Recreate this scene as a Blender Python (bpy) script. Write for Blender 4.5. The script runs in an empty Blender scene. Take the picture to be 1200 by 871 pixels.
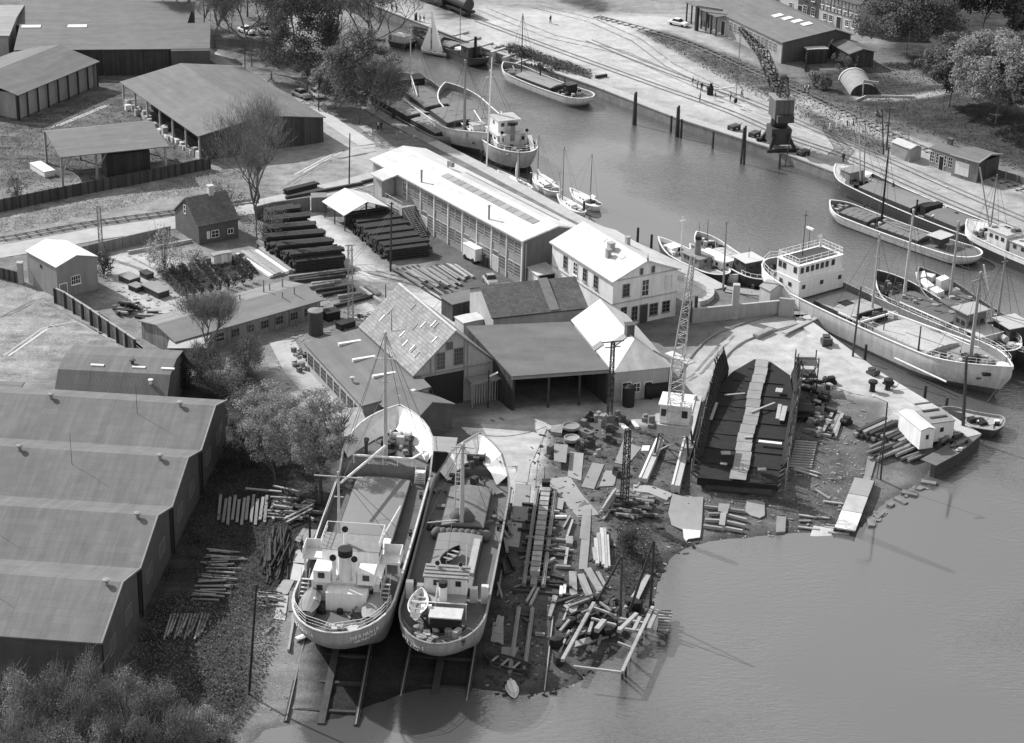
import bpy, math, random
import numpy as np
from mathutils import Vector, Matrix
random.seed(7); np.random.seed(7)
C = bpy.context.scene; COL = C.collection
R = math.radians
# ---------------------------------------------------------------- camera
CAMH, FPX, PITCH, ROLL = 110.0, 2450.0, R(24.3), R(1.5)
IW, IH = 1200.0, 871.0
_U = Vector((0, math.sin(PITCH), math.cos(PITCH))); _R = Vector((1, 0, 0)); _F = Vector((0, math.cos(PITCH), -math.sin(PITCH)))
_c, _s = math.cos(ROLL), math.sin(ROLL)
_R2 = _R*_c + _U*_s; _U2 = _U*_c - _R*_s
cam = bpy.data.cameras.new('camera'); camo = bpy.data.objects.new('camera', cam); COL.objects.link(camo)
camo.matrix_world = Matrix(((_R2.x, _U2.x, -_F.x, 0), (_R2.y, _U2.y, -_F.y, 0), (_R2.z, _U2.z, -_F.z, CAMH), (0, 0, 0, 1)))
cam.sensor_fit = 'HORIZONTAL'; cam.sensor_width = 36; cam.lens = 36*FPX/IW
cam.clip_start = 1; cam.clip_end = 8000
C.camera = camo
# ---------------------------------------------------------------- sky and sun
SUN_EL = R(38); SUN_VEC = Vector((-0.80, 0.60, 0)).normalized()*math.cos(SUN_EL) + Vector((0, 0, math.sin(SUN_EL)))
w = bpy.data.worlds.new('World'); C.world = w; w.use_nodes = True
nt = w.node_tree; bg = nt.nodes['Background']
sky = nt.nodes.new('ShaderNodeTexSky'); sky.sky_type = 'NISHITA'; sky.sun_disc = False
sky.sun_elevation = SUN_EL; sky.sun_rotation = math.atan2(SUN_VEC.x, SUN_VEC.y)
sky.air_density = 3.0; sky.dust_density = 1.0
bw = nt.nodes.new('ShaderNodeRGBToBW')                      # monochrome film
nt.links.new(sky.outputs[0], bw.inputs[0]); nt.links.new(bw.outputs[0], bg.inputs[0])
bg.inputs[1].default_value = 0.13
sl = bpy.data.lights.new('sun', 'SUN'); sl.energy = 4.3; sl.angle = R(0.53); sl.color = (1, 1, 1)
so = bpy.data.objects.new('sun', sl); COL.objects.link(so)
so.rotation_euler = SUN_VEC.to_track_quat('Z', 'Y').to_euler(); so.location = (0, 250, 200)
C.view_settings.view_transform = 'Standard'; C.view_settings.look = 'None'
C.view_settings.exposure = 0.42; C.view_settings.gamma = 1
C.cycles.max_bounces = 6; C.cycles.diffuse_bounces = 2; C.cycles.glossy_bounces = 3
# ---------------------------------------------------------------- picture -> world
WZ = -1.6                                                   # water level (quay tops are 0)
def ray(px, py):
    return _F + _R2*((px-IW/2)/FPX) + _U2*(-(py-IH/2)/FPX)
def at(px, py, z=0.0):
    r = ray(px, py); t = (z-CAMH)/r.z
    return Vector((0, 0, CAMH)) + r*t
def proj(p):
    d = Vector(p) - Vector((0, 0, CAMH)); z = d.dot(_F)
    return IW/2 + FPX*d.dot(_R2)/z, IH/2 - FPX*d.dot(_U2)/z
def upm(p, dy):                                              # metres of height that span dy picture pixels at p
    a = proj(p); b = proj(Vector(p)+Vector((0, 0, 1)))
    return dy/(a[1]-b[1])
# ---------------------------------------------------------------- shoreline of the basin ('q' quay wall, 's' sloping shore)
SH = [(330,0,'q'),(310,22,'q'),(330,52,'q'),(372,82,'q'),(415,112,'q'),(441,128,'q'),(470,145,'q'),(513,166,'q'),(566,193,'q'),(620,222,'q'),
 (679,254,'q'),(719,273,'q'),(801,311,'q'),(852,337,'q'),(900,343,'q'),(948,370,'q'),(952,379,'q'),(1030,437,'q'),(1091,474,'q'),(1149,510,'q'),
 (1122,532,'q'),(1096,546,'s'),(1080,565,'s'),(1062,577,'s'),(1040,588,'s'),(1027,600,'s'),(1012,618,'s'),(985,624,'s'),(940,625,'s'),(885,630,'s'),
 (840,634,'s'),(810,641,'s'),(790,652,'s'),(777,672,'s'),(770,695,'s'),(760,720,'s'),(744,742,'s'),(722,768,'s'),(700,783,'s'),(682,799,'s'),(655,809,'s'),
 (625,815,'s'),(596,815,'s'),(560,808,'s'),(520,806,'s'),(478,812,'s'),(440,826,'s'),(400,842,'s'),(360,850,'s'),(330,852,'s'),(308,858,'s'),(298,872,'s'),(285,900,'s'),
 (270,1000,'s'),(300,1500,'s'),(1500,1500,'s'),(1900,900,'q'),(1900,520,'q'),(1330,350,'q'),(1250,310,'q'),(1130,262,'q'),(1060,232,'q'),(979,203,'q'),(900,173,'q'),
 (793,139,'q'),(695,101,'q'),(567,57,'q'),(441,8,'q'),(400,-8,'q')]
SP = []
for x, y, k in SH:
    p = at(x, y, 0.0 if k == 'q' else WZ); SP.append((p.x, p.y))
SPN = np.array(SP); SQ = np.array([1.0 if SH[i][2] == 'q' and SH[(i+1) % len(SH)][2] == 'q' else 0.0 for i in range(len(SH))])
def sdist(X, Y):                                             # >0 on land; also kind of the nearest shore
    X = np.asarray(X, float); Y = np.asarray(Y, float)
    best = np.full(X.shape, 1e9); kind = np.zeros(X.shape); ins = np.zeros(X.shape, bool)
    n = len(SPN)
    for i in range(n):
        ax, ay = SPN[i]; bx, by = SPN[(i+1) % n]
        dx, dy = bx-ax, by-ay; L2 = dx*dx+dy*dy+1e-9
        t = np.clip(((X-ax)*dx+(Y-ay)*dy)/L2, 0, 1)
        d = np.hypot(X-ax-t*dx, Y-ay-t*dy)
        m = d < best; best = np.where(m, d, best); kind = np.where(m, SQ[i], kind)
        c = ((ay > Y) != (by > Y)) & (X < (bx-ax)*(Y-ay)/((by-ay) if abs(by-ay) > 1e-9 else 1e-9)+ax)
        ins ^= c
    return np.where(ins, -best, best), kind
def sms(t): t = np.clip(t, 0, 1); return t*t*(3-2*t)
# grassy bank rising behind the harbour railway, upper right
BK = [at(940,128), at(1010,168), at(1100,215-20), at(1260,262)]
def bankh(X, Y):
    h = np.zeros(np.shape(X))
    a = at(930,75); b = at(1230,205)
    d = (b-a); d.z = 0; L = d.length; d /= L; nx, ny = -d.y, d.x
    u = (X-a.x)*d.x+(Y-a.y)*d.y; v = (X-a.x)*nx+(Y-a.y)*ny
    h = 3.2*sms((v-2)/22)*sms((u-14)/16)
    return h
def gz_np(X, Y, mg=0.0):
    d, k = sdist(X, Y)
    zs = np.where(d > 0, WZ + (-WZ)*sms(d/13.0)*0.92 + (-WZ)*0.08*np.clip(d/3, 0, 1), WZ + np.maximum(d*0.22, -3.0))
    zq = np.where(d > mg, 0.0, -4.5)
    return np.where(k > 0.5, zq, zs) + bankh(X, Y)
def gz(x, y): return float(gz_np(np.array([x]), np.array([y]))[0])
def G(px, py, dz=0.0):                                       # picture point on the actual ground
    z = 0.0
    for _ in range(5):
        p = at(px, py, z); z = gz(p.x, p.y)
        if z < -2.2: z = -2.2
    p = at(px, py, z); p.z = z+dz
    return p
# ---------------------------------------------------------------- materials (grey film stock: every colour is a grey)
MATS = {}
def _g(v, a=1.0): return (v, v, v, a)
def mat(name, v=0.3, rough=0.85, spread=0.25, scale=1.2, kind='plain', p=None, spec=0.3, metal=0.0):
    if name in MATS: return MATS[name]
    m = bpy.data.materials.new(name); m.use_nodes = True; n = m.node_tree.nodes; l = m.node_tree.links
    b = n['Principled BSDF']; b.inputs['Roughness'].default_value = rough; b.inputs['Specular IOR Level'].default_value = spec
    b.inputs['Metallic'].default_value = metal
    tc = n.new('ShaderNodeTexCoord'); src = tc.outputs['Object']
    def noise(sc, det=5, stretch=None, r=0.6):
        t = n.new('ShaderNodeTexNoise'); t.inputs['Scale'].default_value = sc; t.inputs['Detail'].default_value = det; t.inputs['Roughness'].default_value = r
        if stretch:
            mp = n.new('ShaderNodeMapping'); mp.inputs['Scale'].default_value = stretch; l.new(src, mp.inputs[0]); l.new(mp.outputs[0], t.inputs[0])
        else: l.new(src, t.inputs[0])
        return t.outputs[0]
    def mth(op, a, b_, c=None):
        t = n.new('ShaderNodeMath'); t.operation = op
        for i, q in enumerate((a, b_, c)):
            if q is None: continue
            if isinstance(q, (int, float)): t.inputs[i].default_value = q
            else: l.new(q, t.inputs[i])
        return t.outputs[0]
    def wallxy():
        sp = n.new('ShaderNodeSeparateXYZ'); l.new(src, sp.inputs[0]); cb = n.new('ShaderNodeCombineXYZ'); l.new(mth('ADD', sp.outputs[0], sp.outputs[1]), cb.inputs[0]); l.new(sp.outputs[2], cb.inputs[1]); return cb
    # value = v * product of factors
    f = mth('MULTIPLY_ADD', noise(scale), 2*spread, 1-spread)
    f2 = mth('MULTIPLY_ADD', noise(scale*0.13+0.02, 3), 1.6*spread, 1-0.8*spread)
    f = mth('MULTIPLY', f, f2)
    bump = None
    if kind == 'corr':           # corrugated sheet, ribs along local y, laps across
        wv = n.new('ShaderNodeTexWave'); wv.inputs['Scale'].default_value = (p or 1.2); wv.bands_direction = 'X'; l.new(src, wv.inputs[0]); bump = wv.outputs[1]
        st = noise(1.0, 5, (1.3, 0.10, 0.10), .7); f = mth('MULTIPLY', f, mth('MULTIPLY_ADD', st, 0.9, 0.55))
        br = n.new('ShaderNodeTexBrick'); br.inputs['Scale'].default_value = 0.25; br.inputs['Mortar Size'].default_value = 0.012; br.offset = 0
        br.inputs[1].default_value = _g(1); br.inputs[2].default_value = _g(0.9); br.inputs[3].default_value = _g(0.86)
        l.new(src, br.inputs[0]); f = mth('MULTIPLY', f, br.outputs[0])
    elif kind in ('felt',):      # felt roof sheets in strips
        mp = n.new('ShaderNodeMapping'); mp.inputs['Scale'].default_value = (1, 1, 0.01); l.new(src, mp.inputs[0])
        br = n.new('ShaderNodeTexBrick'); br.inputs['Scale'].default_value = 0.5; br.inputs['Mortar Size'].default_value = 0.008; br.inputs['Brick Width'].default_value = 4.0; br.inputs['Row Height'].default_value = 0.5
        br.inputs[1].default_value = _g(1); br.inputs[2].default_value = _g(0.88); br.inputs[3].default_value = _g(0.78)
        l.new(mp.outputs[0], br.inputs[0]); f = mth('MULTIPLY', f, br.outputs[0])
        st = noise(0.5, 4, (0.25, 1.6, 1.6)); f = mth('MULTIPLY', f, mth('MULTIPLY_ADD', st, 0.5, 0.75))
    elif kind == 'tile':
        br = n.new('ShaderNodeTexBrick'); br.inputs['Scale'].default_value = (p or 1.6); br.inputs['Mortar Size'].default_value = 0.03; br.inputs['Brick Width'].default_value = 0.6; br.inputs['Row Height'].default_value = 0.42
        br.inputs[1].default_value = _g(1.12); br.inputs[2].default_value = _g(0.78); br.inputs[3].default_value = _g(0.55)
        l.new(src, br.inputs[0]); f = mth('MULTIPLY', f, br.outputs[0])
        pt = noise(0.35, 3); f = mth('MULTIPLY', f, mth('MULTIPLY_ADD', pt, 0.8, 0.6)); bump = br.outputs[0]
    elif kind == 'brick':
        mp = wallxy()
        br = n.new('ShaderNodeTexBrick'); br.inputs['Scale'].default_value = (p or 3.0); br.inputs['Mortar Size'].default_value = 0.02
        br.inputs[1].default_value = _g(1.1); br.inputs[2].default_value = _g(0.82); br.inputs[3].default_value = _g(1.15)
        l.new(mp.outputs[0], br.inputs[0]); f = mth('MULTIPLY', f, br.outputs[0])
        st = noise(1.0, 4, (1.4, 1.4, 0.2)); f = mth('MULTIPLY', f, mth('MULTIPLY_ADD', st, 0.45, 0.77))
    elif kind == 'plank':        # boards of width p along local x (or vertical boards)
        sx = noise(1.0, 4, (0.4, 6, 6)); f = mth('MULTIPLY', f, mth('MULTIPLY_ADD', sx, 0.7, 0.65))
    elif kind == 'board':        # vertical board cladding
        mp = n.new('ShaderNodeMapping'); mp.inputs['Scale'].default_value = (1, 1, 0.0); l.new(src, mp.inputs[0])
        vr = n.new('ShaderNodeTexVoronoi'); vr.inputs['Scale'].default_value = (p or 3.2); l.new(mp.outputs[0], vr.inputs[0])
        s1 = n.new('ShaderNodeSeparateColor'); l.new(vr.outputs['Color'], s1.inputs[0])
        f = mth('MULTIPLY', f, mth('MULTIPLY_ADD', s1.outputs[0], 0.55, 0.7))
        st = noise(1.0, 4, (3, 3, 0.25)); f = mth('MULTIPLY', f, mth('MULTIPLY_ADD', st, 0.6, 0.7))
    elif kind == 'paint':        # weathered paint: runs down the face
        st = noise(1.0, 5, (2.2, 2.2, 0.25)); f = mth('MULTIPLY', f, mth('MULTIPLY_ADD', st, 0.6, 0.7))
    elif kind == 'steelhull':
        st = noise(1.0, 6, (1.6, 1.6, 0.16), .7); f = mth('MULTIPLY', f, mth('MULTIPLY_ADD', st, 1.1, 0.45))
        br = n.new('ShaderNodeTexBrick'); br.inputs['Scale'].default_value = 0.35; br.inputs['Mortar Size'].default_value = 0.006
        br.inputs[1].default_value = _g(1.0); br.inputs[2].default_value = _g(0.93); br.inputs[3].default_value = _g(0.8)
        mp = wallxy(); l.new(mp.outputs[0], br.inputs[0]); f = mth('MULTIPLY', f, br.outputs[0])
    elif kind == 'leaf':
        gi = n.new('ShaderNodeNewGeometry'); f = mth('MULTIPLY', f, mth('MULTIPLY_ADD', gi.outputs['Random Per Island'], 0.9, 0.5))
        tl = n.new('ShaderNodeBsdfTranslucent'); mx = n.new('ShaderNodeMixShader'); mx.inputs[0].default_value = .42; l.new(b.outputs[0], mx.inputs[1]); l.new(tl.outputs[0], mx.inputs[2]); l.new(mx.outputs[0], n['Material Output'].inputs[0]); leafc = tl.inputs[0]
    if kind in ('plain', 'plank', 'paint'):
        oi = n.new('ShaderNodeObjectInfo'); f = mth('MULTIPLY', f, mth('MULTIPLY_ADD', oi.outputs['Random'], 0.3, 0.85))
    val = mth('MULTIPLY', f, v); val = mth('MINIMUM', val, 0.86)
    l.new(val, b.inputs['Base Color'])
    if kind == 'leaf': l.new(val, leafc)
    if bump is None and spread > 0: bump = noise(scale*6, 3)
    if bump is not None:
        bp = n.new('ShaderNodeBump'); bp.inputs['Strength'].default_value = 0.35 if kind != 'corr' else 0.22; bp.inputs['Distance'].default_value = 0.03 if kind != 'corr' else 0.05
        l.new(bump, bp.inputs['Height']); l.new(bp.outputs[0], b.inputs['Normal'])
    MATS[name] = m
    return m
def glassm():
    if 'glass' in MATS: return MATS['glass']
    m = mat('dark_window_glass', 0.035, 0.12, 0.3, 0.8, spec=0.6); MATS['glass'] = m; return m
WHITE = mat('white_paint', 0.72, 0.55, 0.1, 1.5, 'paint'); WOOD = mat('grey_timber', 0.24, 0.9, 0.35, 1.5, 'plank')
LWOOD = mat('pale_timber', 0.32, 0.9, 0.25, 1.5, 'plank'); DWOOD = mat('tarred_timber', 0.05, 0.85, 0.4, 1.5, 'plank')
STEEL = mat('dark_steel', 0.055, 0.6, 0.3, 2.0, 'paint'); MSTEEL = mat('grey_steel', 0.22, 0.6, 0.25, 2.0, 'paint'); LSTEEL = mat('light_grey_steel', 0.46, 0.6, 0.2, 2.0, 'paint')
GLASS = glassm(); ROPE = mat('wire_rope', 0.10, 0.8, 0.1); CONC = mat('concrete', 0.42, 0.95, 0.3, 0.8); DCONC = mat('stained_concrete', 0.2, 0.95, 0.5, 0.8, 'paint')
CANVAS = mat('hatch_canvas', 0.2, 0.9, 0.3, 0.7); RUST = mat('rusty_plate', 0.16, 0.9, 0.45, 1.3); PLATE = mat('bare_plate', 0.27, 0.75, 0.25, 0.8)
BLACK = mat('black_iron', 0.02, 0.7, 0.3); SKIN = mat('skin', 0.4, 0.7, 0.05); CLOTHD = mat('dark_cloth', 0.05, 0.9, 0.2); CLOTHL = mat('light_cloth', 0.6, 0.9, 0.15)
# ---------------------------------------------------------------- meshes
class MB:
    def __init__(s): s.v = []; s.f = []; s.m = []; s.mi = 0
    def quad(s, *pts):
        i = len(s.v); s.v += [tuple(p) for p in pts]; s.f.append(tuple(range(i, i+len(pts)))); s.m.append(s.mi); return s
    def hexa(s, p):               # 8 points: bottom 4, top 4
        i = len(s.v); s.v += [tuple(q) for q in p]
        for f in ((3,2,1,0),(4,5,6,7),(0,1,5,4),(1,2,6,5),(2,3,7,6),(3,0,4,7)): s.f.append(tuple(i+k for k in f)); s.m.append(s.mi)
        return s
    def box(s, x0, x1, y0, y1, z0, z1): return s.hexa([(x0,y0,z0),(x1,y0,z0),(x1,y1,z0),(x0,y1,z0),(x0,y0,z1),(x1,y0,z1),(x1,y1,z1),(x0,y1,z1)])
    def cbox(s, c, sx, sy, sz, rz=0.0):   # centre-bottom box turned about z
        ca, sa = math.cos(rz), math.sin(rz); P = []
        for z in (0, sz):
            for a, b in ((-1,-1),(1,-1),(1,1),(-1,1)):
                x, y = a*sx/2, b*sy/2; P.append((c[0]+x*ca-y*sa, c[1]+x*sa+y*ca, c[2]+z))
        return s.hexa(P)
    def beam(s, a, b, w=0.1, h=None, up=(0, 0, 1)):
        h = h or w; a, b = Vector(a), Vector(b); d = (b-a)
        if d.length < 1e-6: return s
        d.normalize(); u = Vector(up); 
        if abs(d.dot(u)) > 0.98: u = Vector((1, 0, 0))
        sd = d.cross(u).normalized()*(w/2); u2 = sd.cross(d).normalized()*(h/2)
        return s.hexa([a-sd-u2, b-sd-u2, b+sd-u2, a+sd-u2, a-sd+u2, b-sd+u2, b+sd+u2, a+sd+u2])
    def tube(s, a, b, r0, r1=None, n=6, cap=True):
        r1 = r0 if r1 is None else r1; a, b = Vector(a), Vector(b); d = (b-a)
        if d.length < 1e-6: return s
        d.normalize(); u = Vector((0, 0, 1)) if abs(d.z) < 0.95 else Vector((1, 0, 0))
        x = d.cross(u).normalized(); y = d.cross(x); i = len(s.v)
        for c, r in ((a, r0), (b, r1)):
            for k in range(n):
                t = 2*math.pi*k/n; s.v.append(tuple(c + x*(r*math.cos(t)) + y*(r*math.sin(t))))
        for k in range(n): s.f.append((i+k, i+(k+1) % n, i+n+(k+1) % n, i+n+k)); s.m.append(s.mi)
        if cap: s.f.append(tuple(i+n-1-k for k in range(n))); s.m.append(s.mi); s.f.append(tuple(i+n+k for k in range(n))); s.m.append(s.mi)
        return s
    def path(s, pts, r, n=5):
        for a, b in zip(pts, pts[1:]): s.tube(a, b, r, r, n)
        return s
    def lathe(s, c, prof, n=12):
        i = len(s.v)
        for r, z in prof:
            for k in range(n):
                t = 2*math.pi*k/n; s.v.append((c[0]+r*math.cos(t), c[1]+r*math.sin(t), c[2]+z))
        for j in range(len(prof)-1):
            for k in range(n): s.f.append((i+j*n+k, i+j*n+(k+1) % n, i+(j+1)*n+(k+1) % n, i+(j+1)*n+k)); s.m.append(s.mi)
        s.f.append(tuple(i+n-1-k for k in range(n))); s.m.append(s.mi); q = i+(len(prof)-1)*n
        s.f.append(tuple(q+k for k in range(n))); s.m.append(s.mi); return s
    def grid(s, rows, flip=False):   # rows of points -> quad sheet
        i = len(s.v); nc = len(rows[0])
        for r in rows: s.v += [tuple(p) for p in r]
        for a in range(len(rows)-1):
            for b in range(nc-1):
                q = (i+a*nc+b, i+a*nc+b+1, i+(a+1)*nc+b+1, i+(a+1)*nc+b)
                s.f.append(q[::-1] if flip else q); s.m.append(s.mi)
        return s
    def prism(s, poly, z0, z1):
        i = len(s.v); n = len(poly)
        z0s = z0 if hasattr(z0, '__len__') else [z0]*n; z1s = z1 if hasattr(z1, '__len__') else [z1]*n
        for k, p in enumerate(poly): s.v.append((p[0], p[1], z0s[k]))
        for k, p in enumerate(poly): s.v.append((p[0], p[1], z1s[k]))
        s.f.append(tuple(i+n-1-k for k in range(n))); s.f.append(tuple(i+n+k for k in range(n)))
        for k in range(n): s.f.append((i+k, i+(k+1) % n, i+n+(k+1) % n, i+n+k))
        s.m += [s.mi]*(n+2); return s
    def blob(s, c, rx, ry, rz, n=8, m=5, jit=0.0):
        rows = []
        for a in range(m+1):
            ph = math.pi*a/m; r = []
            for b in range(n+1):
                t = 2*math.pi*(b % n)/n; j = 1+jit*math.sin(7*t+3*ph+c[0])
                r.append((c[0]+rx*j*math.sin(ph)*math.cos(t), c[1]+ry*j*math.sin(ph)*math.sin(t), c[2]+rz*math.cos(ph)))
            rows.append(r)
        return s.grid(rows, True)
    def build(s, name, material, parent=None, loc=None, rz=None, smooth=False):
        me = bpy.data.meshes.new(name); me.from_pydata(s.v, [], s.f); ms = material if isinstance(material, (list, tuple)) else [material]
        for m in ms: me.materials.append(m)
        if len(ms) > 1: me.polygons.foreach_set('material_index', s.m)
        if smooth: me.polygons.foreach_set('use_smooth', [True]*len(me.polygons))
        me.update(); o = bpy.data.objects.new(name, me); COL.objects.link(o)
        if parent is not None: o.parent = parent
        if loc is not None: o.location = loc
        if rz is not None: o.rotation_euler.z = rz
        return o
def tag(o, label=None, cat=None, group=None, kind=None):
    if label: o['label'] = label
    if cat: o['category'] = cat; o['kind'] = kind or 'thing'
    if group: o['group'] = group
    if kind: o['kind'] = kind
    return o
def empty(name, loc, rz=0, label=None, cat=None, group=None):
    o = bpy.data.objects.new(name, None); COL.objects.link(o); o.empty_display_size = 0.5
    o.location = loc; o.rotation_euler = (0, 0, rz); return tag(o, label, cat, group)
def copy_tree(o, parent=None):
    c = o.copy(); COL.objects.link(c); c.parent = parent
    for ch in o.children: copy_tree(ch, c)
    return c
def frame(a, b):                  # angle of the ground direction a->b
    return math.atan2(b.y-a.y, b.x-a.x)
def loc2(root, p):                # world -> local of an upright root
    c, s = math.cos(-root.rotation_euler.z), math.sin(-root.rotation_euler.z)
    d = Vector(p)-root.location; return Vector((d.x*c-d.y*s, d.x*s+d.y*c, d.z))
# ================================================================ land, water, tracks
def axis(lo, hi, st, far):
    a = list(np.arange(lo, hi+st, st)); out = []; d = st
    x = lo
    while x > -far: d *= 1.5; x -= d; out.append(x)
    out = out[::-1]; b = []; d = st; x = a[-1]
    while x < far: d *= 1.5; x += d; b.append(x)
    return np.array(out+a+b)
gx = axis(-125, 125, 0.8, 4000); gy = axis(140, 460, 0.8, 4000)
XX, YY = np.meshgrid(gx, gy)
_rs = np.random.RandomState(3)
ZZ = gz_np(XX, YY, 0.95)
near = (np.abs(XX) < 125) & (YY > 140) & (YY < 460)
dd, kk = sdist(XX, YY)
ZZ += np.where(near & (dd > 1.6), _rs.uniform(-0.04, 0.05, XX.shape), 0)
ZZ = np.where(~near & (dd < 0), np.minimum(ZZ, -2.5), ZZ)
vn = len(gx); me = bpy.data.meshes.new('ground')
V = np.stack([XX.ravel(), YY.ravel(), ZZ.ravel()], 1)
ii = np.arange(len(gy)*vn).reshape(len(gy), vn)
Fq = np.stack([ii[:-1, :-1].ravel(), ii[:-1, 1:].ravel(), ii[1:, 1:].ravel(), ii[1:, :-1].ravel()], 1)
me.vertices.add(len(V)); me.vertices.foreach_set('co', V.ravel())
me.loops.add(Fq.size); me.loops.foreach_set('vertex_index', Fq.ravel())
me.polygons.add(len(Fq)); me.polygons.foreach_set('loop_start', np.arange(0, Fq.size, 4)); me.polygons.foreach_set('loop_total', np.full(len(Fq), 4))
me.polygons.foreach_set('use_smooth', np.ones(len(Fq), bool)); me.update(); me.validate()
# ground cover zones: (base grey, softness m, polygon in picture points)
def pin(poly, soft):
    P = np.array([[at(x, y).x, at(x, y).y] for x, y in poly]); ins = np.zeros(XX.shape, bool); best = np.full(XX.shape, 1e9)
    for i in range(len(P)):
        ax, ay = P[i]; bx, by = P[(i+1) % len(P)]; dx, dy = bx-ax, by-ay
        t = np.clip(((XX-ax)*dx+(YY-ay)*dy)/(dx*dx+dy*dy+1e-9), 0, 1); best = np.minimum(best, np.hypot(XX-ax-t*dx, YY-ay-t*dy))
        ins ^= ((ay > YY) != (by > YY)) & (XX < (bx-ax)*(YY-ay)/((by-ay) if abs(by-ay) > 1e-9 else 1e-9)+ax)
    sd = np.where(ins, best, -best)
    return sms((sd+soft)/(2*soft))
tone = np.full(XX.shape, 0.16); grass = np.full(XX.shape, 0.3)
ZON = [ # tone, grass, soft, polygon
 (0.24,0.3,3,[(-300,-60),(1500,-60),(1500,60),(1100,60),(900,40),(700,30),(400,-20)]),
 (0.12,0.9,2,[(-200,60),(60,30),(160,40),(260,110),(260,190),(160,220),(0,240),(-200,240)]),
 (0.22,0.6,2,[(-100,235),(0,222),(120,205),(250,190),(300,215),(200,245),(0,290),(-100,300)]),
 (0.20,0.5,2,[(200,200),(300,150),(390,140),(470,165),(430,215),(330,230),(220,240)]),
 (0.26,0.3,2,[(310,190),(360,150),(420,170),(440,200),(380,225),(330,222)]),
 (0.34,0.1,1.5,[(250,60),(300,90),(372,120),(400,150),(470,185),(430,205),(370,160),(330,125),(270,85),(235,60)]),
 (0.12,1.0,2,[(250,40),(330,60),(420,105),(410,125),(360,112),(300,85)]),
 (0.25,0.6,3,[(-60,330),(60,335),(110,370),(170,410),(160,420),(60,420),(40,455),(-60,455)]),
 (0.20,0.35,2,[(110,300),(260,260),(420,210),(560,260),(620,330),(560,380),(420,400),(300,440),(180,420),(110,350)]),
 (0.40,0.05,1.5,[(125,300),(160,290),(215,310),(180,330),(250,360),(180,372),(140,350)]),
 (0.46,0.02,1.2,[(345,248),(370,245),(440,310),(500,335),(560,372),(500,400),(440,400),(420,330)]),
 (0.10,0.2,1.5,[(480,250),(620,330),(650,350),(560,360),(480,290)]),
 (0.38,0.05,2,[(600,480),(800,465),(800,420),(880,370),(935,372),(930,400),(960,400),(1040,450),(1010,470),(900,440),(840,430),(812,520),(770,540),(690,470),(600,490)]),
 (0.48,0.02,2,[(560,490),(690,475),(660,520),(620,560),(640,600),(690,690),(660,700),(620,620),(590,580),(585,520)]),
 (0.10,0.7,1.5,[(640,500),(690,492),(780,500),(820,500),(815,640),(770,690),(740,660),(700,600),(640,560)]),
 (0.08,0.6,1.5,[(560,600),(640,600),(760,640),(760,720),(700,790),(560,800)]),
 (0.11,0.6,1.5,[(820,570),(1000,480),(1030,500),(1030,560),(1000,600),(850,640)]),
 (0.42,0.05,1.5,[(940,385),(1040,450),(1149,508),(1110,530),(1040,500),(1040,470),(990,460),(930,440),(915,415)]),
 (0.10,0.3,1.5,[(1085,500),(1149,508),(1110,532),(1070,545),(1040,520),(1050,500)]),
 (0.13,0.2,1.5,[(990,462),(1035,475),(1030,530),(1000,540),(985,500)]),
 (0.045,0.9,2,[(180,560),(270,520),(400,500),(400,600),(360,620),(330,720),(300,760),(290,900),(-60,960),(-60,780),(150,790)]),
 (0.03,0.5,2,[(355,590),(590,600),(575,740),(560,840),(440,860),(375,860),(365,790),(350,770)]),  # slip mud, its grey darkened to paint in shade under the two coasters
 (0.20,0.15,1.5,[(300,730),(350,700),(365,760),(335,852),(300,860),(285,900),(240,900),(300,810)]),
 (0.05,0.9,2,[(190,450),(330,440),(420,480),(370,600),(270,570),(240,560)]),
 (0.34,0.15,2,[(330,420),(380,440),(470,520),(430,530),(360,480),(310,450)]),
 (0.33,0.15,2,[(430,-20),(560,5),(820,30),(1000,150),(1200,235),(1320,275),(1320,340),(1100,258),(900,180),(700,108),(560,60),(430,10)]),
 (0.42,0.05,3,[(560,10),(800,20),(760,60),(840,100),(900,130),(850,140),(700,90),(560,50)]),
 (0.10,0.9,1.5,[(745,36),(780,36),(1010,120),(1080,160),(1060,170),(940,125),(860,95)]),
 (0.13,0.8,2,[(500,-5),(545,0),(560,22),(520,22)]),
 (0.09,1.0,2,[(560,70),(600,50),(690,82),(690,92),(640,92)]),
 (0.12,0.9,1.5,[(935,125),(1000,120),(1060,170),(1030,185),(960,155)]),
 (0.34,0.1,1.2,[(935,110),(1080,165),(1240,230),(1240,245),(1080,185),(930,122)]),
 (0.05,1.0,2,[(945,85),(1010,80),(1100,110),(1240,160),(1240,215),(1100,160),(1010,125),(950,105)]),
 (0.30,0.1,1.0,[(1000,113),(1110,114),(1110,118),(1002,118)]),
 (0.05,1.0,3,[(1040,-30),(1300,-30),(1300,110),(1110,100),(1040,60)]),
 (0.07,1.0,2,[(640,-30),(700,-10),(715,10),(700,16),(650,0)]),
]
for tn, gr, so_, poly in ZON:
    k = pin(poly, so_); tone = tone*(1-k)+tn*k; grass = grass*(1-k)+gr*k
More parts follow.
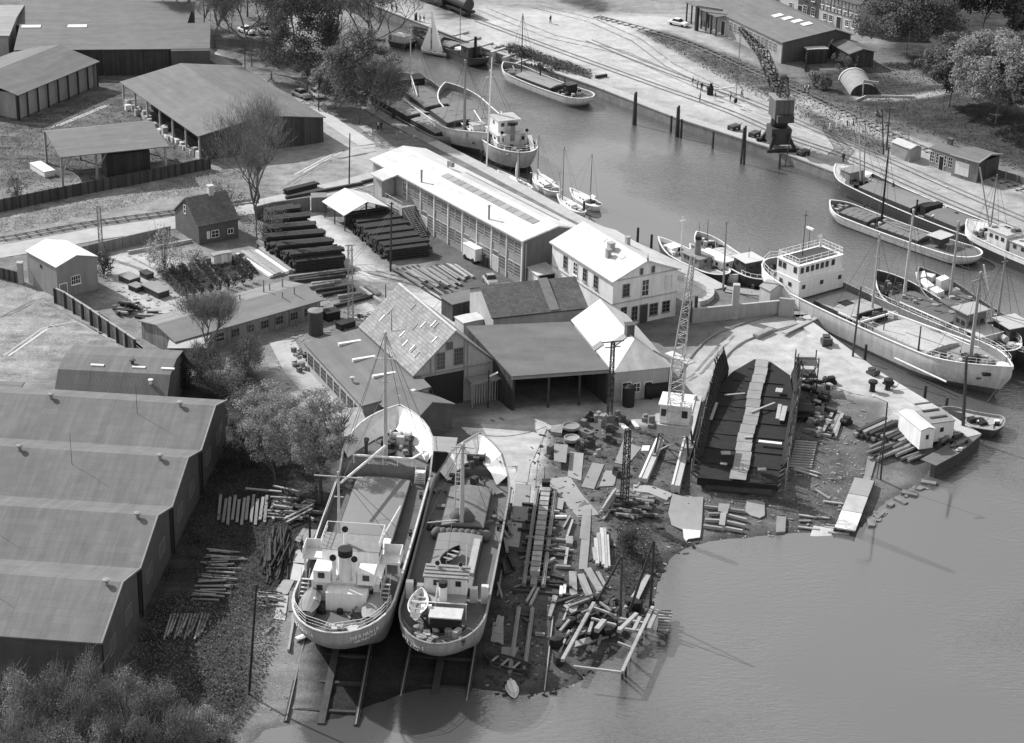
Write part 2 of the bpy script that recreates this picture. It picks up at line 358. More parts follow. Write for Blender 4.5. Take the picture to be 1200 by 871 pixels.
# wet, dark band along the natural shore
k = np.where((kk < 0.5), sms(1-np.abs(dd-0.3)/1.6), 0); tone = tone*(1-0.45*k)
ca = me.color_attributes.new('cover', 'FLOAT_COLOR', 'POINT')
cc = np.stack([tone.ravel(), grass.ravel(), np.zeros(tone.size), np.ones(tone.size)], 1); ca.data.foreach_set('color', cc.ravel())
gm = bpy.data.materials.new('ground_cover'); gm.use_nodes = True; n = gm.node_tree.nodes; l = gm.node_tree.links; b = n['Principled BSDF']; b.inputs['Roughness'].default_value = 0.95; b.inputs['Specular IOR Level'].default_value = 0.15
at_ = n.new('ShaderNodeAttribute'); at_.attribute_name = 'cover'; sc_ = n.new('ShaderNodeSeparateColor'); l.new(at_.outputs[0], sc_.inputs[0])
geo = n.new('ShaderNodeNewGeometry')
def NZ(sc, det, rough=0.65, stretch=None):
    t = n.new('ShaderNodeTexNoise'); t.inputs['Scale'].default_value = sc; t.inputs['Detail'].default_value = det; t.inputs['Roughness'].default_value = rough
    if stretch:
        mp = n.new('ShaderNodeMapping'); mp.inputs['Scale'].default_value = stretch; mp.inputs['Rotation'].default_value = (0, 0, R(35)); l.new(geo.outputs['Position'], mp.inputs[0]); l.new(mp.outputs[0], t.inputs[0])
    else: l.new(geo.outputs['Position'], t.inputs[0])
    return t.outputs[0]
def MT(op, a, b_, c=None, cl=False):
    t = n.new('ShaderNodeMath'); t.operation = op; t.use_clamp = cl
    for i, q in enumerate((a, b_, c)):
        if q is None: continue
        if isinstance(q, (int, float)): t.inputs[i].default_value = q
        else: l.new(q, t.inputs[i])
    return t.outputs[0]
big = NZ(0.08, 4); mid = NZ(0.5, 6, 0.7); fine = NZ(4.0, 5, 0.75); tr = NZ(0.25, 5, 0.6, (0.25, 2.0, 1))
amp = MT('MULTIPLY_ADD', sc_.outputs[1], 1.3, 0.55)
dv = MT('ADD', MT('ADD', MT('MULTIPLY', MT('SUBTRACT', mid, 0.5), 1.5), MT('MULTIPLY', MT('SUBTRACT', fine, 0.5), 1.3)), MT('ADD', MT('MULTIPLY', MT('SUBTRACT', big, 0.5), 0.9), MT('MULTIPLY', MT('SUBTRACT', tr, 0.5), 0.9)))
fac = MT('MAXIMUM', MT('MULTIPLY_ADD', dv, amp, 1.0), 0.25)
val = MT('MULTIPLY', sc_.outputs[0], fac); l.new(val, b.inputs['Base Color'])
bp = n.new('ShaderNodeBump'); bp.inputs['Strength'].default_value = 0.6; bp.inputs['Distance'].default_value = 0.12; l.new(MT('ADD', mid, fine), bp.inputs['Height']); l.new(bp.outputs[0], b.inputs['Normal'])
me.materials.append(gm); go = bpy.data.objects.new('ground', me); COL.objects.link(go); tag(go, kind='structure')
# water
wm = bpy.data.materials.new('harbour_water'); wm.use_nodes = True; n = wm.node_tree.nodes; l = wm.node_tree.links; b = n['Principled BSDF']
b.inputs['Roughness'].default_value = 0.08; b.inputs['IOR'].default_value = 2.5; b.inputs['Specular IOR Level'].default_value = 0.5
geo = n.new('ShaderNodeNewGeometry')
big = NZ(0.007, 4, 0.55); sw = NZ(0.9, 4, 0.6, (1.0, 2.6, 1)); rp = NZ(2.6, 3, 0.6, (0.6, 2.2, 1)); patch = NZ(0.018, 4, 0.55)
l.new(MT('MULTIPLY_ADD', big, 0.10, 0.035), b.inputs['Base Color'])
bp = n.new('ShaderNodeBump'); bp.inputs['Distance'].default_value = 0.4
l.new(MT('MULTIPLY_ADD', patch, 3.2, -1.3, True), bp.inputs['Strength']); l.new(MT('ADD', MT('MULTIPLY', sw, 0.7), MT('MULTIPLY', rp, 0.3)), bp.inputs['Height']); l.new(bp.outputs[0], b.inputs['Normal'])
wq = MB(); wq.quad((-4000, -1000, WZ), (4000, -1000, WZ), (4000, 5000, WZ), (-4000, 5000, WZ)); tag(wq.build('water', wm), kind='structure')
# quay walls with coping
def quay(pts, name, label, wall=DCONC, cap=CONC, cw=2.1, ch=0.16, group=None, closed_side=1):
    P = [at(x, y) for x, y in pts]; o = empty(name, (P[0].x, P[0].y, 0), 0, label, 'quay wall', group); B = P[0]
    a = MB(); c = MB(); n_ = len(P)
    nor = []
    for i in range(n_):
        d = (P[min(i+1, n_-1)]-P[max(i-1, 0)]); d.z = 0; d.normalize(); nn = Vector((-d.y, d.x, 0))
        q = P[i]+nn*1.5; s_, _ = sdist(np.array([q.x]), np.array([q.y]))
        if s_[0] < 0: nn = -nn
        nor.append(nn)                                        # towards land
    for i in range(n_-1):
        p, q = P[i]-B, P[i+1]-B; pn, qn = nor[i], nor[i+1]
        a.hexa([(p.x, p.y, -4), (q.x, q.y, -4), tuple((q+qn*0.6).xy)+(-4,), tuple((p+pn*0.6).xy)+(-4,), (p.x, p.y, 0), (q.x, q.y, 0), tuple((q+qn*0.6).xy)+(0,), tuple((p+pn*0.6).xy)+(0,)])
        o1, o2 = p-pn*0.12, q-qn*0.12
        c.hexa([(o1.x, o1.y, 0.004), (o2.x, o2.y, 0.004), tuple((q+qn*cw).xy)+(0.004,), tuple((p+pn*cw).xy)+(0.004,), (o1.x, o1.y, ch), (o2.x, o2.y, ch), tuple((q+qn*cw).xy)+(ch,), tuple((p+pn*cw).xy)+(ch,)])
    a.build('wall', wall, o); c.build('coping', cap, o); return o
quay([(x, y) for x, y, k in SH[0:8]], 'quay_wall', 'low timber quay wall of the left bank under the trees', DWOOD, DCONC)
quay([(x, y) for x, y, k in SH[7:14]], 'quay_wall', 'concrete quay wall running behind the long white roofed workshop')
quay([(x, y) for x, y, k in SH[13:16]], 'quay_wall', 'short quay end beside the white superstructure ship', DCONC, DCONC)
quay([(x, y) for x, y, k in SH[15:20]], 'quay_wall', 'fitting-out quay wall along the pale grey coaster')
quay([(x, y) for x, y, k in SH[19:22]], 'quay_wall', 'sheet piled head of the fitting-out quay facing the open water', DWOOD, mat('worn_coping', .13, .9, .4), 2.1, 0.1)
quay([(1900,520),(1330,350),(1250,310),(1130,262),(1060,232),(979,203),(900,173),(793,139),(695,101),(567,57),(441,8),(400,-8),(330,0)], 'quay_wall', 'long straight concrete quay wall of the far bank with pale coping', DCONC, CONC, 2.1, 0.2)
# roads / paths as thin sheets: strip(points, width)
def strip(name, pts, width, m, dz=0.05, lab=None, kind='structure', cat=None):
    P = [G(x, y) for x, y in pts]; L, Rr = [], []
    Q = []                                                     # resample
    for a, b_ in zip(P, P[1:]):
        k = max(1, int((b_-a).length/2.0))
        for j in range(k): Q.append(a+(b_-a)*(j/k))
    Q.append(P[-1]); rows = []
    for i, p in enumerate(Q):
        d = Q[min(i+1, len(Q)-1)]-Q[max(i-1, 0)]; d.z = 0; d.normalize(); nn = Vector((-d.y, d.x, 0))*width/2
        a, b_ = p+nn, p-nn; rows.append([(a.x, a.y, max(gz(a.x, a.y), p.z-0.3)+dz), (p.x, p.y, p.z+dz), (b_.x, b_.y, max(gz(b_.x, b_.y), p.z-0.3)+dz)])
    o = MB().grid(rows).build(name, m); return tag(o, lab, cat, None, kind)
ROADM = mat('pale_road', 0.42, 0.95, 0.3, 0.5); SLAB = mat('concrete_slabs', 0.3, 0.95, 0.22, 0.7)
strip('road', [(-60,305),(20,292),(110,275),(200,262),(290,245),(345,232),(420,214),(470,200)], 5.0, ROADM, 0.06)
strip('road', [(195,28),(258,72),(300,98),(345,118),(385,140),(430,170)], 3.0, ROADM, 0.06)
strip('path', [(425,148),(455,172),(490,192)], 1.6, mat('path_dirt', 0.36, 0.95, 0.3, 0.6), 0.06)
RUT = mat('wheel_rut', .2, .95, .4, .7); PRUT = mat('pale_wheel_rut', .4, .95, .3, .7)
for pts, m in (([(560, 12), (640, 44), (720, 62), (800, 96), (880, 130)], RUT), ([(620, 8), (690, 26), (740, 48), (780, 78), (850, 112)], RUT), ([(700, 70), (760, 90), (840, 124), (920, 152), (1000, 180), (1100, 222)], PRUT), ([(0, 420), (50, 385), (90, 378), (140, 402)], PRUT), ([(0, 372), (40, 352), (60, 358), (120, 392)], RUT), ([(600, 478), (680, 470), (770, 466), (812, 440), (850, 396)], RUT), ([(575, 492), (620, 520), (600, 560)], RUT), ([(430, 320), (470, 330), (520, 345), (560, 360)], RUT), ([(330, 220), (380, 190), (430, 180)], RUT), ([(345, 205), (395, 178), (440, 172)], PRUT), ([(60, 150), (120, 125), (150, 118)], PRUT), ([(150, 300), (185, 318), (230, 352)], RUT)):
    for dx in (0, 1.7): strip('path', [(x+dx*6, y-dx*1.5) for x, y in pts], .38, m, .035)
def rails(pts, name, label, gauge=1.435, sleepers=True, dz=0.06, group='railway tracks', m=MSTEEL, sm=DWOOD, r=0.09):
    P = [G(x, y) for x, y in pts]; Q = []
    for i in range(len(P)-1):                                  # Catmull-Rom
        p0, p1, p2, p3 = P[max(i-1, 0)], P[i], P[i+1], P[min(i+2, len(P)-1)]; k = max(2, int((p2-p1).length/1.6))
        for j in range(k):
            t = j/k; Q.append(0.5*((2*p1)+(p2-p0)*t+(2*p0-5*p1+4*p2-p3)*t*t+(3*p1-p0-3*p2+p3)*t**3))
    Q.append(P[-1]); o = empty(name, P[0], 0, label, 'railway track', group); B = P[0]; A = []; Z = []; sl_ = MB()
    for i, p in enumerate(Q):
        d = Q[min(i+1, len(Q)-1)]-Q[max(i-1, 0)]; d.z = 0; d.normalize(); nn = Vector((-d.y, d.x, 0)); u = Vector((0, 0, dz+0.1))
        A.append(p+nn*gauge/2-B+u); Z.append(p-nn*gauge/2-B+u)
        if sleepers: sl_.beam(p+nn*gauge*0.8-B+Vector((0, 0, dz)), p-nn*gauge*0.8-B+Vector((0, 0, dz)), 0.26, 0.12)
    for L_ in (A, Z):
        q = MB()
        for a, b_ in zip(L_, L_[1:]): q.beam(a, b_, r, 0.14)
        q.build('rail', m, o)
    if sleepers: tag(sl_.build('sleepers', sm, o), kind='stuff')
    return o
rails([(700,20),(800,48),(880,82),(960,118),(1060,165),(1160,207),(1260,250)], 'railway_track', 'harbour railway track at the foot of the grassy bank')
rails([(560,25),(660,62),(760,98),(850,130),(920,160),(1000,188),(1100,232),(1260,300)], 'railway_track', 'far quay railway track nearest the water', sleepers=False)
rails([(690,48),(780,84),(870,116),(950,150),(1040,188),(1140,232),(1280,292)], 'railway_track', 'far quay railway track set back from the water', sleepers=False)
rails([(-60,290),(20,278),(110,262),(200,250),(300,236)], 'railway_track', 'siding track along the pale road past the tin shed')
# crane track of the slip (two kerb-high runways with curve)
rails([(768,575),(784,540),(795,510),(805,470),(822,430),(850,400),(890,384),(935,372)], 'crane_track', 'curved crane track sweeping from the slip to the quay', gauge=4.2, sleepers=False, r=0.16, group=None)
# ================================================================ buildings
FELT = mat('dark_roof_felt', 0.16, 0.9, 0.22, 0.5, 'felt'); SHEET = mat('grey_corrugated_sheet', 0.145, 0.8, 0.2, 0.5, 'corr', 2.0)
WROOF = mat('white_roof_sheet', 0.55, 0.65, 0.26, 0.7, 'felt'); TINR = mat('bright_tin_roof', 0.66, 0.6, 0.12, 0.5, 'felt')
TILE = mat('old_roof_tiles', 0.28, 0.9, 0.28, 0.9, 'tile', 1.3); DTILE = mat('dark_roof_tiles', 0.13, 0.9, 0.25, 0.9, 'tile', 1.3)
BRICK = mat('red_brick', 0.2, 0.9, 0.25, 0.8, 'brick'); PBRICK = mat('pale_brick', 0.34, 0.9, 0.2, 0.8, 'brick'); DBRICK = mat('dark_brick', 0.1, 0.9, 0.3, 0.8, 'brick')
BOARD = mat('tarred_boards', 0.055, 0.9, 0.3, 0.8, 'board'); GBOARD = mat('grey_boards', 0.2, 0.9, 0.3, 0.8, 'board'); RENDER_ = mat('pale_render', 0.52, 0.9, 0.14, 0.8, 'paint'); GREND = mat('grey_render', 0.34, 0.9, 0.16, 0.8, 'paint')
WWALL = mat('white_weatherboard', 0.62, 0.8, 0.1, 0.8, 'board')
class Bld:
    """local frame: u from A along the eave to B, v from the eave A-B towards C; C is the eave end across the gable at B"""
    def __init__(s, name, label, cat, A, B, Cc, eh, group=None, inset=0.35, gz0=None):
        a, b, c = at(*A, z=eh), at(*B, z=eh), at(*Cc, z=eh); s.ang = frame(a, b); d = (b-a).normalized(); nrm = Vector((-d.y, d.x, 0))
        wv = (c-b).dot(nrm); s.sg = 1 if wv > 0 else -1; s.W = abs(wv); s.L = (b-a).length; s.eh = eh
        s.root = empty(name, (a.x, a.y, gz0 or 0.0), s.ang, label, cat, group); s.i = inset
    def P(s, u, v, z): return Vector((u, s.sg*v, z))
    def px(s, x, y, z):               # picture point at height z -> (u, v)
        q = loc2(s.root, at(x, y, z)); return q.x, q.y*s.sg
    def roof(s, rise, m, u0=0, u1=None, v0=0, v1=None, ridge=0.5, th=0.14, z=None, hip0=0, hip1=0, name='roof'):
        u1 = s.L if u1 is None else u1; v1 = s.W if v1 is None else v1; z = s.eh if z is None else z; vr = v0+(v1-v0)*ridge; P = s.P; b = MB()
        for (va, vb, za, zb) in ((v0, vr, z, z+rise), (vr, v1, z+rise, z)):
            ra, rb = (0, 1) if va == v0 else (1, 0)
            ua0, ub0 = u0+(hip0 if ra else 0), u0+(hip0 if rb else 0); ua1, ub1 = u1-(hip1 if ra else 0), u1-(hip1 if rb else 0)
            b.hexa([P(ua0, va, za-th), P(ua1, va, za-th), P(ub1, vb, zb-th), P(ub0, vb, zb-th), P(ua0, va, za), P(ua1, va, za), P(ub1, vb, zb), P(ub0, vb, zb)])
        if hip0: b.quad(P(u0, v0, z), P(u0, v1, z), P(u0+hip0, vr, z+rise))
        if hip1: b.quad(P(u1, v0, z), P(u1, v1, z), P(u1-hip1, vr, z+rise))
        s.rise = rise; s.ridge = ridge; return b.build(name, m, s.root)
    def walls(s, m, rise=None, sides='ABCD', i=None, z1=None, name='wall', u0=0, u1=None, v0=0, v1=None, ridge=None, th=0.25):
        """A front (v0), B end at u1, C back (v1), D end at u0; gable tops follow the roof"""
        i = s.i if i is None else i; rise = s.rise if rise is None else rise; rg = s.ridge if ridge is None else ridge
        u0 += i; u1 = (s.L if u1 is None else u1)-i; V0, V1 = v0, (s.W if v1 is None else v1); z1 = (s.eh if z1 is None else z1)-0.16; P = s.P; b = MB(); vr = V0+(V1-V0)*rg
        def zt(v): return z1 + rise*((v-V0)/(vr-V0) if v < vr else (V1-v)/(V1-vr)) if rise else z1
        a, c = V0+i, V1-i
        def wl(p, q, zp, zq, t):
            b.hexa([(p.x, p.y, -0.3), (q.x, q.y, -0.3), (q.x+t.x, q.y+t.y, -0.3), (p.x+t.x, p.y+t.y, -0.3), (p.x, p.y, zp), (q.x, q.y, zq), (q.x+t.x, q.y+t.y, zq), (p.x+t.x, p.y+t.y, zp)])
        if 'A' in sides: wl(P(u0, a, 0), P(u1, a, 0), zt(a), zt(a), P(0, th, 0))
        if 'C' in sides: wl(P(u0, c, 0), P(u1, c, 0), zt(c), zt(c), P(0, -th, 0))
        for k, u, t in (('D', u0, th), ('B', u1, -th)):
            if k in sides:
                wl(P(u, a+th+.003, 0), P(u, vr, 0), zt(a), zt(vr), P(t, 0, 0)); wl(P(u, vr, 0), P(u, c-th-.003, 0), zt(vr), zt(c), P(t, 0, 0))
        return b.build(name, m, s.root)
    def win(s, side, t, z, w_, h, nx=2, nz=2, fm=None, pm=None, name='window', u1=None, v0=0, sill=False):
        """side A/B/C/D, t = distance along that side"""
        i = s.i; u1 = s.L if u1 is None else u1
        if side == 'A': o = s.P(t, v0+i, 0); d = s.P(1, 0, 0); n_ = s.P(0, -1, 0)
        elif side == 'C': o = s.P(t, s.W-i, 0); d = s.P(1, 0, 0); n_ = s.P(0, 1, 0)
        elif side == 'B': o = s.P(u1-i, t, 0); d = s.P(0, 1, 0); n_ = s.P(1, 0, 0)
        else: o = s.P(i, t, 0); d = s.P(0, 1, 0); n_ = s.P(-1, 0, 0)
        return window(s.root, o+Vector((0, 0, z)), d, n_, w_, h, nx, nz, fm or WHITE, pm or GLASS, name, sill)
def window(root, o, d, n_, w_, h, nx, nz, fm, pm, name='window', sill=False, t=0.07, bar=0.045):
    f = MB(); up = Vector((0, 0, 1))
    def bar_(a, b_, wd, dep=0.09): f.beam(o+d*a[0]+up*a[1]+n_*0.03, o+d*b_[0]+up*b_[1]+n_*0.03, wd, dep, up=tuple(n_))
    bar_((-w_/2, 0), (w_/2, 0), t); bar_((-w_/2, h), (w_/2, h), t); bar_((-w_/2, 0), (-w_/2, h), t); bar_((w_/2, 0), (w_/2, h), t)
    for k in range(1, nx): x = -w_/2+w_*k/nx; bar_((x, 0), (x, h), bar, 0.06)
    for k in range(1, nz): bar_((-w_/2, h*k/nz), (w_/2, h*k/nz), bar, 0.06)
    if sill: f.beam(o-d*(w_/2+.1)+n_*0.1-up*0.07, o+d*(w_/2+.1)+n_*0.1-up*0.07, 0.2, 0.08, up=(0, 0, 1))
    fr = f.build(name, fm, root); q = o+n_*0.012
    MB().quad(q-d*w_/2, q+d*w_/2, q+d*w_/2+up*h, q-d*w_/2+up*h).build('pane', pm, fr); return fr
def door(root, o, d, n_, w_, h, m=DWOOD, fm=None, name='door'):
    up = Vector((0, 0, 1)); q = o+n_*0.03; b = MB(); b.hexa([q-d*w_/2, q+d*w_/2, q+d*w_/2+n_*0.05, q-d*w_/2+n_*0.05, q-d*w_/2+up*h, q+d*w_/2+up*h, q+d*w_/2+n_*0.05+up*h, q-d*w_/2+n_*0.05+up*h])
    dr = b.build(name, m, root)
    f = MB(); f.beam(q-d*(w_/2+.05), q-d*(w_/2+.05)+up*(h+.08), 0.1, 0.12, up=tuple(n_)); f.beam(q+d*(w_/2+.05), q+d*(w_/2+.05)+up*(h+.08), 0.1, 0.12, up=tuple(n_)); f.beam(q-d*(w_/2)+up*(h+.05), q+d*(w_/2)+up*(h+.05), 0.1, 0.12, up=tuple(n_)); f.build('frame', fm or WHITE, dr); return dr
def chimney(root, p, sx, sy, h, m=BRICK, name='chimney', cap=True):
    b = MB(); b.cbox(p, sx, sy, h)
    if cap: b.cbox((p[0], p[1], p[2]+h), sx+.16, sy+.16, 0.12)
    return b.build(name, m, root)
def vent(root, p, r=0.28, h=0.8, m=LSTEEL, name='roof_vent'):
    b = MB(); b.tube(p, Vector(p)+Vector((0, 0, h*0.7)), r*0.65, r*0.65, 10); b.lathe((p[0], p[1], p[2]+h*0.6), [(r*.7, 0), (r*1.3, .03), (r*1.3, .14), (r*.3, .2)], 10); return b.build(name, m, root)
def skylight(root, Pf, u, v, lu, lv, rise_per_v, z, m=None, name='skylight'):
    b = MB(); h0 = 0.12
    b.hexa([Pf(u, v, z+.0), Pf(u+lu, v, z+.0), Pf(u+lu, v+lv, z+lv*rise_per_v), Pf(u, v+lv, z+lv*rise_per_v), Pf(u, v, z+h0), Pf(u+lu, v, z+h0), Pf(u+lu, v+lv, z+h0+lv*rise_per_v), Pf(u, v+lv, z+h0+lv*rise_per_v)])
    return b.build(name, m or SKYL, root)
SKYL = mat('milky_skylight', 0.7, 0.3, 0.1, 1.0, spec=0.5); DSKY = mat('ribbed_rooflight', 0.26, 0.4, 0.3, 3.0)
# --- big four-bay warehouse at the lower left
W = Bld('warehouse', 'large dark four bay warehouse with ribbed roofs in the lower left corner', 'warehouse', (-330, 432), (267, 469), (159, 757), 5.7)
vs = [0] + [W.px(x, y, 5.7)[1] for x, y in ((244, 528.5), (220, 595), (192, 668))] + [W.W]; rs = 2.0; W.rise = rs
for k in range(4): W.roof(rs, SHEET, v0=vs[k], v1=vs[k+1], ridge=.44); W.walls(mat('warehouse_wall', 0.08, 0.9, 0.3, 0.8, 'brick'), rs, 'B', i=0.3, v0=vs[k], v1=vs[k+1])
W.walls(MATS['warehouse_wall'], 0, 'A', i=0.3); W.walls(MATS['warehouse_wall'], 0, 'C', i=0.3)
for k, xs in enumerate(((58, 212), (25.5, 187), (-140, 160), (-150, 127))):
    for x in xs:
        vr = vs[k]*.56+vs[k+1]*.44+.5; y = (460, 520, 600, 678)[k]; 
        # the vents sit along the ridges: find u from the picture column
        best = min(((abs(proj(W.root.matrix_basis @ W.P(u*.5, vr, 5.7+rs))[0]-x), u*.5) for u in range(0, int(W.L*2))))
        vent(W.root, W.P(best[1], vr, 5.7+rs-.25), 0.28, 1.0, MSTEEL)
for k in range(4):
    b = MB()
    b.beam(W.P(W.L-.08, vs[k], 5.72), W.P(W.L-.08, vs[k]*.56+vs[k+1]*.44, 5.72+rs), .16, .12); b.beam(W.P(W.L-.08, vs[k]*.56+vs[k+1]*.44, 5.72+rs), W.P(W.L-.08, vs[k+1], 5.72), .16, .12); b.build('verge_board', MSTEEL, W.root)
    for t in (0.3, 0.7):
        W.win('B', vs[k]+t*(vs[k+1]-vs[k]), 2.2, 2.2, 1.5, 4, 3, MSTEEL)
    b = MB(); b.tube(W.P(W.L-.12, vs[k+1]-.3, 0), W.P(W.L-.12, vs[k+1]-.3, 5.4), .09, .09, 8); b.build('downpipe', BLACK, W.root)
for k, (u, hh) in enumerate(((0.86, 4.5), (0.80, 4.5), (0.70, 5.0), (0.78, 4))): 
    b = MB(); b.tube(W.P(W.L*u, vs[k % 4]+8, 6.4), W.P(W.L*u, vs[k % 4]+8, 6.4+hh), .035, .02, 5); b.build('aerial', STEEL, W.root)
# --- gambrel shed behind it
def gambrel(name, label, A, B, zs, pts_v, m, wm_):
    a, b = at(*A, z=zs[0]), at(*B, z=zs[0]); rt = empty(name, (a.x, a.y, 0), frame(a, b), label, 'shed'); L = (b-a).length; prof = list(zip(pts_v, zs)); r = MB(); W_ = -2*pts_v[-1]
    pr = [(-v, z) for v, z in reversed(prof)]; full = [(v, z) for v, z in prof[::-1]] + [(-v, z) for v, z in prof[1:]]
    for (v0, z0), (v1, z1) in zip(full, full[1:]): r.hexa([(0, v0, z0-.12), (L, v0, z0-.12), (L, v1, z1-.12), (0, v1, z1-.12), (0, v0, z0), (L, v0, z0), (L, v1, z1), (0, v1, z1)])
    r.build('roof', m, rt); wl = MB()
    for u in (0.3, L-.5): 
        i0 = len(wl.v); n_ = len(full)
        wl.v += [(u, v*.97, z-.15) for v, z in full]+[(u, full[-1][0]*.97, -.2), (u, full[0][0]*.97, -.2)]; wl.f.append(tuple(range(i0, i0+n_+2))); wl.m.append(0)
    for v in (full[0][0]*.97, full[-1][0]*.97): wl.box(.3, L-.5, v-.1, v+.1, -.2, full[0][1]-.16)
    wl.build('wall', wm_, rt); return rt, L
g, gl = gambrel('gambrel_shed', 'dark barn shed with broken roof just behind the four bay warehouse', (77, 414), (207, 420.5), [6.4, 5.9, 2.6], [0, -3.6, -7.2], SHEET, MATS['warehouse_wall'])
for u in (.27, .64, .9): MB().box(gl*u, gl*u+1.6, -2.6, -2.2, 6.05, 6.2).build('skylight', SKYL, g)
vent(g, (gl*.63, -1.6, 6.0), .3, 1.0, STEEL); vent(g, (gl*.84, -4.6, 5.0), .25, .8, SKYL)
w2 = Bld('lean_to_shed', 'low flat roofed shed half hidden left of the barn shed', 'shed', (-120, 440), (29, 448), (27, 456), 4.0); w2.roof(.05, FELT); w2.walls(BOARD)
# --- tin roofed shed
T = Bld('tin_shed', 'grey walled shed with bright white gable roof beside the entrance gate', 'shed', (29.3, 294), (65.3, 313.5), (125.5, 306), 4.8, inset=.15)
T.roof(1.0, TINR, th=.1); T.walls(mat('shed_render', 0.26, .9, .15, .8, 'paint'))
T.win('B', 3.0, 1.6, 1.4, 1.2, 4, 2, WHITE, sill=True); door(T.root, T.P(T.L-.15, 1.0, 0), T.P(0, 1, 0), T.P(1, 0, 0), 1.1, 2.1, GBOARD)
MB().box(-.05, .0, -.3, .3, 0, .1)
b = MB(); b.box(T.L*.45, T.L*.45+.5, -.02+.15*T.sg, .1*T.sg, 3.4, 3.9) ; b.build('wall_vent', BLACK, T.root)
# --- white canopy on posts
K = Bld('open_canopy', 'small white gable roof on slender posts over the timber stacks', 'canopy', (377.3, 236), (403, 252.7), (458.7, 244), 2.6)
K.roof(1.5, TINR, th=.1)
for u in (.3, K.L/2, K.L-.3):
    for v in (.3, K.W/2, K.W-.3):
        if v == K.W/2 and 0.31 < u < K.L-.31: continue
        MB().beam(K.P(u, v, 0), K.P(u, v, 2.5 if v != K.W/2 else 3.9), .14, .14, up=(1, 0, 0)).build('post', STEEL, K.root)
for u in (.3, K.L/2, K.L-.3):
    b = MB(); b.beam(K.P(u, .2, 2.45), K.P(u, K.W-.2, 2.45), .1, .14); b.beam(K.P(u, K.W*.25, 2.5), K.P(u, K.W*.5, 3.3), .07); b.beam(K.P(u, K.W*.75, 2.5), K.P(u, K.W*.5, 3.3), .07); b.build('truss', STEEL, K.root)
# --- long white roofed workshop
H = Bld('workshop', 'long two storey workshop with white roof and rows of factory windows beside the quay', 'workshop', (464.8, 204.1), (612, 283), (681, 266.5), 6.9, inset=.5)
uL = H.px(486, 173, 7.9)[0]; uM, vM = H.px(433.8, 185.5, 7.0); rz_ = 1.15; rg = .60
e0 = H.px(433.8, 202, 6.6); e1 = H.px(448.9, 210.3, 6.6); vw = (e0[1]+e1[1])/2; u0_ = e0[0]; u1_ = e1[0]
u0m = H.px(448.2, 195.5, 6.9)[0]
H.roof(rz_, WROOF, u0=uM, ridge=rg, th=.22)
b = MB(); P = H.P; zz = H.eh-.0; dz = rz_/(H.W*rg)
b.hexa([P(u0_, vw, zz+vw*dz-.22), P(u1_, vw, zz+vw*dz-.22), P(u1_, 0, zz-.22), P(u0_, 0, zz-.22), P(u0_, vw, zz+vw*dz), P(u1_, vw, zz+vw*dz), P(u1_, 0, zz), P(u0_, 0, zz)]); b.build('porch_roof', WROOF, H.root)
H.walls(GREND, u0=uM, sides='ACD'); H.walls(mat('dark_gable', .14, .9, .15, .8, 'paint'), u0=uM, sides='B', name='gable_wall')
b = MB(); v_ = vw+.6; b.box(*sorted((u0_+.4, u1_-.3)), *sorted((H.sg*v_, H.sg*.3)), 0, 3.3)
b.build('porch', GREND, H.root); b = MB(); b.box(u0_+.4, u0_+2.4, *sorted((H.sg*v_, H.sg*.3)), 3.3, 6.3+vw*dz); b.build('stair_tower', GREND, H.root)
b = MB(); b.box(u1_-.3, u1_+4.4, *sorted((H.sg*v_, H.sg*.4)), 0, 3.3); b.build('terrace', GREND, H.root)
b = MB(); y0 = H.sg*v_
b.beam((u1_-.3, y0, 4.2), (u1_+4.4, y0, 4.2), .06); 
for k in range(5): b.beam((u1_-.3+k*1.17, y0, 3.3), (u1_-.3+k*1.17, y0, 4.2), .05)
b.build('railing', LSTEEL, H.root)
# outside stairs
st = MB(); n_ = 15; ua = u1_+4.5
for k in range(n_): st.box(ua+k*.32, ua+k*.32+.3, *sorted((H.sg*(v_+.1), H.sg*(v_+1.3))), 3.2-(k+1)*.2, 3.2-(k+1)*.2+.05)
for yy in (v_+.1, v_+1.3): st.beam((ua, H.sg*yy, 3.2), (ua+n_*.32, H.sg*yy, .15), .07, .25); st.beam((ua, H.sg*yy, 4.1), (ua+n_*.32, H.sg*yy, 1.05), .06, .06)
st.build('staircase', MSTEEL, H.root)
pitch_u = (H.px(612, 283, 6.9)[0]-H.px(592, 272, 6.9)[0])/1.0
nb = 8; uu0 = u1_+2.0; bay = (H.L-.6-uu0)/nb
for k in range(nb+1):
    MB().box(uu0+k*bay-.09, uu0+k*bay+.09, *sorted((H.sg*.5, H.sg*.36)), 0, 6.7).build('pilaster', WHITE, H.root)
FW = mat('factory_glass', 0.10, .2, .5, 1.2, spec=.6)
for k in range(nb):
    for j in range(2):
        uc = uu0+(k+.27+.46*j)*bay; 
        H.win('A', uc, 4.35, bay*.4, 1.75, 5, 4, LSTEEL, FW, v0=0)
        if k in (1, 4, 6) and j == 0: door(H.root, H.P(uc, .5, 0), H.P(1, 0, 0), H.P(0, -1, 0), bay*.38, 2.2, LSTEEL); H.win('A', uc, 2.3, bay*.38, .75, 5, 1, LSTEEL, FW)
        else: H.win('A', uc, .95, bay*.4, 1.9, 5, 4, LSTEEL, FW)
for j in range(2): window(H.root, H.P(u1_-.3+1.1+j*1.9, v_, 1.0), H.P(1, 0, 0), H.P(0, -1, 0), 1.5, 1.7, 4, 4, LSTEEL, FW)
H.win('A', u1_+1.3, 3.6, 1.0, 2.3, 2, 3, WHITE, FW)
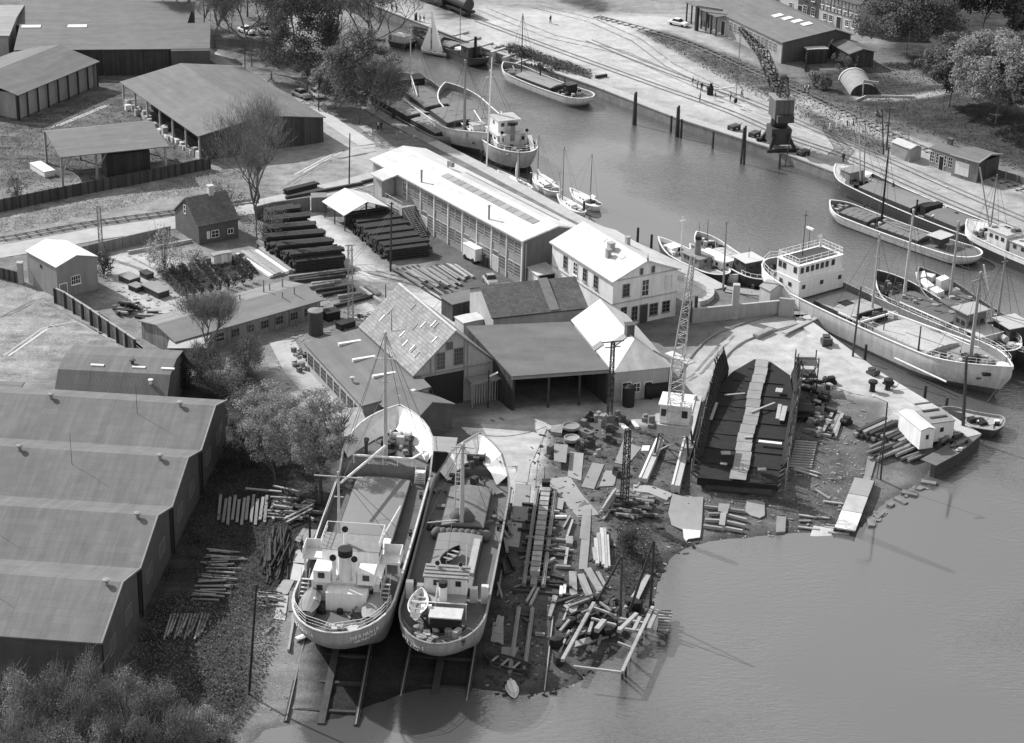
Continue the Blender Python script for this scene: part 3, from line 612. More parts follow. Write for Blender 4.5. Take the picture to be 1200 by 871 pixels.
# roof furniture
for (x, y, hh) in ((494, 212, 1.5), (573, 255, 1.7)):
    z = 7.3; u, v = H.px(x, y, z); b = MB(); b.tube(H.P(u, v, z-.5), H.P(u, v, z+hh), .14, .14, 8); b.lathe(tuple(H.P(u, v, z+hh)), [(.22, 0), (.22, .12), (.03, .25)], 8); b.build('stove_pipe', MSTEEL, H.root)
u, v = H.px(525, 196, 7.9); b = MB(); b.tube(H.P(u, v, 7.4), H.P(u, v, 8.9), .12, .12, 8); b.cbox(tuple(H.P(u+.9, v, 8.3)), 1.0, .5, .7); b.build('roof_ventilator', MSTEEL, H.root)
ra, rb = H.px(519, 204, 7.95), H.px(628, 260, 7.95)
for (v_a, wd, m) in ((rg*H.W-2.2, 1.25, DSKY), (rg*H.W+2.1, .35, MSTEEL)):
    nseg = 14; 
    for k in range(nseg if wd > 1 else 1):
        a = ra[0]+(rb[0]-ra[0])*k/nseg; c = ra[0]+(rb[0]-ra[0])*((k+.93)/nseg if wd > 1 else 1)
        def zr(v): return 6.9+rz_*(v/(rg*H.W) if v < rg*H.W else (H.W-v)/((1-rg)*H.W))
        b = MB(); b.hexa([H.P(a, v_a, zr(v_a)-.05), H.P(c, v_a, zr(v_a)-.05), H.P(c, v_a+wd, zr(v_a+wd)-.05), H.P(a, v_a+wd, zr(v_a+wd)-.05), H.P(a, v_a, zr(v_a)+.07), H.P(c, v_a, zr(v_a)+.07), H.P(c, v_a+wd, zr(v_a+wd)+.07), H.P(a, v_a+wd, zr(v_a+wd)+.07)]); b.build('rooflight' if wd > 1 else 'roof_walkway', m, H.root)
MB().tube(H.P(H.L-.3, .9, 0), H.P(H.L-.3, .9, 6.3), .07).build('downpipe', LSTEEL, H.root)
# lean-to garage between workshop and house
Gg = Bld('garage', 'small flat white roofed garage squeezed between workshop and white house', 'garage', (608.9, 306.5), (629.6, 323), (646.8, 312.5), 2.7, inset=.2); Gg.roof(.05, WROOF, ridge=.9); Gg.walls(WWALL, sides='ACD'); Gg.walls(BLACK, sides='B', name='dark_opening')
# --- the white two storey house
N = Bld('white_house', 'pale two storey house with white gable roof near the harbour crane', 'house', (643.5, 283.5), (718, 331), (801, 317), 6.9, inset=.35)
N.roof(2.2, WROOF, th=.18); N.walls(mat('house_render', .60, .9, .1, .8, 'paint'))
b = MB(); zb = 3.55
b.beam(N.P(.3, .3, zb), N.P(N.L-.3, .3, zb), .12, .16); b.beam(N.P(N.L-.3, .3, zb), N.P(N.L-.3, N.W-.3, zb), .12, .16); b.beam(N.P(N.L-.3, .4, 6.85), N.P(N.L-.3, N.W-.4, 6.85), .1, .13); b.build('cornice_band', GREND, N.root)
for t, dk in ((.24, 1), (.4, 0), (.55, 1), (.72, 1)): N.win('A', t*N.L, 4.3, 1.0, 1.8, 2, 3, WHITE if not dk else MSTEEL, sill=True)
for t in (.22, .5): N.win('B', t*N.W, 4.35 if t < .4 else 3.9, 1.05, 1.75 if t < .4 else 2.3, 2, 3, WHITE if t > .4 else MSTEEL, sill=True)
N.win('B', .84*N.W, 4.3, 1.1, 1.9, 1, 1, WHITE, RENDER_)
for t, w_, h_, z_ in ((.2, .9, 1.9, .9), (.36, .9, 2.0, .6), (.64, 1.3, 1.7, .8), (.82, 1.2, 1.6, .9)): N.win('B', t*N.W, z_, w_, h_, 2, 3, MSTEEL, sill=True)
door(N.root, N.P(N.L-.35, .49*N.W, 0), N.P(0, 1, 0), N.P(1, 0, 0), 1.2, 2.6, DWOOD, GREND)
for t in (.43, .6): N.win('B', t*N.W, 7.05, .55, .95, 1, 1, GREND)
for (x, y, s_) in ((716, 292, .8), (735.5, 284.5, .55), (713, 296.5, .6)):
    u, v = N.px(x, y, 8.6); z0 = N.eh+2.2*min(v, N.W-v)/(N.W/2)-.3; chimney(N.root, N.P(u, v, z0), s_, s_, 1.3, GREND)
for (x, y) in ((703, 284), (724, 302)): u, v = N.px(x, y, 8.3); skylight(N.root, N.P, u, v, .9, .7, .38, N.eh+2.2*v/(N.W/2)-.05, LSTEEL)
u, v = N.px(760, 306, 9); MB().lathe(tuple(N.P(N.L-.1, N.W/2, 9.0)), [(.12, 0), (.14, .3), (.05, .6), (.02, 1.1)], 8).build('finial', MSTEEL, N.root)
# --- tiled workshop with gable to the yard
Y = Bld('tiled_workshop', 'steep old tiled workshop with brick gable facing the slipways', 'workshop', (420, 383), (484, 441), (599, 437), 4.8, inset=.3)
Y.roof(5.0, TILE, th=.2); Y.walls(PBRICK)
for t, z_, w_, h_ in ((.33, 4.9, 1.3, 2.2), (.55, 5.1, 1.2, 2.2), (.44, 7.3, .9, 1.0)): Y.win('B', t*Y.W, z_, w_, h_, 4, 4, MSTEEL)
b = MB(); 
b.beam(Y.P(Y.L-.25, .4, 4.55), Y.P(Y.L-.25, Y.W-.4, 4.55), .12, .18)
for t in (.22, .28, .62, .66): b.beam(Y.P(Y.L-.25, t*Y.W, 3.2), Y.P(Y.L-.25, t*Y.W, 4.8+5.0*min(t, 1-t)*2-.3), .1, .12, up=(0, 1, 0))
b.build('timber_framing', WOOD, Y.root)
MB().cbox(Y.P(Y.L-.2, Y.W*.38, -.1), .3, Y.W*.45, 4.3).build('dark_opening', BLACK, Y.root)
b = MB(); 
for k in range(11): b.cbox(Y.P(Y.L+1.0, Y.W*.66+k*.36, 0), .06, .16, 2.6)
b.beam(Y.P(Y.L+1.0, Y.W*.64, 2.7), Y.P(Y.L+1.0, Y.W*.97, 2.7), .14, .3); b.build('slatted_door', LWOOD, Y.root)
b = MB(); b.beam(Y.P(Y.L+1.0, Y.W*.63, 3.2), Y.P(Y.L+1.0, Y.W*.98, 3.2), 1.9, .12); b.beam(Y.P(Y.L+1.9, Y.W*.63, 0), Y.P(Y.L+1.9, Y.W*.63, 3.2), .14, .14); b.build('balcony', WOOD, Y.root)
b = MB(); b.beam(Y.P(-.1, Y.W/2, 9.83), Y.P(Y.L+.1, Y.W/2, 9.83), .3, .14); b.build('ridge_cap', LSTEEL, Y.root)
random.seed(5)
for k in range(13):
    u = random.uniform(.15, .92)*Y.L; v = random.uniform(.08, .42)*Y.W; skylight(Y.root, Y.P, u, v, .16, .7, 5.0/(Y.W/2), 4.8+5.0*v/(Y.W/2)+.0, PBRICK if k % 2 else SKYL)
# --- low L shaped workshop left of it
Q = Bld('low_workshop', 'long low workshop with dark flat roof and pale strip skylights left of the tiled roof', 'workshop', (356, 402), (424, 476), (487, 441), 3.6, inset=.3)
Q.roof(1.0, FELT, ridge=.97, th=.18); Q.walls(GREND)
for k in range(8): Q.win('A', Q.L*(.08+.115*k), 1.0, 1.6, 1.6, 4, 3, MSTEEL)
for (x, y) in ((401, 402), (417.5, 420.5), (441, 440)): u, v = Q.px(x, y, 4.3); b = MB(); z0 = 3.6+v/Q.W-.05; b.cbox(Q.P(u, v+1, z0), .45, 3.0, .35); b.build('skylight', SKYL, Q.root)
u, v = Q.px(413, 446, 4); vent(Q.root, Q.P(u, v, 3.9), .25, .7); u, v = Q.px(459, 407, 4.2); b = MB(); b.tube(Q.P(u, v, 4), Q.P(u, v, 9), .06, .04); b.cbox(Q.P(u, v, 4.1), .6, .6, 1.0); b.build('flue', BLACK, Q.root)
Q2 = Bld('gabled_workshop', 'dark felt roofed gabled shed behind the bow of the large coaster', 'workshop', (444, 474), (487, 493), (566, 487), 3.6, inset=.3)
Q2.roof(1.5, FELT, th=.16, ridge=.42); Q2.walls(DBRICK)
for (x, y) in ((477, 462),): u, v = Q2.px(x, y, 4.4); MB().cbox(Q2.P(u, v, 4.3), .45, 2.6, .35).build('skylight', SKYL, Q2.root)

Q3 = Bld('lean_to_shed', 'grey flat roofed lean-to shed beside the leafy tree and the coaster bow', 'shed', (398, 512), (437, 508), (433, 476), 3.0, inset=.3); Q3.roof(.2, mat('grey_felt', .3, .9, .15, .6, 'felt'), ridge=.9); Q3.walls(BOARD)
Q4 = Bld('lean_to_shed', 'small grey flat roofed hut between the two coaster bows', 'shed', (500, 528), (532, 530), (536, 513), 2.8, inset=.3); Q4.roof(.1, MATS['grey_felt'], ridge=.9); Q4.walls(BOARD)
# --- wide dark canopy
dc = [at(714, 433, 4.8), at(600, 441, 4.8), at(546, 382, 6.8), at(668, 377, 6.8)]; D = empty('boat_canopy', (dc[0].x, dc[0].y, 0), 0, 'wide dark felt roofed open shed between the tiled workshop and the white hipped roof', 'open shed'); dl = [p-D.location for p in dc]
o_ = MB(); o_.hexa([p-Vector((0, 0, .2)) for p in dl]+dl).build('roof', FELT, D)
b = MB()
for i_, j_ in ((1, 2), (2, 3), (3, 0)):
    p, q = dl[i_]*.985+dl[(i_+2) % 4]*.015, dl[j_]*.985+dl[(j_+2) % 4]*.015; b.hexa([(p.x, p.y, -.2), (q.x, q.y, -.2), (q.x+.02, q.y+.2, -.2), (p.x+.02, p.y+.2, -.2), (p.x, p.y, p.z-.2), (q.x, q.y, q.z-.2), (q.x+.02, q.y+.2, q.z-.2), (p.x+.02, p.y+.2, p.z-.2)])
b.build('wall', BOARD, D)
for t in (.02, .3, .62, .98): p = dl[0].lerp(dl[1], t)+Vector((0, .5, 0)); MB().beam((p.x, p.y, 0), (p.x, p.y, 4.65), .28, .28, up=(1, 0, 0)).build('post', DWOOD, D)
MB().beam(dl[0]+Vector((0, .1, -.35)), dl[1]+Vector((0, .1, -.35)), .2, .3).build('eave_beam', WOOD, D)
# --- dark tiled shed behind
E_ = Bld('tiled_shed', 'gabled shed with dark pantile roof between canopy and white house', 'shed', (576.5, 373), (690, 361), (664, 325.5), 4.9, inset=.3); E_.roof(2.4, DTILE, th=.18); E_.walls(PBRICK)
u, v = E_.px(640, 345, 6); b = MB(); b.hexa([E_.P(u-.5, 0.2, 4.95), E_.P(u+.8, 0.2, 4.95), E_.P(u+.8, E_.W/2, 7.4), E_.P(u-.5, E_.W/2, 7.4), E_.P(u-.5, .2, 5.1), E_.P(u+.8, .2, 5.1), E_.P(u+.8, E_.W/2, 7.52), E_.P(u-.5, E_.W/2, 7.52)]); b.build('zinc_strip', MSTEEL, E_.root)
Fw = Bld('flat_shed', 'little flat white roofed lean-to in front of the dark pantile shed', 'shed', (532, 371), (543, 379), (573, 376), 3.0, inset=.1); Fw.roof(.05, WROOF); Fw.walls(RENDER_)
Fd = Bld('flat_shed', 'low dark flat roofed store beside the laid out planks', 'shed', (515, 347), (530, 357), (617, 343), 2.6, inset=.2); Fd.roof(.1, FELT); Fd.walls(BOARD)
# --- white hipped roof
X = Bld('hipped_workshop', 'workshop with bright white hipped roof and brick chimney beside the lattice crane', 'workshop', (669, 375), (719, 437), (788, 430), 4.1, inset=.35)
X.roof(2.6, WROOF, th=.16, hip1=3.6); X.walls(GREND, rise=0, sides='ABC'); X.walls(GREND, sides='D', name='gable_wall')
u, v = X.px(737, 400, 5.6); chimney(X.root, X.P(u, v, 5.0), 1.0, 1.0, 2.9, DBRICK)
for t, w_, h_, m in ((.25, 1.1, 2.4, BLACK), (.62, .9, 2.2, BLACK)): door(X.root, X.P(X.L-.35, t*X.W, 0), X.P(0, 1, 0), X.P(1, 0, 0), w_, h_, m)
X.win('B', .42*X.W, 1.0, .9, 1.2, 2, 2)
for (x, y) in ((697, 399), (723, 404)): u, v = X.px(x, y, 5); skylight(X.root, X.P, u, v-.8, 1.2, 1.6, 2.6/(X.W/2), 4.1+2.6*(v-.8)/(X.W/2), MSTEEL)
u, v = X.px(776, 410, 5); skylight(X.root, X.P, u, v-1.2, .4, 2.0, -2.6/(X.W/2), 4.1+2.6*(X.W-v+1.2)/(X.W/2), MSTEEL)
b = MB(); b.lathe(tuple(X.P(X.L+1.2, X.W*.22, 0)), [(.75, 0), (.75, 2.6), (.3, 2.9)], 14); tag(b.build('boiler_tank', BLACK, None, X.root.location+(X.root.matrix_basis.to_3x3() @ Vector((0, 0, 0)))), 'upright black boiler against the white hipped workshop', 'tank').rotation_euler.z = X.ang
b = MB(); b.tube((-1.8, 0, 1.0), (1.8, 0, 1.0), .95, .95, 14); b.cbox((-1, 0, 0), .3, 1.4, .5); b.cbox((1, 0, 0), .3, 1.4, .5); o = b.build('boiler_tank', BLACK); o.location = G(770, 465); o.rotation_euler.z = frame(at(719, 437), at(788, 430)); tag(o, 'dark boiler lying on its side beside the white hipped workshop', 'tank')
# --- low shed with grey roof in the middle left
Z = Bld('low_shed', 'long low shed with grey felt roof and stove pipes behind the bare tree', 'shed', (205, 401), (379, 351.5), (332, 329), 2.5, inset=.3)
Z.roof(.9, mat('worn_felt', .22, .9, .2, .6, 'felt'), th=.15); Z.walls(GBOARD)
for k in range(7): Z.win('A', Z.L*(.3+.1*k), .7, 1.2, 1.1, 3, 2, MSTEEL)
for (x, y, h_) in ((309, 341, 1.6), (331, 335, 1.1), (345, 343, .8), (331, 347, .6), (316, 339, .8), (281, 350, .6), (262, 355, .7)):
    u, v = Z.px(x, y, 3.3); b = MB(); b.tube(Z.P(u, v, 2.7), Z.P(u, v, 3.3+h_), .12 if h_ > 1 else .08, .1, 7); b.build('stove_pipe', MSTEEL, Z.root)
Z2 = Bld('flat_shed', 'pale flat roofed annexe between the bare trees', 'shed', (196, 408), (243, 408), (300, 392), 2.2, inset=.2); Z2.roof(.1, mat('pale_felt', .45, .9, .25, .6, 'felt')); Z2.walls(GBOARD)
Z3 = Bld('garden_hut', 'tiny grey roofed hut beside the white flowering hedge', 'hut', (246, 297), (250, 300), (270, 294), 1.9, inset=.1); Z3.roof(.1, MATS['grey_felt']); Z3.walls(WWALL)
# --- sheds in the upper left
S1 = Bld('storage_shed', 'dark storage shed furthest back in the upper left corner', 'shed', (10, 29.5), (218, 32.5), (187, 3), 5.0); S1.roof(1.2, FELT, ridge=.8); S1.walls(BOARD)
S0 = Bld('storage_shed', 'bright roofed shed corner at the upper left picture edge', 'shed', (-90, 42), (11, 42), (11, 6), 6.0); S0.roof(.6, MATS['grey_felt'] if 'grey_felt' in MATS else WROOF); S0.walls(GREND)
S2 = Bld('storage_shed', 'dark storage shed with a round arched gateway at its right end', 'shed', (16, 59), (246, 57), (218, 32), 5.0); S2.roof(1.4, FELT, ridge=.85); S2.walls(BOARD)
for x in (25, 79): u, v = S2.px(x, 33, 6.2); skylight(S2.root, S2.P, u, S2.W*.72, 3.5, 1.3, .1, 6.2, SKYL)
b = MB(); u = S2.L*.83
b.box(S2.L*.80, S2.L*1.0, *sorted((S2.sg*.1, -S2.sg*1.0)), 0, 4.9)
b.build('gate_block', DBRICK, S2.root)
S3 = Bld('storage_shed', 'open fronted shed with low gable roof cut by the left picture edge', 'shed', (117, 72), (21, 112), (-75, 96), 4.6); S3.roof(1.9, FELT); S3.walls(GREND, sides='CD')
S3.walls(mat('shed_bays', .3, .9, .3, .5, 'paint'), sides='AB', i=1.0, name='inner_wall', rise=0)
for k in range(9): MB().beam(S3.P(S3.L*k/8*.98+.3, .5, 0), S3.P(S3.L*k/8*.98+.3, .5, 4.6), .25, .25, up=(1, 0, 0)).build('post', DWOOD, S3.root)
for k in range(4): MB().beam(S3.P(S3.L-.5, S3.W*k/4+.4, 0), S3.P(S3.L-.5, S3.W*k/4+.4, 4.6), .25, .25, up=(1, 0, 0)).build('post', DWOOD, S3.root)
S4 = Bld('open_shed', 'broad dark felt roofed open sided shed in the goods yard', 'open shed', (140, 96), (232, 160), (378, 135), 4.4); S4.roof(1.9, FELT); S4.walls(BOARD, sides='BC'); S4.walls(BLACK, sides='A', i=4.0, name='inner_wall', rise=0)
for k in range(7): MB().beam(S4.P(S4.L*k/6*.97+.3, .5, 0), S4.P(S4.L*k/6*.97+.3, .5, 4.4), .3, .3, up=(1, 0, 0)).build('post', mat('pale_post', .35, .9), S4.root)
random.seed(11); gd = []
for k in range(26):
    u = S4.L*(.04+.036*k); o = MB().cbox((0, 0, 0), random.uniform(.6, 1.3), random.uniform(.5, 1.2), random.uniform(.4, 1.5)).build('goods_crate', random.choice([LWOOD, WHITE, WOOD, CONC])); q = S4.root.matrix_basis @ S4.P(u, random.uniform(.2, 1.6), 0); o.location = (q.x, q.y, 0); o.rotation_euler.z = S4.ang+random.uniform(-.2, .2); tag(o, 'pale goods crate in the row along the open side of the broad shed', 'crate', 'goods along the open shed')
S5 = Bld('loading_shed', 'tall open timber shed with a sloping dark roof on braced posts beside the board fence', 'open shed', (70.4, 184.5), (198, 171.5), (157, 143), 5.2); S5.roof(.7, FELT, ridge=.82)
for t in (.015, .33, .97):
    for v in (.5, S5.W-.8):
        b = MB(); b.beam(S5.P(t*S5.L, v, 0), S5.P(t*S5.L, v, 5.1), .35, .35, up=(1, 0, 0)); b.beam(S5.P(t*S5.L, v, 2.4), S5.P(t*S5.L+(1.7 if t < .9 else -1.7), v, 5), .18, .18); 
        b.build('post', WOOD, S5.root)
b = MB(); b.box(S5.L*.45, S5.L*.86, *sorted((S5.sg*3, S5.sg*6.5)), 0, 3.8); b.build('tool_store', BOARD, S5.root)
# --- old cottage
Kc = Bld('cottage', 'small old dark brick cottage with steep tiled roof beside the big bare tree', 'cottage', (232, 266), (281, 256.5), (246, 238), 3.0, inset=.2)
Kc.roof(3.2, DTILE, th=.2); Kc.walls(DBRICK); Kc.win('A', 2.8, .8, 1.2, 1.1, 2, 2); Kc.win('A', 2.8-1.1, .8, .4, 1.1, 1, 1, WHITE, WHITE); Kc.win('A', Kc.L*.78, .9, .9, .8, 2, 1); Kc.win('D', Kc.W*.55, 3.6, .7, 1.3, 1, 2)
chimney(Kc.root, Kc.P(Kc.L*.62, Kc.W*.5, 5.8), .8, .8, 1.5, CONC)
# --- depot, town houses and huts of the far bank
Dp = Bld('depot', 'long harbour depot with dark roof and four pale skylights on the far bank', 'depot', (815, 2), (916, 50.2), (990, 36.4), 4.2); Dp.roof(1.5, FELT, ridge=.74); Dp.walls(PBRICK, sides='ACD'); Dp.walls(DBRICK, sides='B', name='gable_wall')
for k in range(12): Dp.win('A', Dp.L*(.42+.045*k), 1.6, 1.0, 1.8, 3, 3, LSTEEL, FW)
for k in range(4):
    x, y = 912+k*11.3, 20+k*3.7; u, v = Dp.px(x, y, 5.0); z0 = 4.2+1.5*v/(Dp.W*.74); skylight(Dp.root, Dp.P, u-1.0, v-1.0, 1.5, 2.0, 1.5/(Dp.W*.74), z0-.1, SKYL)
b = MB()
for k in range(7): b.beam(Dp.P(Dp.L*(-.02+.06*k), -1.5, 0), Dp.P(Dp.L*(-.02+.06*k), -1.5, 4.0), .25, .25, up=(1, 0, 0))
b.build('porch_posts', DWOOD, Dp.root)
for k in range(4): door(Dp.root, Dp.P(Dp.L*(.06+.09*k), .35, 0), Dp.P(1, 0, 0), Dp.P(0, -1, 0), 1.4, 2.8, DWOOD if k % 2 else GREND)
b = MB(); b.hexa([Dp.P(-1, -1.9, 4.0), Dp.P(Dp.L*.36, -1.9, 4.0), Dp.P(Dp.L*.36, .2, 4.1), Dp.P(-1, .2, 4.1), Dp.P(-1, -1.9, 4.13), Dp.P(Dp.L*.36, -1.9, 4.13), Dp.P(Dp.L*.36, .2, 4.24), Dp.P(-1, .2, 4.24)]); b.build('porch_roof', FELT, Dp.root)
gt = empty('gantry_gate', G(816, 36), frame(at(816, 36), at(832, 41)), 'dark timber portal standing at the left end of the depot', 'portal'); b = MB(); b.beam((0, 0, 0), (0, 0, 5), .7, .5, up=(1, 0, 0)).build('post', DWOOD, gt); MB().beam((0, 0, 5), (5, 2, 5), .5, .5).build('beam', WOOD, gt)
def town(name, label, A, B, eh, wallm, dep, rise, wins, group='row of town houses', doors=(), frames=None, roofm=None):
    a, b_ = at(*A), at(*B); L = (b_-a).length; ang = frame(a, b_); rt = empty(name, (a.x, a.y, 0), ang, label, 'house', group); s = 1 if (Vector((-math.sin(ang), math.cos(ang), 0)).y > 0) else -1
    P = lambda u, v, z: Vector((u, s*v, z)); bx = MB(); bx.prism([P(0.004, 0, 0)[:2], P(L-.004, 0, 0)[:2], P(L-.004, dep, 0)[:2], P(0.004, dep, 0)[:2]], -.2, eh); bx.build('wall', wallm, rt)
    r = MB(); 
    r.hexa([P(0, -.4, eh-.1), P(L, -.4, eh-.1), P(L, dep/2, eh+rise), P(0, dep/2, eh+rise), P(0, -.4, eh+.1), P(L, -.4, eh+.1), P(L, dep/2, eh+rise+.2), P(0, dep/2, eh+rise+.2)]); r.hexa([P(0, dep+.4, eh-.1), P(L, dep+.4, eh-.1), P(L, dep/2, eh+rise), P(0, dep/2, eh+rise), P(0, dep+.4, eh+.1), P(L, dep+.4, eh+.1), P(L, dep/2, eh+rise+.2), P(0, dep/2, eh+rise+.2)])
    for u in (0.05, L-.05): r.quad(P(u, 0, eh), P(u, dep, eh), P(u, dep/2, eh+rise))
    r.build('roof', roofm or DTILE, rt); chimney(rt, P(L*.3, dep/2, eh+rise-.3), .8, .8, 1.4)
    for (t, z, w_, h_) in wins: window(rt, P(t*L, 0, z), P(1, 0, 0), P(0, -1, 0), w_, h_, 2, 3, WHITE, GLASS, sill=True)
    for t in doors: door(rt, P(t*L, 0, 0), P(1, 0, 0), P(0, -1, 0), 1.2, 2.4, DWOOD)
    if frames:
        f = MB(); 
        for k in range(int(L/1.0)+1): f.beam(P(min(k*1.0+.1, L-.1), -.03, eh*.5), P(min(k*1.0+.1, L-.1), -.03, eh-.1), .16, .06, up=tuple(P(0, -1, 0)))
        for z in (eh*.5, eh*.74, eh-.15): f.beam(P(0, -.035, z), P(L, -.035, z), .18, .05)
        f.build('timber_framing', frames, rt)
    return rt
wr = lambda n_, z, w_=1.0, h_=1.4: [((k+.5)/n_, z, w_, h_) for k in range(n_)]
town('town_house', 'plain pale rendered town house behind the depot roof', (872, 0), (934, 19), 6.0, RENDER_, 9, 4, wr(4, 1.0)+wr(5, 3.9), doors=(.3, .62))
town('town_house', 'dark fronted town house in the middle of the row behind the depot', (934, 19), (959, 26.5), 6.2, DBRICK, 9, 4, [(.35, 1.0, 1.1, 1.7), (.72, 1.0, 1.1, 1.7), (.3, 4, .9, 1.2), (.7, 4, .9, 1.2)], doors=(.12,))
town('town_house', 'half timbered town house with pale panels at the end of the row', (959, 26.5), (1006, 41), 6.0, RENDER_, 9, 4, [(.15, 1, 1, 1.3), (.3, 1, 1, 1.3), (.7, 1, 1, 1.3), (.88, 1, 1, 1.3)]+wr(7, 4.0, .7, 1.0), doors=(.5,), frames=DWOOD)
town('town_house', 'gabled town house half hidden by trees in the upper right corner', (1194, 25), (1240, 38), 5.5, RENDER_, 9, 4, wr(4, 2.5), group=None)
D2 = Bld('storage_shed', 'small dark square roofed shed tucked under the trees right of the depot', 'shed', (972.5, 50.8), (995.5, 63.5), (1012, 52.7), 3.0); D2.roof(.8, SHEET); D2.walls(BOARD)
D3 = Bld('flat_shed', 'little white roofed lean-to in the depot yard', 'shed', (942, 55), (946, 58), (966, 53), 3.0, inset=.1); D3.roof(.05, WROOF); D3.walls(BOARD)
# nissen hut
a, b_, c_ = at(996.5, 112), at(1029, 112), at(1013, 84); ang = frame(a, b_); mid = (a+b_)/2; ax = (c_-mid); rr = (b_-a).length/2; Ln = 9.0
nh = empty('arched_hut', mid, ang, 'round arched corrugated hut half sunk in the grassy bank', 'hut'); b = MB(); rows = []
for k in range(13): t = math.pi*k/12; rows.append([(rr*math.cos(t), 0, rr*.85*math.sin(t)), (rr*math.cos(t), Ln, rr*.85*math.sin(t)+.3)])
b.grid(rows).build('roof', mat('hut_sheet', .22, .8, .35, 1.0, 'paint'), nh); b = MB(); b.quad(*[(rr*.98*math.cos(math.pi*k/12), .25, rr*.83*math.sin(math.pi*k/12)) for k in range(13)]); b.quad(*[(rr*.98*math.cos(math.pi*k/12), Ln-.25, rr*.83*math.sin(math.pi*k/12)) for k in range(13)]); b.build('end_wall', BOARD, nh)
b = MB(); 
for k in range(12): t0, t1 = math.pi*k/12, math.pi*(k+1)/12; b.beam((rr*1.03*math.cos(t0), Ln, rr*.85*math.sin(t0)+.3), (rr*1.03*math.cos(t1), Ln, rr*.85*math.sin(t1)+.3), .5, .25)
b.build('rear_arch', CONC, nh)
b = MB(); b.beam((-.5, -.6, 2.9), (rr-.3, -.6, 2.5), .3, .5); b.beam((-.5, -.7, 0), (-.5, -.7, 3.1), .2, .2, up=(1, 0, 0)); b.build('sign_board', LWOOD, nh)
# signal cabin and hut
Sg = Bld('signal_cabin', 'timber framed quay office with dark shallow roof on the far quay', 'cabin', (1114, 182), (1147.3, 191.6), (1164, 178.3), 3.5, inset=.3); Sg.roof(.7, FELT); Sg.walls(BOARD, rise=0, sides='BCD'); Sg.walls(GBOARD, rise=0, sides='A', name='front_wall')
b = MB(); b.beam(Sg.P(0, 0, 3.6), Sg.P(Sg.L, 0, 3.6), .16, .16); b.beam(Sg.P(Sg.L, 0, 3.6), Sg.P(Sg.L, Sg.W/2, 4.3), .16, .16); b.beam(Sg.P(Sg.L, Sg.W/2, 4.3), Sg.P(Sg.L, Sg.W, 3.6), .16, .16); b.build('fascia', LWOOD, Sg.root)
MB().cbox(Sg.P(Sg.L*.42, .25, .6), 2.6, .12, 2.2).build('notice_board', WHITE, Sg.root)
Sh = Bld('quay_office', 'low quay office with tall white framed windows adjoining the cabin', 'cabin', (1089, 173), (1118.5, 182.5), (1128, 172.5), 3.2, inset=.25); Sh.roof(.3, FELT); Sh.walls(WOOD, rise=0)
for k in range(4): Sh.win('A', Sh.L*(.12+.24*k), .9, .9, 1.7, 2, 3)
door(Sh.root, Sh.P(Sh.L*.5, .25, 0), Sh.P(1, 0, 0), Sh.P(0, -1, 0), .9, 2.3, BLACK); chimney(Sh.root, Sh.P(Sh.L*.25, Sh.W*.8, 3.2), .8, .6, 1.1, DBRICK)
Si = Bld('quay_hut', 'small brown hut with pale roof beside the railway track', 'hut', (1044, 166), (1066.7, 175.3), (1078.5, 171), 2.3, inset=.15); Si.roof(.5, mat('zinc_sheet', .48, .7, .2, .8, 'felt'), th=.08); Si.walls(WOOD)
# quayside cabin complex on the right jetty
Ja = Bld('jetty_shed', 'long narrow jetty shed with brilliant white roof', 'shed', (1052.7, 484), (1079, 506), (1090, 498), 2.3, inset=.1, gz0=.15); Ja.roof(.3, TINR, th=.08); Ja.walls(WHITE); Ja.win('B', Ja.W*.5, .9, .5, .7, 1, 1)
Jb = Bld('jetty_shed', 'jetty shed with grey ribbed roof and white front at the water corner', 'shed', (1090, 498), (1120, 494), (1095, 480), 2.3, inset=.1, gz0=.15); Jb.roof(.15, mat('ribbed_grey_roof', .25, .8, .2, .8, 'felt'), th=.08); Jb.walls(WHITE)
Jb.win('A', Jb.L*.5, .9, .6, .7, 1, 1)
for k in range(3): MB().beam(Jb.P(.6, 1.2+k*1.9, 2.47+.02*k), Jb.P(Jb.L-.6, 1.2+k*1.9, 2.47+.02*k), .35, .08).build('roof_rib', STEEL, Jb.root)
Jc = Bld('quay_kiosk', 'tiny grey roofed kiosk at the stern of the white superstructure ship', 'kiosk', (889.5, 335), (902.7, 341.6), (921, 336), 2.4, inset=.1); Jc.roof(.7, MSTEEL); Jc.walls(RENDER_)
# walls
def wallrun(name, label, pts, h, th, m, cat='wall', cap=None, group=None, step=None):
    P = [G(x, y) for x, y in pts]; o = empty(name, P[0], 0, label, cat, group); b = MB(); B = P[0]
    for p, q in zip(P, P[1:]):
        p, q = p-B, q-B; b.beam(p+Vector((0, 0, h/2-.2)), q+Vector((0, 0, h/2-.2)), th, h+.4)
        if cap: pass
    b.build('panel', m, o)
    if cap:
        c = MB()
        for p, q in zip(P, P[1:]): c.beam(p-B+Vector((0, 0, h+.04)), q-B+Vector((0, 0, h+.04)), th+.12, .1)
        c.build('coping', cap, o)
    return o
wallrun('yard_wall', 'grey rendered yard wall behind the curved crane track', [(811, 378.5), (912, 368.5)], 2.0, .3, GREND, cap=CONC)
wallrun('yard_wall', 'taller grey wall end beside the white superstructure', [(912, 369.5), (930, 371.5)], 2.6, .4, GREND)
tag(MB().cbox((0, 0, 0), .9, .9, 5.0).build('brick_pillar', PBRICK, None, G(860.5, 373)), 'tall square pale pillar rising from the grey yard wall', 'pillar')
tag(MB().cbox((0, 0, 0), .9, .5, 3.0).cbox((1.0, .2, 0), .4, .4, 3.6).build('gate_post', DWOOD, None, G(806, 377)), 'dark gate post pair between the white house and the yard wall', 'gate post')
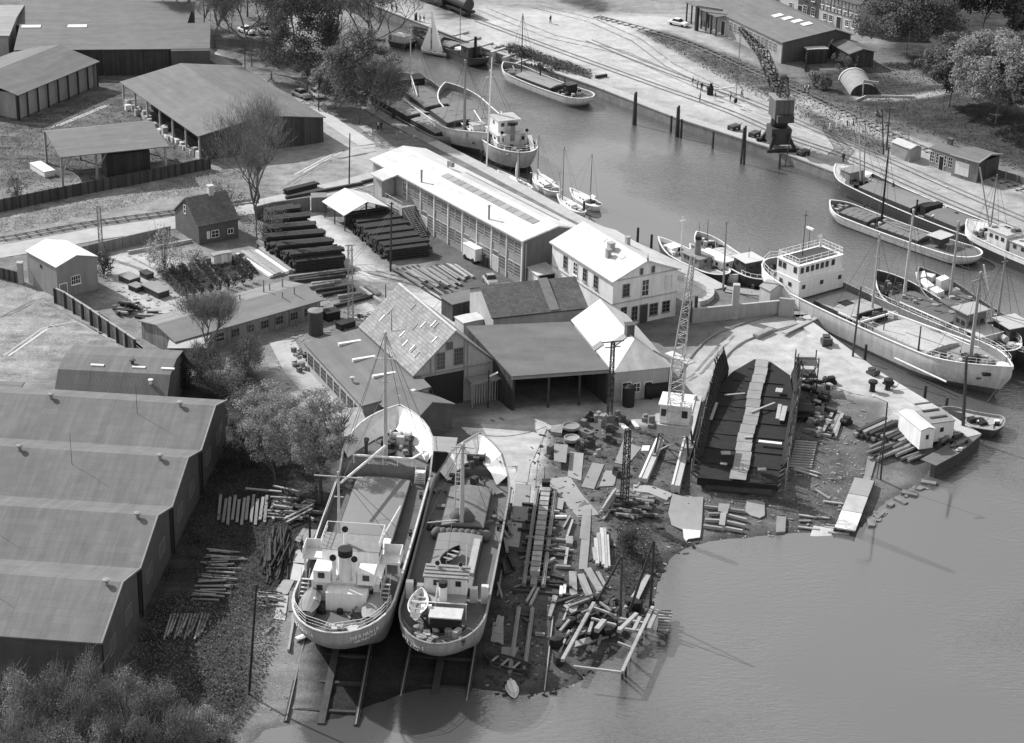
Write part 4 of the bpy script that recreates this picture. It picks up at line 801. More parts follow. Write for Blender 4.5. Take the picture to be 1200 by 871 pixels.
wallrun('brick_wall', 'low dark brick wall beside the bare tree and the canopy', [(300, 258), (320, 253), (363, 246.5)], 2.2, .3, BRICK); 
tag(MB().cbox((0, 0, 0), 2.4, 2.2, 2.4).build('brick_hut', BRICK, None, G(374, 246), .15), 'flat dark brick hut at the end of the low wall by the canopy', 'hut')
wallrun('garden_wall', 'garden wall running from the lattice mast to the old cottage', [(97, 301), (135, 292), (200, 277)], 1.6, .25, GBOARD)
wallrun('garden_wall', 'sunlit low wall beside the curved sand path', [(150, 286+12), (225, 268+16)], .5, .25, CONC)
def fence(name, label, pts, h, m, pm, n_posts, side=1, pw=.2, th=.06, toprail=None):
    P = [G(x, y) for x, y in pts]; o = empty(name, P[0], 0, label, 'fence'); b = MB(); B = P[0]; tot = sum((q-p).length for p, q in zip(P, P[1:]))
    for p, q in zip(P, P[1:]): b.beam(p-B+Vector((0, 0, h/2)), q-B+Vector((0, 0, h/2)), th, h)
    b.build('boards', m, o)
    for k in range(n_posts):
        s_ = tot*k/(n_posts-1); 
        for p, q in zip(P, P[1:]):
            l_ = (q-p).length
            if s_ <= l_+1e-3: break
            s_ -= l_
        c = p+(q-p)*min(1, s_/l_)-B; d = (q-p).normalized(); nn = Vector((d.y, -d.x, 0))*side; MB().beam(c+nn*(th/2+pw/2), c+nn*(th/2+pw/2)+Vector((0, 0, h+.1)), pw, pw, up=(1, 0, 0)).build('post', pm, o)
    if toprail:
        c = MB()
        for p, q in zip(P, P[1:]): c.beam(p-B+Vector((0, 0, h+.05)), q-B+Vector((0, 0, h+.05)), .3, .1)
        c.build('top_rail', toprail, o)
    return o
fence('board_fence', 'long tarred board fence along the road below the goods yard', [(-40, 257), (5, 247.5), (80, 232), (186, 211), (246, 198)], 2.0, mat('fence_boards', .07, .9, .3, .8, 'board', 2.0), DWOOD, 34)
fence('yard_fence', 'leaning grey board fence with stout posts beside the tin shed', [(66, 355), (76, 359.5), (103, 377), (160, 416)], 2.1, mat('yard_boards', .16, .9, .35, .8, 'board'), DWOOD, 10, side=1, pw=.28, toprail=LWOOD)
tag(fence('railing_gate', 'wire railing gate between the picture edge and the tin shed', [(-20, 321), (24, 332)], 1.6, ROPE, STEEL, 8, th=.02), None, 'gate')
tag(MB().cbox((0, 0, 0), .7, .7, 3.0).cbox((0, 0, 3.0), .9, .9, .15).build('gate_post', CONC, None, G(25, 332)), 'square pale gate post beside the tin shed', 'gate post')
fence('quay_fence', 'low wire fence beside the quay office on the far bank', [(1165, 206), (1190, 213), (1240, 232)], 1.2, ROPE, WOOD, 7, th=.02)
# tank
b = MB(); b.lathe((0, 0, 0), [(1.0, 0), (1.0, 3.3), (.96, 3.36), (.5, 3.5), (.05, 3.55)], 20); tk = empty('water_tank', G(370, 391.5), 0, 'upright dark cylindrical tank at the back of the low workshop', 'tank'); b.build('drum', STEEL, tk, smooth=False); MB().lathe((0, 0, 3.3), [(1.03, 0), (1.03, .12), (.1, .3)], 20).build('lid', MSTEEL, tk)
# white bent pipe-like rampart by the house
b = MB(); pts = [(804, 328), (812, 331.5), (820, 335), (826, 338), (830.5, 341), (833, 345), (833, 349), (830, 353), (825, 356), (818, 357.5)]; Pp = [G(x, y, .35) for x, y in pts]; B = Pp[0]
for p_, q_ in zip(Pp, Pp[1:]): b.beam(p_-B, q_-B+(q_-p_)*.04, .9, .7)
tag(b.build('concrete_kerb', mat('pale_kerb', .4, .9, .15), None, B), 'hooked pale concrete rampart on the quay beside the white house', 'kerb')
# ================================================================ vessels
HP = mat('pale_hull_paint', .52, .55, .14, .6, 'steelhull'); HG = mat('grey_hull_paint', .30, .55, .16, .6, 'steelhull'); HD = mat('dark_hull_paint', .05, .55, .3, .6, 'steelhull'); HW = mat('white_hull_paint', .72, .45, .07, .6, 'steelhull')
HB = mat('bottom_paint', .07, .7, .3, .6, 'steelhull'); DECK = mat('steel_deck', .13, .85, .25, .6, 'paint'); WDECK = mat('worn_deck', .3, .9, .25, .8, 'plank'); HATCH = mat('hatch_tarpaulin', .17, .9, .2, .4); DHATCH = mat('dark_tarpaulin', .1, .9, .25, .4)
HGL = mat('grey_hull_above', .33, .55, .14, .6, 'steelhull')
class Ship:
    def __init__(s, name, label, cat, stern, bow, zs_, zb_, B, base=WZ, keel=-1.0, deck=2.0, shb=1.0, shs=.4, bw=.8, bwb=.5, fore=None, aft=None, ts=.14, tb=.72, pb=2.2, sb=0., ovS=3.0, ovB=2.0, split=.35,
                 hull=HG, low=HB, dmat=DECK, inm=None, cap=LSTEEL, white_bow=None, group=None, n=30, pitch=0.0):
        a, b = at(*stern, z=zs_), at(*bow, z=zb_); s.L = (Vector((b.x-a.x, b.y-a.y))).length; s.ang = frame(a, b)
        s.root = empty(name, (a.x, a.y, base), s.ang, label, cat, group); s.root.rotation_euler.y = -pitch
        s.B, s.ts, s.tb, s.pb, s.sb = B, ts, tb, pb, sb; s.deck, s.shb, s.shs, s.bw, s.bwb, s.fore, s.aft, s.keel = deck, shb, shs, bw, bwb, fore, aft, keel
        T = [.5-.5*math.cos(math.pi*k/n) for k in range(n+1)]; s.T = T; L = s.L
        def top(t): 
            z = s.dz(t)+bw
            if fore: z += fore[1]*sms((t-fore[0])/.03)
            if aft: z += aft[1]*sms((aft[0]-t)/.03)
            return z + bwb*sms((t-tb)/(1-tb))
        s.top = top
        def pt(t, f, sd, off=0):
            z = keel+f*(top(t)-keel); f = min(1.0, f*(top(t)-keel)/max(.1, s.zdk(t)-.12-keel)); e = max((ts*1.3-t)/(ts*1.3)*.62, (t-tb+.06)/(1-tb+.06), 0); g = f**(.10+1.0*e*e) if f > 0 else 0
            x = t*L
            if t < ts: x += (1-f)**1.4*ovS*(1-t/ts)
            if t > tb: x -= (1-f)*ovB*((t-tb)/(1-tb))
            y = max(s.half(t)*g-off, 0.0); return Vector((x, sd*y, z))
        s.pt = pt; F1 = [0, .03, .08, .16, split]; F2 = [split+k/9*(1-split) for k in range(10)]
        for nm, Fs, m in (('bottom', F1, low), ('hull', F2, hull)):
            b_ = MB()
            for sd in (1, -1): b_.grid([[pt(t, f, sd) for f in Fs] for t in T], flip=sd > 0)
            o = b_.build(nm, m, s.root, smooth=True)
        # deck
        d = MB(); d.grid([[Vector((min(max(t, .002), .998)*L, y*max(s.half(t)*.985, 0), s.dz(t))) for y in (-1, -.5, 0, .5, 1)] for t in T]); d.build('deck', dmat, s.root)
        def inner(t0, t1, nm, m, fl=0.0):
            Tt = [t for t in T if t0 <= t <= t1]; b_ = MB()
            for sd in (1, -1): b_.grid([[Vector((min(t*L, L-.35)-fl*1.2*sms((t-s.tb)/(1-s.tb)) if t > .5 else max(t*L, .3), sd*max(s.half(t)-.16-fl*sms((t-s.tb)/(.9-s.tb)), 0), s.zdk(t)+.02)), Vector((min(t*L, L-.35) if t > .5 else max(t*L, .3), sd*max(s.half(t)-.10, 0), top(t)))] for t in Tt], flip=sd < 0)
            b_.build(nm, m, s.root)
        if white_bow: inner(0, white_bow, 'inner_bulwark', inm or hull); inner(white_bow-.04, 1, 'bow_bulwark', WHITE, 1.5)
        else: inner(0, 1, 'inner_bulwark', inm or hull)
        c = MB()
        for sd in (1, -1):
            for t0, t1 in zip(T, T[1:]):
                p, q = pt(t0, 1, sd), pt(t1, 1, sd); c.beam(p, q, .2, .09)
        c.build('rail_cap', cap, s.root)
        for pf, nm in ((fore, 'forecastle_deck'), (aft, 'poop_deck')):
            if not pf: continue
            isf = nm[0] == 'f'; Tt = [pf[0]] + [t for t in T if (t > pf[0] if isf else t < pf[0])]; Tt.sort(); b_ = MB()
            b_.grid([[Vector((min(max(t, .002), .998)*L, y*max(s.half(t)*.98, 0), s.dz(t)+pf[1])) for y in (-1, -.5, 0, .5, 1)] for t in Tt]); b_.build(nm, dmat, s.root)
            h_ = s.half(pf[0])*.97; x = pf[0]*L; MB().box(x-.06, x+.06, -h_, h_, s.dz(pf[0]), s.dz(pf[0])+pf[1]-.02).build('bulkhead', inm or hull, s.root)
    def half(s, t):
        t = min(max(t, 0), 1)
        if t < s.ts: q = (s.ts-t)/s.ts; return s.B/2*(s.sb+(1-s.sb)*math.sqrt(max(0, 1-q*q)))
        if t > s.tb: q = (t-s.tb)/(1-s.tb); return s.B/2*(1-q**s.pb)
        return s.B/2
    def dz(s, t): return s.deck + s.shb*max(0, (t-.45)/.55)**2 + s.shs*max(0, (.45-t)/.45)**2
    def zdk(s, t):
        z = s.dz(t)
        if s.fore and t > s.fore[0]: z += s.fore[1]
        if s.aft and t < s.aft[0]: z += s.aft[1]
        return z
    def zx(s, x): return s.zdk(x/s.L)
    def px(s, x, y, z): q = loc2(s.root, at(x, y, z+s.root.location.z)); return q     # z is local height
    def box(s, name, x0, x1, y0, y1, h, m, z=None, top=None, topm=None):
        z = s.zx((x0+x1)/2) if z is None else z; o = MB().box(x0, x1, y0, y1, z-.15, z+h).build(name, m, s.root)
        if top is not None: MB().box(x0-top, x1+top, y0-top, y1+top, z+h+.003, z+h+.13).build('roof', topm or LSTEEL, o)
        return o
    def hatch(s, x0, x1, w_, h, m, coam=None, camber=.3, name='hatch', beams=0):
        z = s.dz((x0+x1)/2/s.L); o = MB().box(x0-.08, x1+.08, -w_/2-.08, w_/2+.08, z-.2, z+h).build(name+'_coaming', coam or MSTEEL, s.root)
        b = MB(); ys = [-w_/2, -w_/4, 0, w_/4, w_/2]
        b.grid([[Vector((x, y, z+h+.02+camber*(1-(2*y/w_)**2))) for y in ys] for x in (x0, x1)])
        for x in (x0, x1): b.quad(*[Vector((x, y, z+h+.02+camber*(1-(2*y/w_)**2))) for y in ys], Vector((x, w_/2, z+h)), Vector((x, -w_/2, z+h)))
        for k in range(beams): x = x0+(x1-x0)*(k+1)/(beams+1); b.beam((x, -w_/2, z+h+.06+.0), (x, 0, z+h+.05+camber), .1, .07); b.beam((x, w_/2, z+h+.06), (x, 0, z+h+.05+camber), .1, .07)
        b.build(name+'_cover', m, s.root); return z+h+camber
    def house(s, x0, x1, w_, h, m=WHITE, z=None, wf=(), ws=(), wa=(), roofm=None, ov=.15, name='deckhouse', y0=0, zw=.5, ww=.6, hw=.6):
        z = s.zx((x0+x1)/2) if z is None else z; o = MB().box(x0, x1, y0-w_/2, y0+w_/2, z-.1, z+h*.96).build(name, m, s.root)
        MB().box(x0-ov, x1+ov, y0-w_/2-ov, y0+w_/2+ov, z+h*.96+.003, z+h).build('roof', roofm or LSTEEL, o)
        def ww_(p, d, nn): 
            q = MB(); up = Vector((0, 0, 1)); p = Vector(p)+Vector(nn)*.02; d = Vector(d); q.hexa([p-d*ww/2, p+d*ww/2, p+d*ww/2+Vector(nn)*.03, p-d*ww/2+Vector(nn)*.03]+[v+up*hw for v in (p-d*ww/2, p+d*ww/2, p+d*ww/2+Vector(nn)*.03, p-d*ww/2+Vector(nn)*.03)]); q.build('window', GLASS, o)
        for t in wf: ww_((x1, y0-w_/2+t*w_, z+h*zw), (0, 1, 0), (1, 0, 0))
        for t in wa: ww_((x0, y0-w_/2+t*w_, z+h*zw), (0, 1, 0), (-1, 0, 0))
        for t in ws:
            for sd in (1, -1): ww_((x0+t*(x1-x0), y0+sd*w_/2, z+h*zw), (1, 0, 0), (0, sd, 0))
        return o
    def mast(s, x, y, h, r=.18, m=LSTEEL, cross=(), z=None, name='mast', rake=0, top=True):
        z = s.zx(x) if z is None else z; b = MB(); b.tube((x, y, z-.2), (x-rake, y, z+h), r, r*.5, 8)
        for f, l_ in cross: b.beam((x-rake*f, y-l_/2, z+h*f), (x-rake*f, y+l_/2, z+h*f), .1, .1)
        if top: b.blob((x-rake, y, z+h), r*.9, r*.9, r*.9, 6, 4)
        b.build(name, m, s.root); return Vector((x-rake, y, z+h))
    def boom(s, p, q, r=.14, m=LSTEEL, name='boom'): return MB().tube(p, q, r, r*.75, 7).build(name, m, s.root)
    def stays(s, top, pts, r=.03, name='rigging'):
        b = MB()
        for p in pts: b.tube(top, p, r, r, 3, cap=False)
        return b.build(name, ROPE, s.root)
    def edge(s, t, sd, z=0): return Vector((t*s.L, sd*s.half(t)*.97, s.top(t)+z))
    def shroud(s, top, ts_, r=.03): return s.stays(top, [s.edge(t, sd) for t in ts_ for sd in (1, -1)], r)
    def rail(s, t0, t1, h=.9, m=WHITE, nw=3, sides=(1, -1), dt=None, name='railing', r=.045, close=False):
        b = MB(); n_ = max(4, int((t1-t0)*s.L/1.1))
        for sd in sides:
            P_ = [s.edge(t0+(t1-t0)*k/n_, sd) for k in range(n_+1)]
            for k, p in enumerate(P_):
                b.beam(p, p+Vector((0, 0, h)), r, r, up=(1, 0, 0))
                if k:
                    for j in range(1, nw+1): b.beam(P_[k-1]+Vector((0, 0, h*j/nw)), p+Vector((0, 0, h*j/nw)), r if j == nw else r*.7)
        b.build(name, m, s.root)
    def cowl(s, x, y, z, h, r=.28, m=WHITE, name='ventilator', face=-1, mouth=BLACK):
        o = MB().tube((x, y, z), (x, y, z+h), r*.75, r*.75, 9).tube((x, y, z+h-.05), (x+face*r*1.4, y, z+h+r*.9), r*.9, r*1.25, 9).build(name, m, s.root)
        MB().tube((x+face*r*1.38, y, z+h+r*.9), (x+face*r*1.5, y, z+h+r*.98), r*1.1, r*1.1, 9).build('mouth', mouth, o); return o
    def winch(s, x, y, sc=1.0, z=None, m=STEEL):
        z = s.zx(x) if z is None else z; b = MB(); b.box(x-.6*sc, x+.6*sc, y-.8*sc, y+.8*sc, z, z+.25*sc); b.tube((x, y-.9*sc, z+.6*sc), (x, y+.9*sc, z+.6*sc), .33*sc, .33*sc, 10)
        for k in (-.95, 0, .95): b.tube((x, y+(k-.06)*sc, z+.6*sc), (x, y+(k+.06)*sc, z+.6*sc), .5*sc, .5*sc, 10)
        b.box(x-.9*sc, x-.4*sc, y-.4*sc, y+.3*sc, z, z+.9*sc); b.build('winch', m, s.root)
    def bollards(s, ts_, m=BLACK, h=.5):
        for t in ts_:
            for sd in (1, -1):
                p = Vector((t*s.L, sd*(s.half(t)-.6), s.zdk(t))); b = MB(); b.tube(p, p+Vector((0, 0, h)), .14, .16, 7); b.tube(p+Vector((.5, 0, 0)), p+Vector((.5, 0, h)), .14, .16, 7); b.build('bollard', m, s.root)
    def anchor(s, t, f=.62, sd=-1, m=STEEL):
        p = s.pt(t, f, sd)+Vector((0, sd*.1, 0)); b = MB(); b.beam(p, p+Vector((0, 0, 1.0)), .14, .14, up=(1, 0, 0)); b.beam(p+Vector((-.5, 0, .25)), p, .16, .16); b.beam(p+Vector((.5, 0, .25)), p, .16, .16); b.build('anchor', m, s.root)
    def clutter(s, x0, x1, y0, y1, n, seed=1, hi=.7, z=None, mats=None):
        rs = random.Random(seed); mats = mats or [STEEL, WOOD, BLACK, MSTEEL, LSTEEL]
        for k in range(n):
            x, y = rs.uniform(x0, x1), rs.uniform(y0, y1); zz = s.zx(x) if z is None else z; a = rs.random()
            b = MB(); nm = 'deck_box'
            if a < .35: b.cbox((x, y, zz), rs.uniform(.4, 1.1), rs.uniform(.3, .9), rs.uniform(.2, hi), rs.uniform(0, 3))
            elif a < .6: b.lathe((x, y, zz), [(.32, 0), (.32, hi*.8), (.1, hi*.85)], 8); nm = 'drum'
            elif a < .8: b.lathe((x, y, zz), [(.5, 0), (.5, .18), (.25, .2)], 9); nm = 'rope_coil'
            else: b.beam((x, y, zz+.1), (x+rs.uniform(-1.5, 1.5), y+rs.uniform(-1, 1), zz+rs.uniform(.1, .8)), .14); nm = 'spar'
            b.build(nm, rs.choice(mats), s.root)
def rowboat(name, label, pos, rz, L=4.5, B=1.6, D=.6, mo=WHITE, mi=WOOD, cat='rowing boat', cover=None, group=None, tilt=0, flip=False, canvas_h=.45):
    o = empty(name, pos, rz, label, cat, group); o.rotation_euler = (tilt + (math.pi if flip else 0), 0, rz); T = [k/10 for k in range(11)]
    hb = lambda t: B/2*(math.sin(math.pi*min(1, .12+.9*t))**.6 if t < .97 else .02); zt = lambda t: D+.25*(2*t-1)**2*D
    b = MB()
    for sd in (1, -1): b.grid([[Vector((t*L, sd*hb(t)*f**.5, zt(t)*f)) for f in (0, .3, .65, 1)] for t in T], flip=sd > 0)
    b.quad(*[Vector((0, y*hb(0), z)) for y, z in ((-1, zt(0)), (-.5, .25*zt(0)), (.5, .25*zt(0)), (1, zt(0)))]); b.build('hull', mo, o, smooth=True)
    b = MB(); b.grid([[Vector((t*L, y*hb(t)*.75, .12)) for y in (-1, 1)] for t in T[1:-1]]); b.build('floor', mi, o)
    b = MB()
    for sd in (1, -1):
        for t0, t1 in zip(T, T[1:]): b.beam((t0*L, sd*hb(t0), zt(t0)), (t1*L, sd*hb(t1), zt(t1)), .09, .07)
    b.build('gunwale', mo, o)
    if cover:
        b = MB(); b.grid([[Vector((t*L, y*hb(t)*1.02, zt(t)+.04+canvas_h*(1-y*y)*math.sin(math.pi*(.08+.84*t)))) for y in (-1, -.5, 0, .5, 1)] for t in T]); b.build('canvas', cover, o)
    else:
        for t in (.28, .52, .74): MB().box(t*L-.13, t*L+.13, -hb(t)*.95, hb(t)*.95, zt(t)*.7, zt(t)*.7+.05).build('thwart', LWOOD, o)
    return o
def on_ship(S, p): q = S.root.matrix_basis @ Vector(p); return q
# ---------------------------------------------------------------- 1 the large coaster on the left slip
g1 = -.9
A = Ship('coaster', 'large grey coaster on the left slip with white bow and white aft superstructure', 'cargo ship', (388, 737.5), (468.5, 478.5), 6.1, 8.6, 9.9, base=g1, keel=1.0, deck=5.2, shb=1.2, shs=.5, bw=.95, bwb=.7, fore=(.77, 1.5), ts=.17, tb=.74, pb=3.3, ovS=6.5, ovB=3.0, split=.22, hull=HG, low=mat('red_lead_bottom', .26, .7, .2, .6, 'steelhull'), white_bow=.80, inm=MSTEEL, pitch=R(.6))
L = A.L
A.hatch(.335*L, .735*L, 5.8, 1.0, mat('new_tarpaulin', .21, .9, .14, .35), STEEL, .15)
A.box('hatch_platform', .335*L, .43*L, -2.9, 1.0, 1.28, WHITE)
zt_ = A.mast(.80*L, 0.25, 15.0, .26, LSTEEL, cross=((.62, 1.2), (.42, .8), (.8, 2.4)), name='foremast'); A.shroud(zt_, (.77, .84)); A.stays(zt_, [A.pt(1, 1, 1)], .035)
gz_ = A.zx(.80*L); A.boom((.795*L, .25, gz_+1.6), (.555*L, 3.3, gz_+2.4), .17, WHITE); A.stays((.80*L-.1, .25, gz_+8.5), [(.555*L, 3.3, gz_+2.4)], .03)
zm = A.mast(.40*L, 2.3, 9.2, .2, LSTEEL, cross=((.95, 5.0), (.7, 1.0)), name='mainmast', z=A.dz(.4)); A.shroud(zm, (.36, .44))
A.boom((.37*L, -1.6, A.dz(.4)+1.2), (.47*L, -3.6, A.dz(.4)+4.2), .12, WHITE)
A.winch(.885*L, -.9, 1.2, m=LSTEEL); A.winch(.855*L, .3, .8); A.cowl(.82*L, -2.4, A.zx(.83*L), 1.8, .3, STEEL, face=1); A.cowl(.815*L, 2.5, A.zx(.83*L), 1.4, .26, STEEL, face=1); A.box('skylight', .90*L, .925*L, -2.9, -1.9, .5, STEEL)
b = MB(); xb = .765*L; zf = A.zx(.79*L)
b.beam((xb, -2.9, zf+1.0), (xb, 3.6, zf+1.0), .22, .16); b.beam((xb, -2.9, zf+1.0), (xb+2.2, -4.2, zf+1.0), .22, .16)
for y in (-2.9, -1.3, .3, 1.9, 3.5): b.beam((xb, y, zf), (xb, y, zf+1.0), .08, .08, up=(1, 0, 0))
b.build('breakwater_rail', WHITE, A.root)
b = MB(); 
for k in range(6): b.box(.748*L, .768*L, -4.4, -3.3, A.dz(.75)+.25*k, A.dz(.75)+.25*k+.05)
b.beam((.746*L, -4.4, A.dz(.75)), (.768*L, -4.4, A.dz(.75)+1.7), .08); b.beam((.746*L, -3.3, A.dz(.75)), (.768*L, -3.3, A.dz(.75)+1.7), .08); b.build('ladder', WHITE, A.root)
A.clutter(.80*L, .93*L, -2.2, 2.4, 9, 4, .5); A.box('locker', .64*L, .655*L, 1.2, 3.0, .6, WOOD)
A.clutter(.69*L, .75*L, -4.4, 4.2, 5, 9, .7)
# aft superstructure
zp = A.dz(.2)
dh = A.house(.175*L, .30*L, 6.6, 2.5, WHITE, name='deckhouse', ws=(.2, .45, .7), wa=(.12, .88), roofm=WHITE)
br = A.house(.245*L, .315*L, 5.6, 1.7, WHITE, z=zp+2.5, wf=(.1, .26, .42, .58, .74, .9), ws=(.3, .7), name='bridge', zw=.45, ww=.7, roofm=MSTEEL)
for sd in (1, -1):
    A.box('bridge_wing', .262*L, .308*L, min(sd*3.0, sd*4.9), max(sd*3.0, sd*4.9), .12, WHITE, z=zp+2.5)
    b = MB(); x0, x1 = .262*L, .308*L; y = sd*4.9; b.box(x0, x1, min(y, y-.08*sd), max(y, y-.08*sd), zp+2.6, zp+3.6); b.box(x1-.08, x1, *sorted((sd*3.0, y-.09*sd)), zp+2.6, zp+3.6); b.build('wing_screen', WHITE, A.root)
    b = MB(); b.box(x0+.2, x0+.4, *sorted((y-.3*sd, y-.1*sd)), zp-.2, zp+2.5); b.build('wing_post', WHITE, A.root)
    o = MB().box(.16*L, .205*L, *sorted((sd*1.35, sd*3.0)), zp+2.5, zp+3.8).build('engine_casing', WHITE, A.root); MB().cbox((.16*L-.03, sd*2.2, zp+3.0), .05, .65, .6).build('window', GLASS, o)
    A.cowl(.172*L, sd*1.05, zp+2.4, 2.6, .3, WHITE, mouth=BLACK)
    b = MB()
    for k in range(7): b.box(.15*L+.28*k, .15*L+.28*k+.25, *sorted((sd*3.6, sd*4.4)), zp+.32*k, zp+.32*k+.05)
    b.beam((.15*L, sd*3.6, zp+.8), (.15*L+2, sd*3.6, zp+3.1), .05); b.beam((.15*L, sd*4.4, zp+.8), (.15*L+2, sd*4.4, zp+3.1), .05); b.build('stairway', LSTEEL, A.root)
o = MB().lathe((.185*L, 0, zp+2.4), [(.75, 0), (.75, 2.0), (.7, 3.3)], 16).build('funnel', WHITE, A.root); MB().lathe((.185*L, 0, zp+5.12), [(.73, 0), (.73, .7), (.55, .72)], 16).build('funnel_top', BLACK, o)
A.cowl(.27*L, .6, zp+4.2, 1.6, .3, WHITE, mouth=BLACK)
A.box('deck_locker', .135*L, .175*L, -2.4, 1.6, 2.0, WHITE); A.box('deck_locker', .165*L, .178*L, -2.7, -1.4, 1.1, MSTEEL, z=zp+2.0)
b = MB(); 
for y in (-2.9, 2.9): 
    for k in range(6): b.beam((.245*L+k*.75, y, zp+4.2), (.245*L+k*.75, y, zp+5.1), .05, .05, up=(1, 0, 0))
    b.beam((.245*L, y, zp+5.1), (.245*L+3.8, y, zp+5.1), .06); b.beam((.245*L, y, zp+4.7), (.245*L+3.8, y, zp+4.7), .04)
b.beam((.245*L+3.8, -2.9, zp+5.1), (.245*L+3.8, 2.9, zp+5.1), .06); b.build('bridge_railing', WHITE, A.root)
MB().lathe((.13*L, 2.6, zp), [(.12, 0), (.12, 1.2), (.2, 1.25), (.2, 1.45), (.05, 1.6)], 8).build('compass_post', WHITE, A.root)
A.rail(0.0, .145, 1.0, WHITE, 3); A.clutter(.02*L, .13*L, -2.6, 2.4, 8, 2, .5); A.winch(.045*L, 0, .8, m=LSTEEL); A.bollards((.06, .35, .5, .68, .9), STEEL)
for sd, x in ((1, .075), (-1, .07)):
    q = on_ship(A, (x*L, sd*3.1, A.dz(.1)+.15)); rowboat('lifeboat', 'grey canvas covered boat on the %s quarter of the large coaster' % ('port' if sd > 0 else 'starboard'), q, A.ang, 5.2, 1.9, .8, MSTEEL, WOOD, 'lifeboat', cover=mat('grey_canvas', .25, .9, .15, .8))
# name on the stern, two lines, nearly illegible in the photograph
def text(txt, size, m, parent, loc, rot, name='lettering', ext=.01):
    cu = bpy.data.curves.new(name, 'FONT'); cu.body = txt; cu.size = size; cu.align_x = 'CENTER'; cu.align_y = 'CENTER'; cu.extrude = ext
    o = bpy.data.objects.new(name, cu); COL.objects.link(o); o.parent = parent; o.location = loc; o.rotation_euler = rot; cu.materials.append(m); return o
def hull_text(S, txt, t, f, sd, size, m=WHITE, dy=.12):
    """one letter at a time so the name follows the round stern"""
    n_ = len(txt); w_ = size*.78; b = MB(); prev = None
    pos = [S.pt(max(t+(i-50)*.0016, 0), f, sd) for i in range(101)]; cum = [0]
    for a_, b_ in zip(pos, pos[1:]): cum.append(cum[-1]+(b_-a_).length)
    ctr = cum[50]; out = []
    for k, ch in enumerate(txt):
        s_ = ctr + (k-(n_-1)/2)*w_*(1 if sd < 0 else -1); i = min(range(101), key=lambda j: abs(cum[j]-s_)); p = pos[i]; tan = (pos[min(i+1, 100)]-pos[max(i-1, 0)]).normalized()*(1 if sd < 0 else -1)
        up_ = (S.pt(max(t+(i-50)*.0016, 0), f+.06, sd)-p).normalized(); nn = tan.cross(up_).normalized(); up_ = nn.cross(tan)
        if ch == ' ': continue
        M = Matrix((tan, up_, nn)).transposed(); q = p+nn*dy
        cu = bpy.data.curves.new('letter', 'FONT'); cu.body = ch; cu.size = size; cu.align_x = 'CENTER'; cu.align_y = 'CENTER'; cu.extrude = .01; out.append((cu, M, q))
    # merge the letters of one name into one mesh
    dg = None; V_, F_ = [], []
    for cu, M, q in out:
        ob = bpy.data.objects.new('tmp', cu); COL.objects.link(ob); bpy.context.view_layer.update(); me_ = ob.to_mesh(); i0 = len(V_)
        V_ += [tuple(M @ v.co + q) for v in me_.vertices]; F_ += [tuple(i0+i for i in p_.vertices) for p_ in me_.polygons]; ob.to_mesh_clear(); bpy.data.objects.remove(ob)
    me_ = bpy.data.meshes.new('lettering'); me_.from_pydata(V_, [], F_); me_.materials.append(m); o = bpy.data.objects.new('lettering', me_); COL.objects.link(o); o.parent = S.root
hull_text(A, 'HERMANIA', .035, .87, -1, .56); hull_text(A, 'HAMBURG', .035, .78, -1, .5); hull_text(A, 'HERMANIA', .035, .87, 1, .56)
MB().box(-.12, .1, -.1, .1, 1.2, 5.6).build('stern_post', HG, A.root) if 0 else None
# ---------------------------------------------------------------- 2 the smaller coaster
Bq = Ship('coaster', 'smaller grey coaster on the right slip with a rowing boat on its hatch', 'cargo ship', (509.5, 752), (563, 507.5), 5.0, 7.0, 8.5, base=-.9, keel=1.0, deck=4.4, shb=1.2, shs=.5, bw=.8, bwb=.35, fore=(.865, .8), ts=.17, tb=.72, pb=2.6, ovS=6.0, ovB=3.0, split=.22, hull=mat('grey_weathered_hull', .26, .6, .22, .6, 'steelhull'), low=MATS['red_lead_bottom'], white_bow=.85, inm=mat('dark_inner', .12, .7, .3, .8, 'paint'), pitch=R(.6), cap=MSTEEL)
L = Bq.L; A2 = Bq
A2.hatch(.27*L, .53*L, 4.6, .9, HATCH, STEEL, .25, beams=2); A2.hatch(.565*L, .775*L, 4.4, .9, mat('patchy_tarpaulin', .17, .9, .4, .6), STEEL, .3)
A2.box('pale_board_row', .33*L, .50*L, -2.25, -1.55, .25, WDECK, z=A2.dz(.4)+1.0)
b = MB(); 
for k in range(9): b.blob((.545*L, -2.6+.65*k, A2.dz(.54)+.55), .75, .6, .62, 8, 5, .12)
b.build('tarpaulin_bundle', DHATCH, A2.root, smooth=True)
zt_ = A2.mast(.575*L, 0.1, 9.8, .30, LSTEEL, cross=((.9, 3.2), (.97, 2.4)), z=A2.dz(.57)+.6, name='mast'); A2.shroud(zt_, (.5, .64)); A2.stays(zt_, [A2.pt(1, 1, 1), (.2*L, 0, 9)], .03)
A2.mast(.585*L, .9, 9.2, .09, LSTEEL, z=A2.dz(.57)+.9, name='boom', rake=-1.0); b = MB()
for k in range(12): b.beam((.58*L, .15, A2.dz(.57)+3+.5*k), (.58*L, .75, A2.dz(.57)+3+.5*k), .05)
b.build('mast_ladder', LSTEEL, A2.root); A2.boom((.575*L, 0, A2.dz(.57)+1.6), (.56*L, 3.7, A2.dz(.57)+1.3), .09, LSTEEL)
b = MB(); b.blob((.59*L, .1, A2.dz(.58)+1.6), .9, 1.3, 1.1, 9, 6, .15); b.build('canvas_bundle', DHATCH, A2.root, smooth=True)
